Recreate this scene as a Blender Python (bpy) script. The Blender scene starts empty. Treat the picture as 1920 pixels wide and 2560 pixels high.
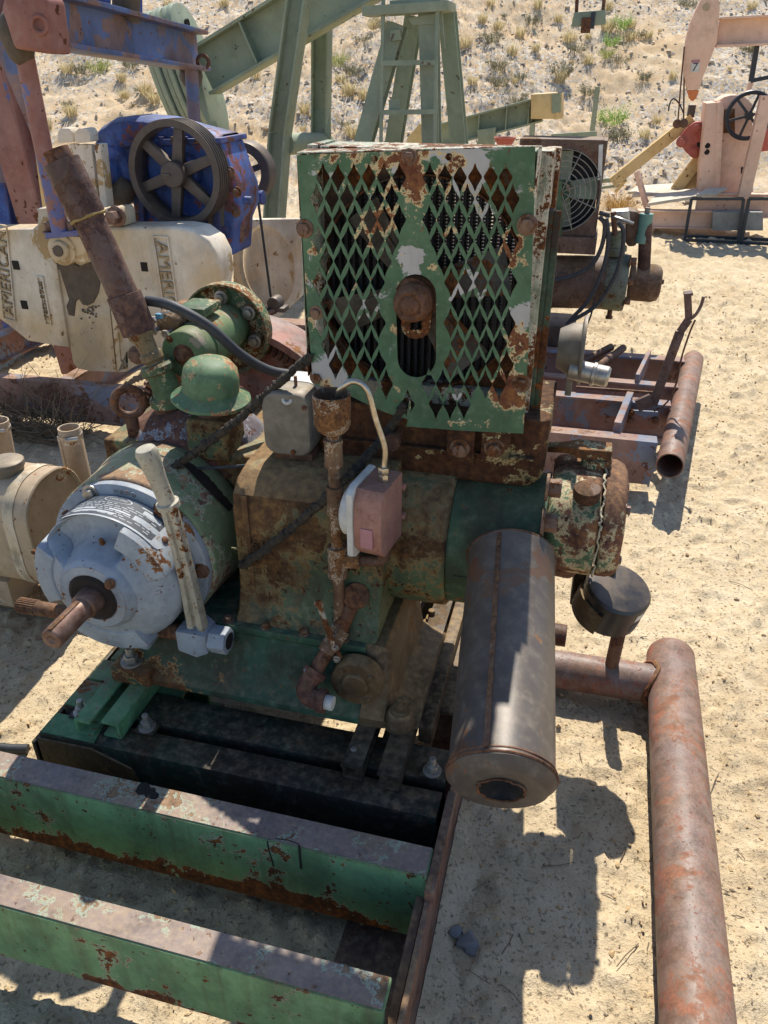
import bpy, bmesh, math, random
import numpy as np
from mathutils import Vector, Matrix

# ------------------------------------------------------------------ camera, sky, sun, exposure
scene = bpy.context.scene
C = scene.collection
CAM_H = 1.6
PITCH = math.radians(30)
FOC = 1920.0                      # focal length in pixels of the 1920 x 2560 frame
cam_data = bpy.data.cameras.new('camera')
cam_data.sensor_fit = 'VERTICAL'
cam_data.sensor_height = 36
cam_data.lens = 36 * FOC / 2560
cam_data.clip_start = 0.05
cam_data.clip_end = 500
cam = bpy.data.objects.new('camera', cam_data)
cam.location = (0, 0, CAM_H)
cam.rotation_euler = (math.pi / 2 - PITCH, 0, 0)
C.objects.link(cam)
scene.camera = cam

SUN_EL = math.radians(54.5)
SUN_AZ = math.radians(9.5)        # the sun stands ahead of the camera, a little to the right
world = bpy.data.worlds.new('World')
scene.world = world
world.use_nodes = True
wn = world.node_tree.nodes
wl = world.node_tree.links
wn.clear()
sky = wn.new('ShaderNodeTexSky')
sky.sky_type = 'NISHITA'
sky.sun_disc = False
sky.sun_elevation = SUN_EL
sky.sun_rotation = SUN_AZ
sky.altitude = 1700
sky.dust_density = 1.5
wbg = wn.new('ShaderNodeBackground')
wbg.inputs['Strength'].default_value = 0.15
wout = wn.new('ShaderNodeOutputWorld')
wl.new(sky.outputs[0], wbg.inputs[0])
wl.new(wbg.outputs[0], wout.inputs[0])
sun_data = bpy.data.lights.new('sun', 'SUN')
sun_data.energy = 5.0
sun_data.angle = math.radians(0.53)
sun_data.color = (1.0, 0.95, 0.86)
sun = bpy.data.objects.new('sun', sun_data)
sun_to = Vector((math.sin(SUN_AZ) * math.cos(SUN_EL), math.cos(SUN_AZ) * math.cos(SUN_EL), math.sin(SUN_EL)))
sun.rotation_euler = sun_to.to_track_quat('Z', 'Y').to_euler()
sun.location = (0, 6, 12)
C.objects.link(sun)
scene.view_settings.view_transform = 'Standard'
scene.view_settings.look = 'None'
scene.view_settings.gamma = 1
scene.view_settings.exposure = 0.5
scene.view_settings.use_curve_mapping = False

# ------------------------------------------------------------------ yard frame: the machines stand square to each other, turned 14.5 degrees
YAW = math.radians(14.5)
OX, OY = 0.0, 1.5
UX, UY = math.cos(YAW), -math.sin(YAW)
VX, VY = math.sin(YAW), math.cos(YAW)

def at(px, py, v=None, z=None, u=None):
    """yard-frame point (u, v, z) seen at a photo pixel, at a known depth v, height z or u"""
    x = px - 960.0
    y = 1280.0 - py
    r = (x, FOC * math.cos(PITCH) + y * math.sin(PITCH), y * math.cos(PITCH) - FOC * math.sin(PITCH))
    if z is not None:
        s = (z - CAM_H) / r[2]
    elif v is not None:
        s = (v + OX * VX + OY * VY) / (r[0] * VX + r[1] * VY)
    else:
        s = (u + OX * UX + OY * UY) / (r[0] * UX + r[1] * UY)
    dx, dy = r[0] * s - OX, r[1] * s - OY
    return Vector((dx * UX + dy * UY, dx * VX + dy * VY, CAM_H + r[2] * s))

def tr(pts, v):
    return [at(x, y, v=v) for x, y in pts]

def world_of(u, v, z=0.0):
    return Vector((OX + u * UX + v * VX, OY + u * UY + v * VY, z))

BASE = {}
def thing(name, label, cat, u=0.0, v=0.0, z=0.0, group=None):
    o = bpy.data.objects.new(name, None)
    o.empty_display_size = 0.1
    o.location = world_of(u, v, z)
    o.rotation_euler = (0, 0, -YAW)
    C.objects.link(o)
    o['label'] = label
    o['category'] = cat
    if group:
        o['group'] = group
    BASE[o] = Vector((u, v, z))
    return o

def root_of(o):
    while o.parent is not None:
        o = o.parent
    return o

def X(v):
    return Vector((1, 0, 0)) * v

AU, AV, AZ = Vector((1, 0, 0)), Vector((0, 1, 0)), Vector((0, 0, 1))

def frame_of(axis):
    a = Vector(axis).normalized()
    t = AZ if abs(a.z) < 0.9 else AU
    b = a.cross(t).normalized()
    c = a.cross(b).normalized()
    return a, b, c

class MB:
    """a mesh under construction, in yard-frame coordinates"""
    def __init__(self):
        self.bm = bmesh.new()

    def poly(self, pts):
        vs = [self.bm.verts.new(p) for p in pts]
        return self.bm.faces.new(vs)

    def prism(self, pts, vec):
        vec = Vector(vec)
        a = [self.bm.verts.new(p) for p in pts]
        b = [self.bm.verts.new(Vector(p) + vec) for p in pts]
        n = len(a)
        self.bm.faces.new(a)
        self.bm.faces.new(b[::-1])
        for i in range(n):
            self.bm.faces.new((a[i], b[i], b[(i + 1) % n], a[(i + 1) % n]))
        return self

    def loft(self, rings, cap=True):
        """closed rings of equal count joined in order"""
        vr = [[self.bm.verts.new(p) for p in r] for r in rings]
        n = len(vr[0])
        for r0, r1 in zip(vr, vr[1:]):
            for i in range(n):
                self.bm.faces.new((r0[i], r0[(i + 1) % n], r1[(i + 1) % n], r1[i]))
        if cap:
            self.bm.faces.new(vr[0][::-1])
            self.bm.faces.new(vr[-1])
        return self

    def box(self, lo, hi):
        (x0, y0, z0), (x1, y1, z1) = lo, hi
        return self.prism([(x0, y0, z0), (x1, y0, z0), (x1, y1, z0), (x0, y1, z0)], (0, 0, z1 - z0))

    def obox(self, c, a, b, h):
        """box from a centre and three half vectors"""
        c, a, b, h = Vector(c), Vector(a), Vector(b), Vector(h)
        return self.prism([c - a - b - h, c + a - b - h, c + a + b - h, c - a + b - h], h * 2)

    def bar(self, p0, p1, w, d, up=(0, 0, 1)):
        """rectangular bar between two points; w across, d along up"""
        p0, p1 = Vector(p0), Vector(p1)
        a = (p1 - p0).normalized()
        s = a.cross(Vector(up)).normalized()
        t = s.cross(a).normalized()
        return self.prism([p0 - s * w / 2 - t * d / 2, p0 + s * w / 2 - t * d / 2,
                           p0 + s * w / 2 + t * d / 2, p0 - s * w / 2 + t * d / 2], p1 - p0)

    def ibeam(self, p0, p1, w, d, tf=0.012, tw=0.01, up=(0, 0, 1), end_up=None):
        p0, p1 = Vector(p0), Vector(p1)
        a = (p1 - p0).normalized()
        s = a.cross(Vector(up)).normalized()
        t = s.cross(a).normalized()
        prof = [(-w/2, -d/2), (w/2, -d/2), (w/2, -d/2+tf), (tw/2, -d/2+tf), (tw/2, d/2-tf), (w/2, d/2-tf),
                (w/2, d/2), (-w/2, d/2), (-w/2, d/2-tf), (-tw/2, d/2-tf), (-tw/2, -d/2+tf), (-w/2, -d/2+tf)]
        return self.prism([p0 + s * x + t * y for x, y in prof], p1 - p0)

    def channel(self, p0, p1, w, d, t=0.01, up=(0, 0, 1), flip=1):
        """C section; web on the -side (flip=1) or +side"""
        p0, p1 = Vector(p0), Vector(p1)
        a = (p1 - p0).normalized()
        s = a.cross(Vector(up)).normalized() * flip
        q = Vector(up).normalized()
        prof = [(-w/2, -d/2), (w/2, -d/2), (w/2, -d/2+t), (-w/2+t, -d/2+t), (-w/2+t, d/2-t), (w/2, d/2-t), (w/2, d/2), (-w/2, d/2)]
        return self.prism([p0 + s * x + q * y for x, y in prof], p1 - p0)

    def lathe(self, p0, axis, prof, n=40, a0=0.0, a1=None, ref=None):
        """profile of (distance along axis, radius); closed on the axis where radius is 0"""
        p0 = Vector(p0)
        a, b, c = frame_of(axis)
        if ref is not None:
            b = (Vector(ref) - a * Vector(ref).dot(a)).normalized()
            c = a.cross(b)
        rings = []
        for t, r in prof:
            if r <= 1e-6:
                rings.append([self.bm.verts.new(p0 + a * t)])
            else:
                rings.append([self.bm.verts.new(p0 + a * t + (b * math.cos(2 * math.pi * i / n) + c * math.sin(2 * math.pi * i / n)) * r) for i in range(n)])
        for r0, r1 in zip(rings, rings[1:]):
            for i in range(n):
                j = (i + 1) % n
                if len(r0) == 1 and len(r1) == 1:
                    continue
                if len(r0) == 1:
                    self.bm.faces.new((r0[0], r1[j], r1[i]))
                elif len(r1) == 1:
                    self.bm.faces.new((r0[i], r0[j], r1[0]))
                else:
                    self.bm.faces.new((r0[i], r0[j], r1[j], r1[i]))
        return self

    def cyl(self, p0, p1, r0, r1=None, n=28):
        p0, p1 = Vector(p0), Vector(p1)
        L = (p1 - p0).length
        r1 = r0 if r1 is None else r1
        return self.lathe(p0, p1 - p0, [(0, 0), (0, r0), (L, r1), (L, 0)], n)

    def pipe(self, p0, p1, r, wall=0.006, n=28):
        """open-ended pipe"""
        p0, p1 = Vector(p0), Vector(p1)
        L = (p1 - p0).length
        return self.lathe(p0, p1 - p0, [(0, r - wall), (0, r), (L, r), (L, r - wall), (L * 0.5, r - wall), (0, r - wall)], n)

    def tube(self, pts, r, n=10, cap=True, radii=None):
        pts = [Vector(p) for p in pts]
        rings = []
        prev = None
        for i, p in enumerate(pts):
            d = (pts[min(i + 1, len(pts) - 1)] - pts[max(i - 1, 0)]).normalized()
            if prev is None:
                _, b, c = frame_of(d)
            else:
                b = (prev - d * prev.dot(d)).normalized()
                c = d.cross(b)
            prev = b
            rr = radii[i] if radii else r
            rings.append([p + (b * math.cos(2 * math.pi * k / n) + c * math.sin(2 * math.pi * k / n)) * rr for k in range(n)])
        return self.loft(rings, cap)

    def hexa(self, p, axis, r, h):
        p = Vector(p)
        a, b, c = frame_of(axis)
        return self.prism([p + (b * math.cos(math.pi * i / 3) + c * math.sin(math.pi * i / 3)) * r for i in range(6)], a * h)

    def torus(self, p, axis, R, r, n=40, m=10):
        p = Vector(p)
        a, b, c = frame_of(axis)
        vr = []
        for i in range(n):
            t = 2 * math.pi * i / n
            d = b * math.cos(t) + c * math.sin(t)
            vr.append([self.bm.verts.new(p + d * (R + r * math.cos(2 * math.pi * k / m)) + a * r * math.sin(2 * math.pi * k / m)) for k in range(m)])
        for i in range(n):
            for k in range(m):
                self.bm.faces.new((vr[i][k], vr[(i + 1) % n][k], vr[(i + 1) % n][(k + 1) % m], vr[i][(k + 1) % m]))
        return self

    def ball(self, c, r, sc=(1, 1, 1), n=16):
        res = bmesh.ops.create_uvsphere(self.bm, u_segments=n, v_segments=n // 2 + 2, radius=1.0)
        for v in res['verts']:
            v.co = Vector((v.co.x * r * sc[0], v.co.y * r * sc[1], v.co.z * r * sc[2])) + Vector(c)
        return self

    def mesh(self, me, mat4):
        """append a mesh through a matrix"""
        vs = [self.bm.verts.new(mat4 @ v.co) for v in me.vertices]
        for p in me.polygons:
            try:
                self.bm.faces.new([vs[i] for i in p.vertices])
            except ValueError:
                pass
        return self

    def jitter(self, amp, scale=30.0, seed=0):
        from mathutils import noise
        for v in self.bm.verts:
            q = v.co * scale + Vector((seed * 7.1, seed * 3.3, seed))
            v.co += noise.noise_vector(q) * amp
        return self

def arc_path(p0, p1, p2, n=10):
    """quadratic curve through control points"""
    p0, p1, p2 = Vector(p0), Vector(p1), Vector(p2)
    return [p0 * (1 - t) ** 2 + p1 * 2 * t * (1 - t) + p2 * t * t for t in [i / n for i in range(n + 1)]]

def spline(pts, n=8):
    pts = [Vector(p) for p in pts]
    out = []
    for i in range(len(pts) - 1):
        a = pts[max(i - 1, 0)]; b = pts[i]; c = pts[i + 1]; d = pts[min(i + 2, len(pts) - 1)]
        for k in range(n):
            t = k / n
            out.append(0.5 * ((2 * b) + (c - a) * t + (2 * a - 5 * b + 4 * c - d) * t * t + (3 * b - a - 3 * c + d) * t ** 3))
    out.append(pts[-1])
    return out

def finish_mesh(bm, name, bev=0.0, seg=2, sharp=38, ang=40):
    bmesh.ops.recalc_face_normals(bm, faces=bm.faces[:])
    if bev > 0:
        es = [e for e in bm.edges if len(e.link_faces) == 2 and e.calc_face_angle(0) > math.radians(ang)]
        if es:
            bmesh.ops.bevel(bm, geom=es, offset=bev, segments=seg, affect='EDGES', clamp_overlap=True, profile=0.6)
    me = bpy.data.meshes.new(name)
    bm.to_mesh(me)
    bm.free()
    for p in me.polygons:
        p.use_smooth = True
    try:
        me.set_sharp_from_angle(angle=math.radians(sharp))
    except Exception:
        pass
    return me

def part(name, mb, mat, parent, bev=0.0, seg=2, sharp=38, label=None):
    """link a mesh as a part (child) of a thing or of another part"""
    base = BASE[root_of(parent)]
    for v in mb.bm.verts:
        v.co -= base
    me = finish_mesh(mb.bm, name, bev, seg, sharp)
    me.materials.append(mat)
    o = bpy.data.objects.new(name, me)
    C.objects.link(o)
    o.parent = parent
    if label:
        o['label'] = label
    return o

def single(name, mb, mat, label, cat, u=0.0, v=0.0, group=None, bev=0.0, sharp=38):
    """a thing that is one mesh"""
    base = Vector((u, v, 0))
    for q in mb.bm.verts:
        q.co -= base
    me = finish_mesh(mb.bm, name, bev, 2, sharp)
    me.materials.append(mat)
    o = bpy.data.objects.new(name, me)
    C.objects.link(o)
    o.location = world_of(u, v)
    o.rotation_euler = (0, 0, -YAW)
    o['label'] = label
    o['category'] = cat
    if group:
        o['group'] = group
    BASE[o] = base
    return o

def bolt(parent, p, axis, r, mat, h=None, washer=True, stud=False, name='bolt'):
    h = h or r * 0.9
    a = Vector(axis).normalized()
    m = MB()
    p = Vector(p)
    if washer:
        m.cyl(p - a * 0.002, p + a * r * 0.25, r * 1.5, n=16)
        p = p + a * r * 0.25
    m.hexa(p, a, r, h)
    if stud:
        m.cyl(p, p + a * h * 2.2, r * 0.55, n=12)
    return part(name, m, mat, parent, bev=r * 0.1)

def text_mesh(s, size, ext):
    cu = bpy.data.curves.new('lettering', 'FONT')
    cu.body = s
    cu.size = size
    cu.extrude = ext
    cu.align_x = 'CENTER'
    cu.align_y = 'CENTER'
    ob = bpy.data.objects.new('lettering_source', cu)
    C.objects.link(ob)
    dg = bpy.context.evaluated_depsgraph_get()
    me = bpy.data.meshes.new_from_object(ob.evaluated_get(dg))
    bpy.data.objects.remove(ob)
    bpy.data.curves.remove(cu)
    return me

def basis(o, x, y):
    x = Vector(x).normalized()
    y = (Vector(y) - x * Vector(y).dot(x)).normalized()
    z = x.cross(y)
    return Matrix(((x.x, y.x, z.x, o[0]), (x.y, y.y, z.y, o[1]), (x.z, y.z, z.z, o[2]), (0, 0, 0, 1)))

# ------------------------------------------------------------------ materials
def lin(h):
    h = h.lstrip('#')
    out = []
    for i in (0, 2, 4):
        c = int(h[i:i + 2], 16) / 255.0
        out.append(c / 12.92 if c <= 0.04045 else ((c + 0.055) / 1.055) ** 2.4)
    return (out[0], out[1], out[2], 1.0)

class NT:
    def __init__(self, name):
        self.mat = bpy.data.materials.new(name)
        self.mat.use_nodes = True
        self.n = self.mat.node_tree.nodes
        self.l = self.mat.node_tree.links
        self.n.clear()
        self.out = self.n.new('ShaderNodeOutputMaterial')
        self.b = self.n.new('ShaderNodeBsdfPrincipled')
        self.l.new(self.b.outputs[0], self.out.inputs[0])
        self.co = self.n.new('ShaderNodeTexCoord').outputs['Object']

    def put(self, sock, val):
        if isinstance(val, bpy.types.NodeSocket):
            self.l.new(val, sock)
        else:
            sock.default_value = val

    def scaled(self, s, off=(0, 0, 0)):
        m = self.n.new('ShaderNodeMapping')
        self.l.new(self.co, m.inputs['Vector'])
        m.inputs['Scale'].default_value = s
        m.inputs['Location'].default_value = off
        return m.outputs[0]

    def noise(self, scale, detail=6, rough=0.55, dist=0.0, vec=None):
        m = self.n.new('ShaderNodeTexNoise')
        self.l.new(vec or self.co, m.inputs['Vector'])
        m.inputs['Scale'].default_value = scale
        m.inputs['Detail'].default_value = detail
        m.inputs['Roughness'].default_value = rough
        m.inputs['Distortion'].default_value = dist
        return m.outputs['Fac']

    def voronoi(self, scale, feature='F1', out='Distance', vec=None):
        m = self.n.new('ShaderNodeTexVoronoi')
        m.feature = feature
        self.l.new(vec or self.co, m.inputs['Vector'])
        m.inputs['Scale'].default_value = scale
        return m.outputs[out]

    def math(self, op, a, b=0.0, c=0.0):
        m = self.n.new('ShaderNodeMath')
        m.operation = op
        self.put(m.inputs[0], a)
        self.put(m.inputs[1], b)
        self.put(m.inputs[2], c)
        return m.outputs[0]

    def step(self, a, lo, hi):
        m = self.n.new('ShaderNodeMapRange')
        m.interpolation_type = 'SMOOTHSTEP'
        self.put(m.inputs['Value'], a)
        m.inputs['From Min'].default_value = lo
        m.inputs['From Max'].default_value = hi
        return m.outputs[0]

    def ramp(self, fac, stops):
        m = self.n.new('ShaderNodeValToRGB')
        self.l.new(fac, m.inputs[0])
        cr = m.color_ramp
        while len(cr.elements) < len(stops):
            cr.elements.new(0.5)
        for e, (p, c) in zip(cr.elements, stops):
            e.position = p
            e.color = c
        return m.outputs[0]

    def mix(self, fac, a, b, mode='MIX'):
        m = self.n.new('ShaderNodeMix')
        m.data_type = 'RGBA'
        m.blend_type = mode
        self.put(m.inputs[0], fac)
        self.put(m.inputs[6], a)
        self.put(m.inputs[7], b)
        return m.outputs[2]

    def normal_z(self):
        g = self.n.new('ShaderNodeNewGeometry')
        s = self.n.new('ShaderNodeSeparateXYZ')
        self.l.new(g.outputs['Normal'], s.inputs[0])
        return s.outputs['Z']

    def bump(self, h, strength=0.4, dist=0.003, prev=None):
        m = self.n.new('ShaderNodeBump')
        m.inputs['Strength'].default_value = strength
        m.inputs['Distance'].default_value = dist
        self.put(m.inputs['Height'], h)
        if prev is not None:
            self.l.new(prev, m.inputs['Normal'])
        return m.outputs[0]

    def edge(self, r):
        g = self.n.new('ShaderNodeNewGeometry')
        bv = self.n.new('ShaderNodeBevel')
        bv.samples = 3
        bv.inputs['Radius'].default_value = r
        d = self.n.new('ShaderNodeVectorMath')
        d.operation = 'DOT_PRODUCT'
        self.l.new(g.outputs['Normal'], d.inputs[0])
        self.l.new(bv.outputs[0], d.inputs[1])
        return self.math('SUBTRACT', 1.0, d.outputs['Value'])

    def set(self, **k):
        for a, v in k.items():
            self.put(self.b.inputs[a.replace('_', ' ')], v)

MATS = {}
def quant(a):
    """noise level above which about the fraction a of a surface lies"""
    tab = [(0.0, 0.95), (0.02, 0.72), (0.05, 0.675), (0.1, 0.635), (0.2, 0.59), (0.3, 0.557), (0.4, 0.528), (0.5, 0.5), (0.6, 0.472), (0.7, 0.443), (0.8, 0.41), (0.9, 0.365), (1.0, 0.05)]
    for (a0, t0), (a1, t1) in zip(tab, tab[1:]):
        if a <= a1:
            return t0 + (t1 - t0) * (a - a0) / (a1 - a0)
    return 0.05

RUST_D, RUST_M, RUST_O = lin('#321d14'), lin('#5c3822'), lin('#955a2a')
def weathered(name, paint, paint2=None, chip=0.15, prim=None, prim_w=0.03, scale=9.0, rust=(RUST_D, RUST_M, RUST_O), dust=0.25,
              rough=0.55, metal=0.0, grime=0.3, edge=0.0, bump=0.4, second=None, second_a=0.0, streak=0.0, seed=0.0, dustc='#b89a70', spec=0.18, low=None, spots=(), spots2=(), soft=0.016):
    """old paint: faded in patches, chipped through to primer and rust, grimy, dusty on top"""
    t = NT(name)
    t.co = t.scaled((1, 1, 1), (seed * 3.7, seed * 1.9, seed * 2.3))
    big = t.noise(scale * 0.28, 4, 0.55)
    a = t.noise(scale * 1.35, 8, 0.70, 0.25)
    fine = t.noise(scale * 7, 4, 0.65)
    grain = t.noise(scale * 40, 2, 0.6)
    lev = t.math('ADD', t.math('MULTIPLY_ADD', a, 0.8, 0.1), t.math('ADD', t.math('MULTIPLY', t.math('SUBTRACT', big, 0.5), 0.75), t.math('MULTIPLY', t.math('SUBTRACT', fine, 0.5), 0.22)))
    if edge > 0:
        e = t.step(t.edge(edge), 0.02, 0.25)
        lev = t.math('ADD', lev, t.math('MULTIPLY', e, 0.17))
    col = t.mix(t.step(t.noise(scale * 0.5, 5, 0.6, 0.3), 0.38, 0.62), paint, paint2 or paint)
    col = t.mix(t.math('MULTIPLY', t.step(fine, 0.45, 0.8), 0.10), col, lin('#d8d4c4'))
    col = t.mix(t.math('MULTIPLY', t.step(t.noise(scale * 2.2, 5, 0.7), 0.46, 0.7), 0.4), col, t.mix(0.45, paint, lin('#241d18')))
    def near(lst):
        raw = t.n.new('ShaderNodeTexCoord').outputs['Object']
        acc = None
        for (sx_, sy_, sz_, sr_, sw_) in lst:
            d_ = t.n.new('ShaderNodeVectorMath'); d_.operation = 'DISTANCE'
            t.l.new(raw, d_.inputs[0]); d_.inputs[1].default_value = (sx_, sy_, sz_)
            m_ = t.math('MULTIPLY', t.math('SUBTRACT', 1.0, t.step(d_.outputs['Value'], 0.0, sr_)), sw_)
            acc = m_ if acc is None else t.math('MAXIMUM', acc, m_)
        return acc
    if spots:                    # wear gathered round bolts, corners and rubbed places
        lev = t.math('ADD', lev, near(spots))
    if second is not None:
        m2 = t.noise(scale * 0.8, 7, 0.68, 0.6, t.scaled((1, 1, 1), (seed * 3.7 + 11, 5, 3)))
        q = quant(second_a)
        if spots2:
            m2 = t.math('ADD', m2, near(spots2))
        col = t.mix(t.step(m2, q, q + 0.025), col, second)
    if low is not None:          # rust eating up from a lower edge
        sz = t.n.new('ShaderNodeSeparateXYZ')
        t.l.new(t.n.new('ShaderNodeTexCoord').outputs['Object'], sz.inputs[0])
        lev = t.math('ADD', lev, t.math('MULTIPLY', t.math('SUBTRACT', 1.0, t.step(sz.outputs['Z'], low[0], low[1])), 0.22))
    th = quant(chip)
    if prim is not None:
        col = t.mix(t.step(lev, th - prim_w, th - prim_w + 0.012), col, prim)
    rc = t.ramp(t.math('ADD', t.math('MULTIPLY', fine, 0.65), t.math('MULTIPLY', t.noise(scale * 1.7, 5, 0.6), 0.35)), [(0.36, rust[0]), (0.5, rust[1]), (0.66, rust[2])])
    cm = t.step(lev, th, th + soft)
    pit = t.math('ADD', t.noise(scale * 6.5, 4, 0.6), t.math('MULTIPLY', t.math('SUBTRACT', a, 0.5), 0.5))
    cm = t.math('MAXIMUM', cm, t.step(pit, 0.675 - chip * 0.12, 0.70 - chip * 0.12))
    col = t.mix(cm, col, rc)
    if grime > 0:
        g = t.step(t.noise(scale * 0.9, 6, 0.7, 0.2, t.scaled((1, 1, 0.55), (3, seed, 1))), 0.42, 0.66)
        col = t.mix(t.math('MULTIPLY', g, min(1.0, grime * 1.6)), col, lin('#2a1f18'))
    if streak > 0:
        s = t.step(t.noise(scale * 3.2, 5, 0.6, 0, t.scaled((1, 1, 0.07), (2, 4, seed))), 0.5, 0.72)
        col = t.mix(t.math('MULTIPLY', s, streak), col, lin('#4f3325'))
    if dust > 0:
        d = t.math('MULTIPLY', t.step(t.normal_z(), 0.15, 0.95), t.step(t.math('ADD', t.math('MULTIPLY', fine, 0.4), t.math('MULTIPLY', big, 0.6)), 0.35, 0.62))
        d = t.math('MAXIMUM', t.math('MULTIPLY', d, dust), t.math('MULTIPLY', t.step(big, 0.4, 0.7), dust * 0.3))
        col = t.mix(d, col, lin(dustc))
    rg = t.math('MULTIPLY_ADD', cm, 0.9 - rough, rough)
    rg = t.math('ADD', rg, t.math('MULTIPLY', t.math('SUBTRACT', fine, 0.5), 0.25))
    h = t.math('ADD', t.math('MULTIPLY', cm, -0.6), t.math('ADD', t.math('MULTIPLY', fine, 0.5), t.math('MULTIPLY', t.math('MULTIPLY', grain, cm), 0.8)))
    t.set(Base_Color=col, Roughness=rg, Metallic=metal, Normal=t.bump(h, bump, 0.0018))
    t.b.inputs['Specular IOR Level'].default_value = spec
    MATS[name] = t.mat
    return t.mat

def plain(name, col, col2=None, rough=0.6, metal=0.0, scale=20.0, bump=0.2, spec=0.4, dust=0.0):
    t = NT(name)
    f = t.noise(scale, 7, 0.65)
    c = t.mix(t.step(f, 0.3, 0.7), col, col2 or col)
    if dust > 0:
        d = t.math('MULTIPLY', t.step(t.normal_z(), 0.1, 0.95), t.step(t.noise(scale * 0.4, 6, 0.65), 0.35, 0.65))
        c = t.mix(t.math('MULTIPLY', d, dust), c, lin('#b89a70'))
    t.set(Base_Color=c, Roughness=t.math('MULTIPLY_ADD', t.math('SUBTRACT', f, 0.5), 0.3, rough), Metallic=metal, Normal=t.bump(t.noise(scale * 6, 4, 0.6), bump, 0.001))
    t.b.inputs['Specular IOR Level'].default_value = spec
    return t.mat

CREAM = lin('#c9b98f')
PRIM = lin('#aab0b4')
M_GREEN = weathered('chipped_green_paint', lin('#3f5a43'), lin('#4c6a4c'), chip=0.3, edge=0.006, prim=CREAM, prim_w=0.02, scale=11, dust=0.2, grime=0.3, streak=0.25)
GUARD_RUST = [(-.165, -.05, 1.30, .05, .2), (.235, -.05, 1.31, .06, .25), (-.145, -.05, 1.01, .05, .2), (.245, -.05, 1.03, .06, .22), (.035, -.05, 1.455, .07, .16), (-.16, -.05, 1.13, .04, .2), (.02, -.05, 1.12, .08, .12), (-.02, -.05, 1.36, .08, .10), (.13, -.05, 1.445, .07, .1), (.26, -.05, 1.15, .05, .1), (.262, -.05, 1.42, .06, .14)]
GUARD_BARE = [(.045, -.05, 1.285, .06, .30), (.15, -.05, 1.445, .11, .20), (.20, -.05, 1.25, .14, .08), (-.12, -.05, 1.42, .09, .12), (.25, -.05, 1.0, .08, .18), (-.13, -.05, 1.02, .08, .16), (.07, -.05, 1.12, .09, .14), (.0, -.05, 1.10, .06, .12), (.26, -.05, 1.18, .06, .2)]
M_GUARD = weathered('guard_green_paint', lin('#46644a'), lin('#526f53'), chip=0.08, prim=lin('#c0aa80'), prim_w=0.03, scale=9, second=lin('#a8a6a2'), second_a=0.2, spots=GUARD_RUST, spots2=GUARD_BARE, dust=0.05, grime=0.15, rust=(lin('#4a2a22'), lin('#6e4530'), lin('#8f6038')))
M_RUSTG = weathered('rusty_casting', lin('#4a5a44'), lin('#566448'), chip=0.66, soft=0.10, prim=lin('#7d6c48'), prim_w=0.008, scale=9, dust=0.35, grime=0.35, rust=(lin('#26170f'), lin('#4b3220'), lin('#7d5c33')), streak=0.45)
M_HOPPER = weathered('rusty_tank_paint', lin('#4a4a36'), lin('#8d7a52'), chip=0.82, soft=0.04, prim=lin('#ad986a'), prim_w=0.02, scale=9, dust=0.12, grime=0.3, rust=(lin('#27160f'), lin('#452b1d'), lin('#674428')), streak=0.45, seed=2)
M_BASEG = weathered('engine_base_green', lin('#2c4c3e'), lin('#345743'), chip=0.16, prim=lin('#b98e5a'), prim_w=0.02, scale=7, dust=0.2, grime=0.45, seed=3, streak=0.15)
M_DUSTY = weathered('dust_caked_casting', lin('#362b22'), lin('#46382a'), chip=0.2, scale=9, dust=0.55, grime=0.4, rust=(lin('#3b2b20'), lin('#5a4634'), lin('#7a6248')), seed=5, dustc='#a98c62', bump=0.6)
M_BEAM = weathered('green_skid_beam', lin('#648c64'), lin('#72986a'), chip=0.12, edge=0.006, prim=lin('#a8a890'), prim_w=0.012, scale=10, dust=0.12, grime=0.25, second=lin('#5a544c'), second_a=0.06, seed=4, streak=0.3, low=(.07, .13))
M_BEAMTOP = weathered('scuffed_beam_top', lin('#766a68'), lin('#877870'), chip=0.26, prim=lin('#8aa292'), prim_w=0.03, scale=13, dust=0.35, grime=0.2, rust=(lin('#4a342c'), lin('#664a40'), lin('#8d7468')), seed=6, rough=0.45)
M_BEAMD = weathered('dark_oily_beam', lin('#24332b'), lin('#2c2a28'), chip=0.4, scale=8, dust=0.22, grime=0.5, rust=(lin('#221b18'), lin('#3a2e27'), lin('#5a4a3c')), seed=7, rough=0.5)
M_RUNNER = weathered('rusty_runner', lin('#6a5048'), lin('#5b4a46'), chip=0.6, scale=9, dust=0.4, grime=0.3, rust=(lin('#4a332c'), lin('#6b4c40'), lin('#8b6a54')), seed=8)
M_PIPE = weathered('rusty_red_pipe', lin('#7a665e'), lin('#75594d'), chip=0.5, soft=0.16, scale=24, dust=0.16, grime=0.3, rust=(lin('#66483e'), lin('#84503f'), lin('#9c5f4b')), seed=9, rough=0.5, spec=0.35)
M_STACK = weathered('brown_stack_pipe', lin('#5c4a47'), lin('#66514b'), chip=0.35, scale=9, dust=0.1, grime=0.3, rust=(lin('#38282a'), lin('#54403c'), lin('#7a5a48')), seed=10)
M_RUST = weathered('dark_rust', lin('#5b4034'), lin('#6b4a38'), chip=0.5, scale=14, dust=0.15, grime=0.3, rust=(lin('#2f1f1b'), lin('#573a2d'), lin('#8a5a38')), seed=11)
M_TUBEP = weathered('rusty_plumbing', lin('#7a6048'), lin('#6a4f3c'), chip=0.35, prim=lin('#a89a86'), prim_w=0.03, scale=22, dust=0.1, grime=0.3, rust=(lin('#3f2a20'), lin('#6b4a30'), lin('#96683c')), seed=12)
M_CLUTCH = weathered('blue_grey_paint', lin('#87919c'), lin('#979fa6'), chip=0.12, edge=0.005, prim=lin('#8b7a66'), prim_w=0.015, scale=10, dust=0.08, grime=0.16, seed=13, rough=0.5, bump=0.6)
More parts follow.
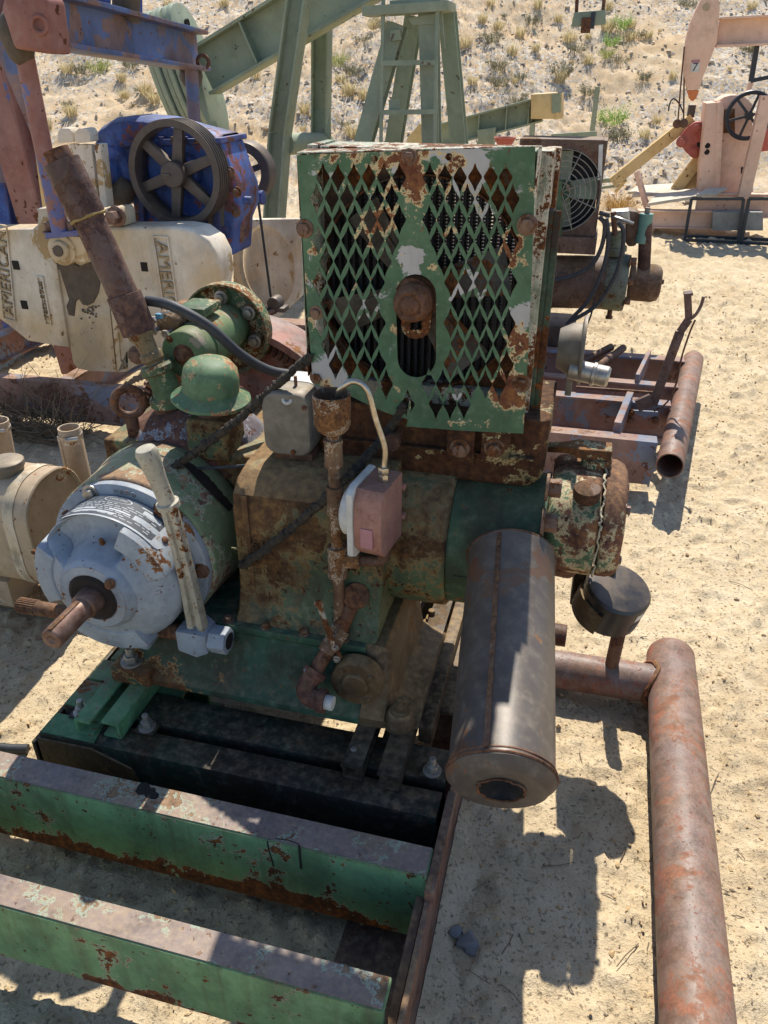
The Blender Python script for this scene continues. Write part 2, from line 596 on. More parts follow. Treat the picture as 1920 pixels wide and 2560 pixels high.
M_BELL = weathered('bell_housing_paint', lin('#6f8060'), lin('#7c8a68'), chip=0.5, prim=lin('#9aa08a'), prim_w=0.03, scale=8, dust=0.35, grime=0.25, rust=(lin('#5b4540'), lin('#7d6152'), lin('#97795a')), seed=14)
M_LEVER = weathered('grey_lever_paint', lin('#a29c8c'), lin('#b0a996'), chip=0.30, prim=lin('#8f6a48'), prim_w=0.02, scale=22, dust=0.05, grime=0.2, seed=15)
M_COVER = weathered('purple_rust_cover', lin('#5d5458'), lin('#7b8088'), chip=0.62, prim=lin('#8b8f94'), prim_w=0.02, scale=9, dust=0.1, grime=0.25, rust=(lin('#3a2528'), lin('#563a36'), lin('#7a5646')), seed=16, rough=0.45)
M_HAT = weathered('breather_green', lin('#516f52'), lin('#5f7c5b'), chip=0.36, prim=lin('#b09468'), prim_w=0.025, scale=13, dust=0.15, grime=0.15, rust=(lin('#6a4436'), lin('#8a5c48'), lin('#a37a5c')), seed=17)
M_MUFF = weathered('heat_stained_muffler', lin('#4c4744'), lin('#57514d'), chip=0.05, second=lin('#5f4638'), second_a=0.16, scale=5, dust=0.12, grime=0.2, rust=(lin('#5c4036'), lin('#75543f'), lin('#8a6a52')), seed=18, rough=0.45, metal=0.15, spec=0.35)
M_BOLT = weathered('rusty_bolt', lin('#6b5244'), lin('#806450'), chip=0.4, scale=40, dust=0.1, grime=0.2, seed=19)
M_ZINC = plain('dull_zinc', lin('#a8a39a'), lin('#8c857c'), 0.42, 0.7, 60)
M_STEEL = plain('worn_steel', lin('#7d6558'), lin('#5b3f34'), 0.5, 0.35, 40)
M_STAIN = plain('stainless_tube', lin('#b8b0a2'), lin('#9c8f7c'), 0.28, 0.85, 40, 0.05)
M_BLACK = plain('black_enamel', lin('#1b1c1f'), lin('#26272a'), 0.32, 0.0, 9, 0.05, 0.5, dust=0.35)
M_RUBBER = plain('black_rubber_hose', lin('#2b2d31'), lin('#3a3b3e'), 0.6, 0.0, 40, 0.2)
M_BELT = plain('perished_belt', lin('#26221d'), lin('#423a2e'), 0.9, 0.0, 60, 0.9)
M_DARK = plain('dark_void_metal', lin('#1c1815'), lin('#2a221d'), 0.9, 0.0, 20)
M_WHITE = plain('chalky_white_paint', lin('#c9c7c0'), lin('#b3b0a8'), 0.55, 0.0, 30)
M_GREYC = plain('cast_aluminium', lin('#7d776c'), lin('#686157'), 0.6, 0.25, 30, 0.3, dust=0.2)
M_REDBOX = weathered('faded_red_gauge', lin('#946a5e'), lin('#9c7264'), chip=0.04, scale=20, dust=0.12, grime=0.15, seed=20)
M_STICK = plain('pink_sticker', lin('#a5757a'), lin('#9c6c70'), 0.5)
M_PLATE = plain('nameplate_black', lin('#33373d'), lin('#4e5258'), 0.6, 0.0, 90, 0.05, 0.25)
M_PRINT = plain('nameplate_print', lin('#a8acae'), lin('#94989c'), 0.55, 0.0, 40, 0.0, 0.3)
M_CORE = plain('radiator_fins', lin('#17181b'), lin('#24242a'), 0.6, 0.2, 30, 0.0)
M_BLADE = weathered('fan_blade_paint', lin('#5f5c55'), lin('#474039'), chip=0.2, scale=16, dust=0.15, grime=0.3, seed=21)
M_SHROUD = weathered('brown_shroud', lin('#4d3a32'), lin('#5d4a40'), chip=0.5, scale=10, dust=0.1, grime=0.3, seed=22)
M_BLUE = weathered('blue_gearbox_paint', lin('#2a4688'), lin('#4561a0'), chip=0.12, edge=0.012, prim=lin('#8c4434'), prim_w=0.03, scale=7, dust=0.25, grime=0.4, rust=(lin('#3a2c2e'), lin('#60403a'), lin('#8a5a48')), seed=23, dustc='#9aa0b0')
M_REDBLUE = weathered('red_over_blue_paint', lin('#836660'), lin('#70697a'), chip=0.10, scale=5, dust=0.3, grime=0.25, second=lin('#566891'), second_a=0.5, seed=24, rough=0.5, rust=(lin('#4a3432'), lin('#6b4a44'), lin('#8c6a60')))
M_REDLEG = weathered('faded_red_paint', lin('#8c5c52'), lin('#966e64'), chip=0.06, scale=3.5, dust=0.15, grime=0.15, second=lin('#666a92'), second_a=0.25, seed=25)
M_CRANK = weathered('yellowed_white_paint', lin('#dcd2c0'), lin('#c8b08a'), chip=0.045, prim=lin('#a5855a'), prim_w=0.04, scale=4, dust=0.1, grime=0.18, second=lin('#b3966a'), second_a=0.2, seed=26, rust=(lin('#5b4634'), lin('#87623f'), lin('#a37a4c')), streak=0.15)
M_GREASE = plain('caked_grease', lin('#4d4338'), lin('#5f5346'), 0.8, 0.0, 25, 0.9)
M_SHEAVE = plain('dark_cast_iron', lin('#4a423e'), lin('#5b524c'), 0.5, 0.3, 20, 0.3, dust=0.25)
M_PJGREEN = weathered('grey_green_pumpjack_paint', lin('#87927d'), lin('#919981'), chip=0.015, scale=2.5, dust=0.25, grime=0.12, seed=27, rust=(lin('#3a3430'), lin('#5b4d42'), lin('#7d6b58')), dustc='#a8a888')
M_TAN = weathered('pinkish_tan_paint', lin('#dcb49c'), lin('#e0bda6'), chip=0.02, scale=3, dust=0.15, grime=0.1, seed=28, rust=(lin('#6b4c3c'), lin('#8c6650'), lin('#a5826a')))
M_TANY = weathered('yellow_tan_paint', lin('#cdab72'), lin('#d2b784'), chip=0.02, scale=3, dust=0.1, grime=0.08, seed=29)
M_TANK = weathered('tan_tank_paint', lin('#a3927c'), lin('#ad9a80'), chip=0.06, prim=lin('#cbbda4'), prim_w=0.03, scale=7, dust=0.2, grime=0.15, seed=30, rust=(lin('#5a3c2a'), lin('#84532f'), lin('#9a6b40')))
M_SKIDR = weathered('red_blue_skid_paint', lin('#8a665c'), lin('#8f7670'), chip=0.2, scale=5, dust=0.3, grime=0.2, second=lin('#747c8c'), second_a=0.40, seed=31, rust=(lin('#42302c'), lin('#64463e'), lin('#87655a')))
M_RED = weathered('flat_red_paint', lin('#a8554a'), lin('#b0645a'), chip=0.02, scale=5, dust=0.1, grime=0.1, seed=32)
M_ORANGE = plain('orange_tip_paint', lin('#cf7a45'), lin('#c7703c'), 0.6)
M_BLKSTEEL = plain('black_painted_steel', lin('#22262c'), lin('#2f343b'), 0.45, 0.1, 20, 0.1, dust=0.15)
M_CONC = plain('grey_block', lin('#9c9a94'), lin('#86837c'), 0.85, 0.0, 14, 0.4)
M_WOOD = plain('bleached_board', lin('#c9bfae'), lin('#b5a993'), 0.85, 0.0, 12, 0.4)
M_ENG2 = weathered('brown_engine_paint', lin('#5f4a40'), lin('#6f5a4e'), chip=0.3, scale=8, dust=0.3, grime=0.3, seed=33, rust=(lin('#3a2a25'), lin('#553d33'), lin('#785a48')))
M_TEAL = plain('faded_teal_cap', lin('#557a70'), lin('#688a7c'), 0.6, 0.0, 20, 0.2)
M_WIRE = plain('fan_wire', lin('#9a968c'), lin('#7d786e'), 0.5, 0.5, 30)
# ------------------------------------------------------------------ ground and hillside: one sheet
rng = np.random.default_rng(11)
random.seed(5)
_perm = rng.random((256, 256)).astype(np.float64)
def vnoise(x, y):
    xi = np.floor(x).astype(int); yi = np.floor(y).astype(int)
    fx = x - xi; fy = y - yi
    fx = fx * fx * fx * (fx * (fx * 6 - 15) + 10); fy = fy * fy * fy * (fy * (fy * 6 - 15) + 10)
    g = lambda a, b: _perm[a & 255, b & 255]
    return (g(xi, yi) * (1 - fx) + g(xi + 1, yi) * fx) * (1 - fy) + (g(xi, yi + 1) * (1 - fx) + g(xi + 1, yi + 1) * fx) * fy - 0.5
def fbm(x, y, o=5, gain=0.5):
    s = 0; a = 1.0
    for i in range(o):
        s = s + a * vnoise(x * 2 ** i + i * 17.3, y * 2 ** i + i * 9.1)
        a *= gain
    return s
def ground_h(x, y):
    x = np.asarray(x, float); y = np.asarray(y, float)
    toe = 10.6 + 0.6 * fbm(x * 0.25, y * 0.0 + 3, 3) - 0.05 * x
    d = np.maximum(y - toe, 0)
    hill = 0.40 * (np.sqrt(d * d + 1.2) - np.sqrt(1.2))
    hm = np.clip(d / 1.5, 0, 1)
    rough = fbm(x * 0.7, y * 0.7, 5, 0.55) * 0.14 + np.abs(fbm(x * 1.7 + 5, y * 0.9, 4)) * -0.10 + fbm(x * 5, y * 5, 5, 0.65) * 0.075
    hill = hill + hm * rough
    near = fbm(x * 0.9, y * 0.9, 3) * 0.014 + fbm(x * 5.5, y * 5.5, 4, 0.6) * 0.008 + np.maximum(fbm(x * 24, y * 24, 3, 0.6) - 0.03, 0) * 0.030 + fbm(x * 47, y * 47, 2, 0.6) * 0.0035 - np.maximum(fbm(x * 13 + 7, y * 13, 3, 0.6) - 0.25, 0) * 0.03
    mid = np.clip((y - 3) / 4, 0, 1)
    near = near * (1 + mid * 1.2)
    # tyre tread running past the skid end, a second faint one, and some footprints
    for (x0, y0, dx, dy, w, amp) in ((1.75, 2.55, .83, .55, .12, .010), (1.30, 2.9, .80, .60, .10, .006), (2.6, 5.4, .97, -.22, .16, .014)):
        l = np.hypot(dx, dy); dx, dy = dx / l, dy / l
        a_ = (x - x0) * dx + (y - y0) * dy; b_ = -(x - x0) * dy + (y - y0) * dx
        inb = np.clip(1.25 - np.abs(b_) / w, 0, 1) * np.clip(a_ * 3 + 1, 0, 1) * np.clip(4 - a_, 0, 1)
        near = near + inb * amp * (np.sign(np.sin((a_ + np.abs(b_) * 0.9) * 95)) * 0.5 - 0.6)
    for (fx, fy, fa) in ((1.05, 1.05, .3), (1.18, 1.55, .2), (1.35, 2.1, .5), (-.95, 1.35, -.4), (1.6, 1.8, .8), (-.2, .62, .2), (.42, .72, 1.1)):
        a_ = (x - fx) * np.sin(fa) + (y - fy) * np.cos(fa); b_ = (x - fx) * np.cos(fa) - (y - fy) * np.sin(fa)
        e_ = (a_ / .13) ** 2 + (b_ / (.045 - .012 * np.sign(a_))) ** 2
        near = near - 0.010 * np.clip(1.3 - e_, 0, 1) + 0.006 * np.clip(1 - np.abs(e_ - 1.7) / .6, 0, 1)
    return hill + near

def axis_pts(lo, hi, f0, f1, step, grow=1.045):
    xs = list(np.arange(f0, f1, step))
    s = step; p = f1
    while p < hi:
        xs.append(p); s *= grow; p += s
    xs.append(hi)
    s = step; p = f0 - step; left = []
    while p > lo:
        left.append(p); s *= grow; p -= s
    left.append(lo)
    return np.array(left[::-1] + xs)
gx = axis_pts(-60, 60, -1.9, 2.4, 0.0125, 1.03)
gy = axis_pts(-25, 70, 0.35, 3.4, 0.0125, 1.0075)
GX, GY = np.meshgrid(gx, gy)
GZ = ground_h(GX, GY)
nx, ny = len(gx), len(gy)
co = np.stack([GX, GY, GZ], -1).reshape(-1, 3)
ii = np.arange(nx * ny).reshape(ny, nx)
quads = np.stack([ii[:-1, :-1], ii[:-1, 1:], ii[1:, 1:], ii[1:, :-1]], -1).reshape(-1, 4)
def np_mesh(name, co, faces):
    me = bpy.data.meshes.new(name)
    k = faces.shape[1]
    me.vertices.add(len(co)); me.vertices.foreach_set('co', co.astype(np.float32).ravel())
    me.loops.add(faces.size); me.loops.foreach_set('vertex_index', faces.astype(np.int32).ravel())
    me.polygons.add(len(faces)); me.polygons.foreach_set('loop_start', (np.arange(len(faces)) * k).astype(np.int32))
    me.polygons.foreach_set('use_smooth', np.ones(len(faces), bool))
    me.update(calc_edges=True)
    return me

t = NT('dry_sand')
geo = t.n.new('ShaderNodeNewGeometry')
sep = t.n.new('ShaderNodeSeparateXYZ'); t.l.new(geo.outputs['Position'], sep.inputs[0])
n1 = t.noise(1.1, 6, 0.6)
n2 = t.noise(14, 8, 0.68)
n3 = t.noise(95, 5, 0.7)
c = t.ramp(t.math('ADD', t.math('MULTIPLY', n1, 0.5), t.math('MULTIPLY', n2, 0.5)), [(0.36, lin('#ad9878')), (0.5, lin('#c1ad8c')), (0.64, lin('#cfbd9e'))])
c = t.mix(t.step(n3, 0.58, 0.75), c, lin('#8a775e'))
c = t.mix(t.math('MULTIPLY', t.step(t.noise(2.6, 7, 0.65, 0.5), 0.5, 0.7), 0.35), c, lin('#a68e6c'))
# hillside: orange sand with grey gravel washes
hillm = t.step(sep.outputs['Y'], 9.5, 12.5)
hc = t.ramp(t.noise(2.2, 12, 0.72, 0.4), [(0.36, lin('#b49772')), (0.5, lin('#c4aa86')), (0.64, lin('#cfbb9c'))])
gr = t.step(t.math('ADD', t.noise(0.35, 5, 0.6, 0.3), t.math('MULTIPLY', t.noise(6, 4, 0.7), 0.3)), 0.5, 0.72)
vc = t.voronoi(24, 'F1', 'Color')
sp = t.n.new('ShaderNodeSeparateColor'); t.l.new(vc, sp.inputs[0])
hc = t.mix(t.math('MULTIPLY', gr, t.step(sp.outputs[0], 0.3, 0.6)), hc, t.ramp(sp.outputs[1], [(0.2, lin('#8d857c')), (0.6, lin('#b0a89c')), (0.95, lin('#ccc4b6'))]))
c = t.mix(hillm, c, hc)
h = t.math('ADD', t.math('MULTIPLY', n2, 0.7), t.math('MULTIPLY', n3, 0.35))
bm1 = t.bump(t.math('ADD', h, t.math('MULTIPLY', t.step(n3, 0.55, 0.72), -0.5)), 0.9, 0.010)
bm2 = t.bump(t.math('ADD', t.noise(30, 5, 0.7), t.math('MULTIPLY', t.noise(210, 3, 0.7), 0.35)), 0.75, 0.010, bm1)
t.set(Base_Color=c, Roughness=0.95, Normal=bm2)
t.b.inputs['Specular IOR Level'].default_value = 0.15
M_SAND = t.mat
gme = np_mesh('ground', co, quads)
gme.materials.append(M_SAND)
gob = bpy.data.objects.new('ground', gme)
C.objects.link(gob)
gob['kind'] = 'structure'

# stones and clods: nobody could count them
ico = bmesh.new(); bmesh.ops.create_icosphere(ico, subdivisions=1, radius=1.0)
ico_v = np.array([v.co[:] for v in ico.verts]); ico_f = np.array([[v.index for v in f.verts] for f in ico.faces]); ico.free()
def scatter(name, xs, ys, rs, mat, label, flat=0.65, sink=0.25, low=False):
    n = len(xs)
    base_v, base_f = ico_v, ico_f
    if low:
        base_v = np.array([(1, 0, 0), (-1, 0, 0), (0, 1, 0), (0, -1, 0), (0, 0, 1), (0, 0, -1)], float)
        base_f = np.array([(0, 2, 4), (2, 1, 4), (1, 3, 4), (3, 0, 4), (2, 0, 5), (1, 2, 5), (3, 1, 5), (0, 3, 5)])
    k = len(base_v)
    ang = rng.random(n) * 6.283
    sc = 0.6 + 0.8 * rng.random((n, 3)); sc[:, 2] *= flat
    jit = 1 + 0.8 * (rng.random((n, k)) - 0.5)
    v = base_v[None] * jit[..., None] * sc[:, None] * rs[:, None, None]
    ca, sa = np.cos(ang)[:, None], np.sin(ang)[:, None]
    vx = v[..., 0] * ca - v[..., 1] * sa + xs[:, None]
    vy = v[..., 0] * sa + v[..., 1] * ca + ys[:, None]
    vz = v[..., 2] + (ground_h(xs, ys) + rs * flat * (1 - 2 * sink) * 0.5)[:, None]
    allv = np.stack([vx, vy, vz], -1).reshape(-1, 3)
    allf = (base_f[None] + (np.arange(n) * k)[:, None, None]).reshape(-1, 3)
    me = np_mesh(name, allv, allf)
    me.polygons.foreach_set('use_smooth', np.zeros(len(allf), bool))
    me.materials.append(mat)
    o = bpy.data.objects.new(name, me); C.objects.link(o)
    o['kind'] = 'stuff'; o['label'] = label; o['category'] = 'stones'
    return o
def stone_mat(name, stops, scale=23.0):
    t = NT(name)
    w = t.n.new('ShaderNodeTexWhiteNoise'); w.noise_dimensions = '1D'
    g = t.n.new('ShaderNodeNewGeometry')
    t.l.new(g.outputs['Random Per Island'], w.inputs['W'])
    c = t.ramp(w.outputs['Value'], stops)
    c = t.mix(t.math('MULTIPLY', t.noise(60, 4, 0.6), 0.35), c, lin('#b9a17c'))
    t.set(Base_Color=c, Roughness=0.9, Normal=t.bump(t.noise(120, 4, 0.6), 0.4, 0.003))
    t.b.inputs['Specular IOR Level'].default_value = 0.2
    return t.mat
M_CLOD = stone_mat('sand_clods', [(0.0, lin('#b0946c')), (0.55, lin('#bfa47c')), (0.8, lin('#9a8264')), (0.95, lin('#8d8172'))])
M_ROCK = stone_mat('hill_rock', [(0.0, lin('#a0968c')), (0.4, lin('#b8ac9c')), (0.7, lin('#c8b498')), (0.92, lin('#dcd0be'))])
n = 12000
yy = 0.45 + 6.5 * rng.random(n) ** 1.5
xx = (rng.random(n) - 0.42) * (1.5 + yy * 1.35)
rr = 0.0014 + 0.0045 * rng.random(n) ** 5 + yy * 0.0008
scatter('sand_clods', xx, yy, rr, M_CLOD, 'small sand clods and pebbles strewn over the yard')
n = 26000
yy = 11.0 + 13.0 * rng.random(n) ** 1.3
xx = (rng.random(n) - 0.48) * (4 + yy * 1.15)
keep = (fbm(xx * 0.35 + 4, yy * 0.35, 3) + 0.35 * (rng.random(n) - 0.5) + 0.03 * (yy - 14)) > -0.16
xx, yy = xx[keep], yy[keep]
rr = 0.007 + 0.045 * rng.random(len(xx)) ** 4
scatter('hill_gravel', xx, yy, rr, M_ROCK, 'grey gravel and rock chips scattered over the hillside', low=True)

# two blue-grey stones lie by the skid in the shade
for (px, py, r, lab) in ((1142, 2330, 0.014, 'angular blue grey stone in the engine shade, nearer the skid runner'), (1178, 2362, 0.019, 'larger blue grey stone in the engine shade, further from the skid runner')):
    p = at(px, py, z=0.01)
    m = MB(); bmesh.ops.create_icosphere(m.bm, subdivisions=2, radius=r)
    m.jitter(r * 0.9, 45, px)
    for q in m.bm.verts:
        q.co = Vector((q.co.x * 1.2, q.co.y, q.co.z * 0.7)) + p
    single('stone', m, plain('blue_grey_stone', lin('#6c6c6e'), lin('#807c78'), 0.85, 0, 40, 0.5), lab, 'stone', p.x, p.y, sharp=20)

# ------------------------------------------------------------------ tufts and bushes on the hill
def tuft_mesh(name, nb, h, spread, w, mats, lean=0.6, kind='grass'):
    vs, fs, mi = [], [], []
    for i in range(nb):
        a = random.random() * 6.283
        r0 = spread * 0.35 * math.sqrt(random.random())
        bx, by = math.cos(a) * r0, math.sin(a) * r0
        ln = h * (0.45 + 0.65 * random.random())
        tilt = lean * (0.15 + random.random() ** 0.7)
        da = a + random.uniform(-0.8, 0.8)
        dx, dy = math.cos(da) * math.sin(tilt), math.sin(da) * math.sin(tilt)
        dz = math.cos(tilt)
        sx, sy = -math.sin(da) * w, math.cos(da) * w
        mx, my, mz = bx + dx * ln * 0.5, by + dy * ln * 0.5, dz * ln * 0.55
        tx, ty, tz = bx + dx * ln * 1.15, by + dy * ln * 1.15, dz * ln * 0.92
        k = len(vs)
        vs += [(bx - sx, by - sy, -0.03), (bx + sx, by + sy, -0.03), (mx + sx, my + sy, mz), (mx - sx, my - sy, mz), (tx, ty, tz)]
        fs += [(k, k + 1, k + 2, k + 3), (k + 3, k + 2, k + 4)]
        if kind == 'bush':
            for q in range(6):
                f = 0.35 + 0.65 * random.random()
                cx, cy, cz = bx + dx * ln * 1.1 * f + random.gauss(0, .02), by + dy * ln * 1.1 * f + random.gauss(0, .02), dz * ln * .95 * f + random.gauss(0, .02)
                e = 0.012 + 0.014 * random.random()
                v1 = Vector((random.gauss(0, 1), random.gauss(0, 1), random.gauss(0, 1))).normalized() * e
                v2 = Vector((random.gauss(0, 1), random.gauss(0, 1), random.gauss(0, 1))).normalized() * e * 0.6
                k = len(vs)
                c0 = Vector((cx, cy, max(cz, 0.0)))
                vs += [tuple(c0 - v1), tuple(c0 + v2), tuple(c0 + v1), tuple(c0 - v2)]
                fs += [(k, k + 1, k + 2, k + 3)]
    me = bpy.data.meshes.new(name)
    me.from_pydata(vs, [], fs)
    me.materials.append(mats)
    return me
def leaf_mat(name, a, b):
    t = NT(name)
    g = t.n.new('ShaderNodeNewGeometry')
    t.set(Base_Color=t.mix(g.outputs['Random Per Island'], a, b), Roughness=0.8)
    t.b.inputs['Specular IOR Level'].default_value = 0.15
    tb = t.n.new('ShaderNodeBsdfTranslucent')
    t.l.new(t.b.inputs['Base Color'].links[0].from_socket, tb.inputs['Color'])
    ms = t.n.new('ShaderNodeMixShader'); ms.inputs[0].default_value = 0.4
    t.l.new(t.b.outputs[0], ms.inputs[1]); t.l.new(tb.outputs[0], ms.inputs[2]); t.l.new(ms.outputs[0], t.out.inputs[0])
    return t.mat
M_STRAW = leaf_mat('dry_straw', lin('#cfc096'), lin('#b0a078'))
M_SAGE = leaf_mat('grey_sage', lin('#8a8468'), lin('#6d6a55'))
M_LEAF = leaf_mat('bright_green_leaf', lin('#9ab063'), lin('#7d9a4c'))
M_PALEG = leaf_mat('yellow_green_leaf', lin('#a8a868'), lin('#8c9458'))
M_TWIG = leaf_mat('bleached_twig', lin('#a0917c'), lin('#7d6f5e'))
straw = [tuft_mesh('straw_tuft', 120, 0.34, 0.35, 0.006, M_STRAW) for _ in range(4)]
sage = [tuft_mesh('sage_tuft', 70, 0.30, 0.40, 0.005, M_SAGE, 0.9, 'bush') for _ in range(3)]
green = [tuft_mesh('green_bush', 90, 0.36, 0.45, 0.004, M_LEAF, 0.9, 'bush') for _ in range(2)]
pale = [tuft_mesh('pale_bush', 80, 0.34, 0.40, 0.004, M_PALEG, 0.8, 'bush') for _ in range(2)]

def hill_hit(px, py):
    """where the sight line through a photo pixel meets the ground"""
    x = px - 960.0; y = 1280.0 - py
    r = Vector((x, FOC * math.cos(PITCH) + y * math.sin(PITCH), y * math.cos(PITCH) - FOC * math.sin(PITCH))).normalized()
    ss = np.arange(2.0, 40.0, 0.03)
    below = CAM_H + r.z * ss <= ground_h(r.x * ss, r.y * ss)
    p = r * float(ss[np.argmax(below)] if below.any() else 20.0)
    return Vector((p.x, p.y, float(ground_h(p.x, p.y))))

def zone(px):
    for lim, txt in ((500, 'behind the blue pumping unit'), (890, 'between the grey green posts'), (1180, 'seen past the samson post legs'), (1520, 'above the distant walking beam'), (9999, 'behind the tan pumping unit')):
        if px < lim:
            return txt
def tuft(me, name, px, py, sc, label, cat, group):
    p = hill_hit(px, py)
    o = bpy.data.objects.new(name, me)
    o.location = p
    o.rotation_euler = (random.uniform(-.1, .1), random.uniform(-.1, .1), random.random() * 6.28)
    sc *= 0.72
    o.scale = (sc, sc, sc * random.uniform(0.85, 1.15))
    o['category'] = cat
    if group:
        size = 'tiny ' if sc < .38 else ('small ' if sc < .52 else 'larger ')
        label = size + label + ' ' + zone(px)
        o['group'] = size + group + ' ' + zone(px)
    o['label'] = label
    C.objects.link(o)
    return o
L_STRAW = ('pale straw coloured grass tuft on the hill', 'grass tuft', 'straw tufts')
L_SAGE = ('grey green scrub clump on the hill', 'shrub', 'grey scrub')
for px, py, s in [(178, 288, 0.95), (312, 248, .8), (388, 255, .9), (305, 205, .8), (168, 185, 1.0), (1165, 120, 1.0), (1422, 108, 1.1), (1245, 75, .9), (880, 345, 1.0), (870, 235, 1.1), (910, 250, 1.0),
                  (850, 205, .8), (1345, 25, .8), (1395, 55, .8), (1470, 98, .6), (1575, 105, .8), (1300, 95, .8), (1280, 140, .9), (1400, 210, .9), (1520, 25, .8), (1880, 130, .6), (1610, 345, .7), (1620, 95, .7), (420, 20, .8), (990, 20, .9),
                  (1225, 20, .8), (1180, 210, .8), (700, 330, .7), (640, 200, .8), (560, 20, 1.0), (1440, 60, .7), (1640, 310, .7), (1205, 60, .8), (1340, 130, .7), (1470, 160, .9)]:
    tuft(random.choice(straw), 'straw_grass_tuft', px, py, s, *L_STRAW)
for px, py, s in [(1405, 190, 1.2), (1230, 110, 1.2), (1545, 350, 1.1), (1250, 220, 1.1), (1470, 240, 1.0), (880, 190, 1.1), (905, 110, .9), (1330, 60, 1.0), (1590, 95, .9), (1245, 180, 1.0), (1870, 130, .9), (330, 170, 1.0),
                  (200, 185, .9), (1010, 150, .9), (1120, 60, .9), (1715, 20, 1.1), (440, 60, 1.1), (1300, 200, .8), (1440, 130, 1.0), (660, 120, .9), (760, 25, 1.0), (950, 70, 1.0), (1550, 160, .8), (1610, 200, .7), (60, 160, 1.0)]:
    tuft(random.choice(sage), 'grey_scrub', px, py, s, *L_SAGE)
tr_ = random.Random(21)
for k in range(48):
    px, py = tr_.uniform(40, 1900), tr_.uniform(2, 330)
    tuft(tr_.choice(straw) if k % 3 else tr_.choice(sage), 'straw_grass_tuft' if k % 3 else 'grey_scrub', px, py, tr_.choice((.25, .35, .45, .6, .8, 1.15)), *(L_STRAW if k % 3 else L_SAGE))
tuft(green[0], 'green_bush', 1532, 310, 1.25, 'largest bright yellow green bush on the hill above the fan radiator', 'bush', None)
tuft(green[1], 'green_bush', 1555, 75, 1.0, 'bright green bush right of the hanging carrier bar', 'bush', None)
tuft(green[0], 'green_bush', 1525, 118, 0.9, 'green bush just below and left of the one by the carrier bar', 'bush', None)
tuft(pale[0], 'green_bush', 845, 165, 0.95, 'small green bush between the green post and the samson post', 'bush', None)
tuft(pale[1], 'green_bush', 248, 180, 1.25, 'pale green bush under the blue and red equalizer beam', 'bush', None)
tuft(pale[0], 'green_bush', 1515, 145, 0.8, 'small pale green bush lowest of the three below the carrier bar', 'bush', None)
tuft(pale[1], 'green_bush', 55, 545, 1.0, 'pale grass clump between the legs of the blue pumping unit', 'bush', None)
# tumbleweed by the tan unit and bleached brush under the crank
M_TUMBLE = leaf_mat('tumbleweed_straw', lin('#b8955c'), lin('#9a7a48'))
me = tuft_mesh('tumbleweed', 420, 0.50, 0.75, 0.004, M_TUMBLE, 1.25)
o = tuft(me, 'tumbleweed', 1545, 525, 0.85, 'golden brown dry tumbleweed behind the fan radiator engine', 'tumbleweed', None)
# ------------------------------------------------------------------ the horizontal one-cylinder engine
def at_d(px, py, d):
    """yard-frame point at a photo pixel and a distance d along the view axis"""
    x = px - 960.0; y = 1280.0 - py
    s = d / FOC
    wx = x * s; wy = (FOC * math.cos(PITCH) + y * math.sin(PITCH)) * s; wz = CAM_H + (y * math.cos(PITCH) - FOC * math.sin(PITCH)) * s
    dx, dy = wx - OX, wy - OY
    return Vector((dx * UX + dy * UY, dx * VX + dy * VY, wz))

eng = thing('oilfield_engine', 'rusty green horizontal single cylinder engine with radiator guard, grey clutch and muffler', 'engine', 0.0, 0.1, 0.0)
UC, ZC = -0.575, 0.605

def vprof(pts, u0, u1):
    """profile of (v, z) run along u"""
    return MB().prism([(u0, v, z) for v, z in pts], (u1 - u0, 0, 0))

# base casting and crankcase
m = vprof([(-.228, .298), (-.228, .316), (-.205, .33), (-.19, .36), (-.16, .45), (-.166, .455), (-.166, .474), (.16, .474), (.15, .33), (.17, .316), (.17, .298)], -.585, .0)
base = part('engine_base', m, M_BASEG, eng, bev=.008, label='dark green cast base of the engine')
m = MB()
rings = []
for u, dv, zt in ((.0, 0, .474), (.04, .0, .472), (.056, .004, .455), (.064, .008, .37), (.072, .012, .337), (.10, .016, .324), (.128, .02, .316), (.134, .024, .30)):
    f = (zt - .298) / (.474 - .298)
    rings.append([(u, v + (dv if v < 0 else -dv), .298 + (z - .298) * f) for v, z in [(-.228, .298), (-.226, .32), (-.20, .345), (-.165, .45), (-.15, .474), (.15, .474), (.16, .35), (.17, .298)]])
m.loft(rings)
base2 = part('base_end', m, M_DUSTY, eng, bev=.006, label='dust caked end of the engine base')
m = MB().cyl((-.012, -.175, .402), (-.012, -.212, .402), .062, .058).cyl((-.012, -.21, .402), (-.012, -.222, .402), .034, .03)
cov = part('round_cover', m, M_DUSTY, eng, bev=.004)
for k in range(4):
    a = k * math.pi / 2 + .7
    bolt(cov, (-.012 + .047 * math.cos(a), -.211, .402 + .047 * math.sin(a)), -AV, .007, M_DUSTY, washer=False)
# front bolt boss and feet
for (px, py, v) in ((1000, 1775, -.2),):
    p = at(px, py, v=v)
    m = MB().lathe(p - AZ * .045, AZ, [(0, .036), (.03, .032), (.042, .026), (.045, 0)], 20)
    b = part('foot_boss', m, M_DUSTY, eng, bev=.003)
    bolt(b, p, AZ, .014, M_DUSTY, .014, stud=px > 950)
p = at(330, 1655, v=-.21)
m = MB().box((p.x - .045, p.y - .03, .298), (p.x + .06, p.y + .06, .345))
b = part('foot_boss', m, M_BASEG, eng, bev=.008)
bolt(b, (p.x, p.y, .345), AZ, .018, M_ZINC, .018, stud=True)

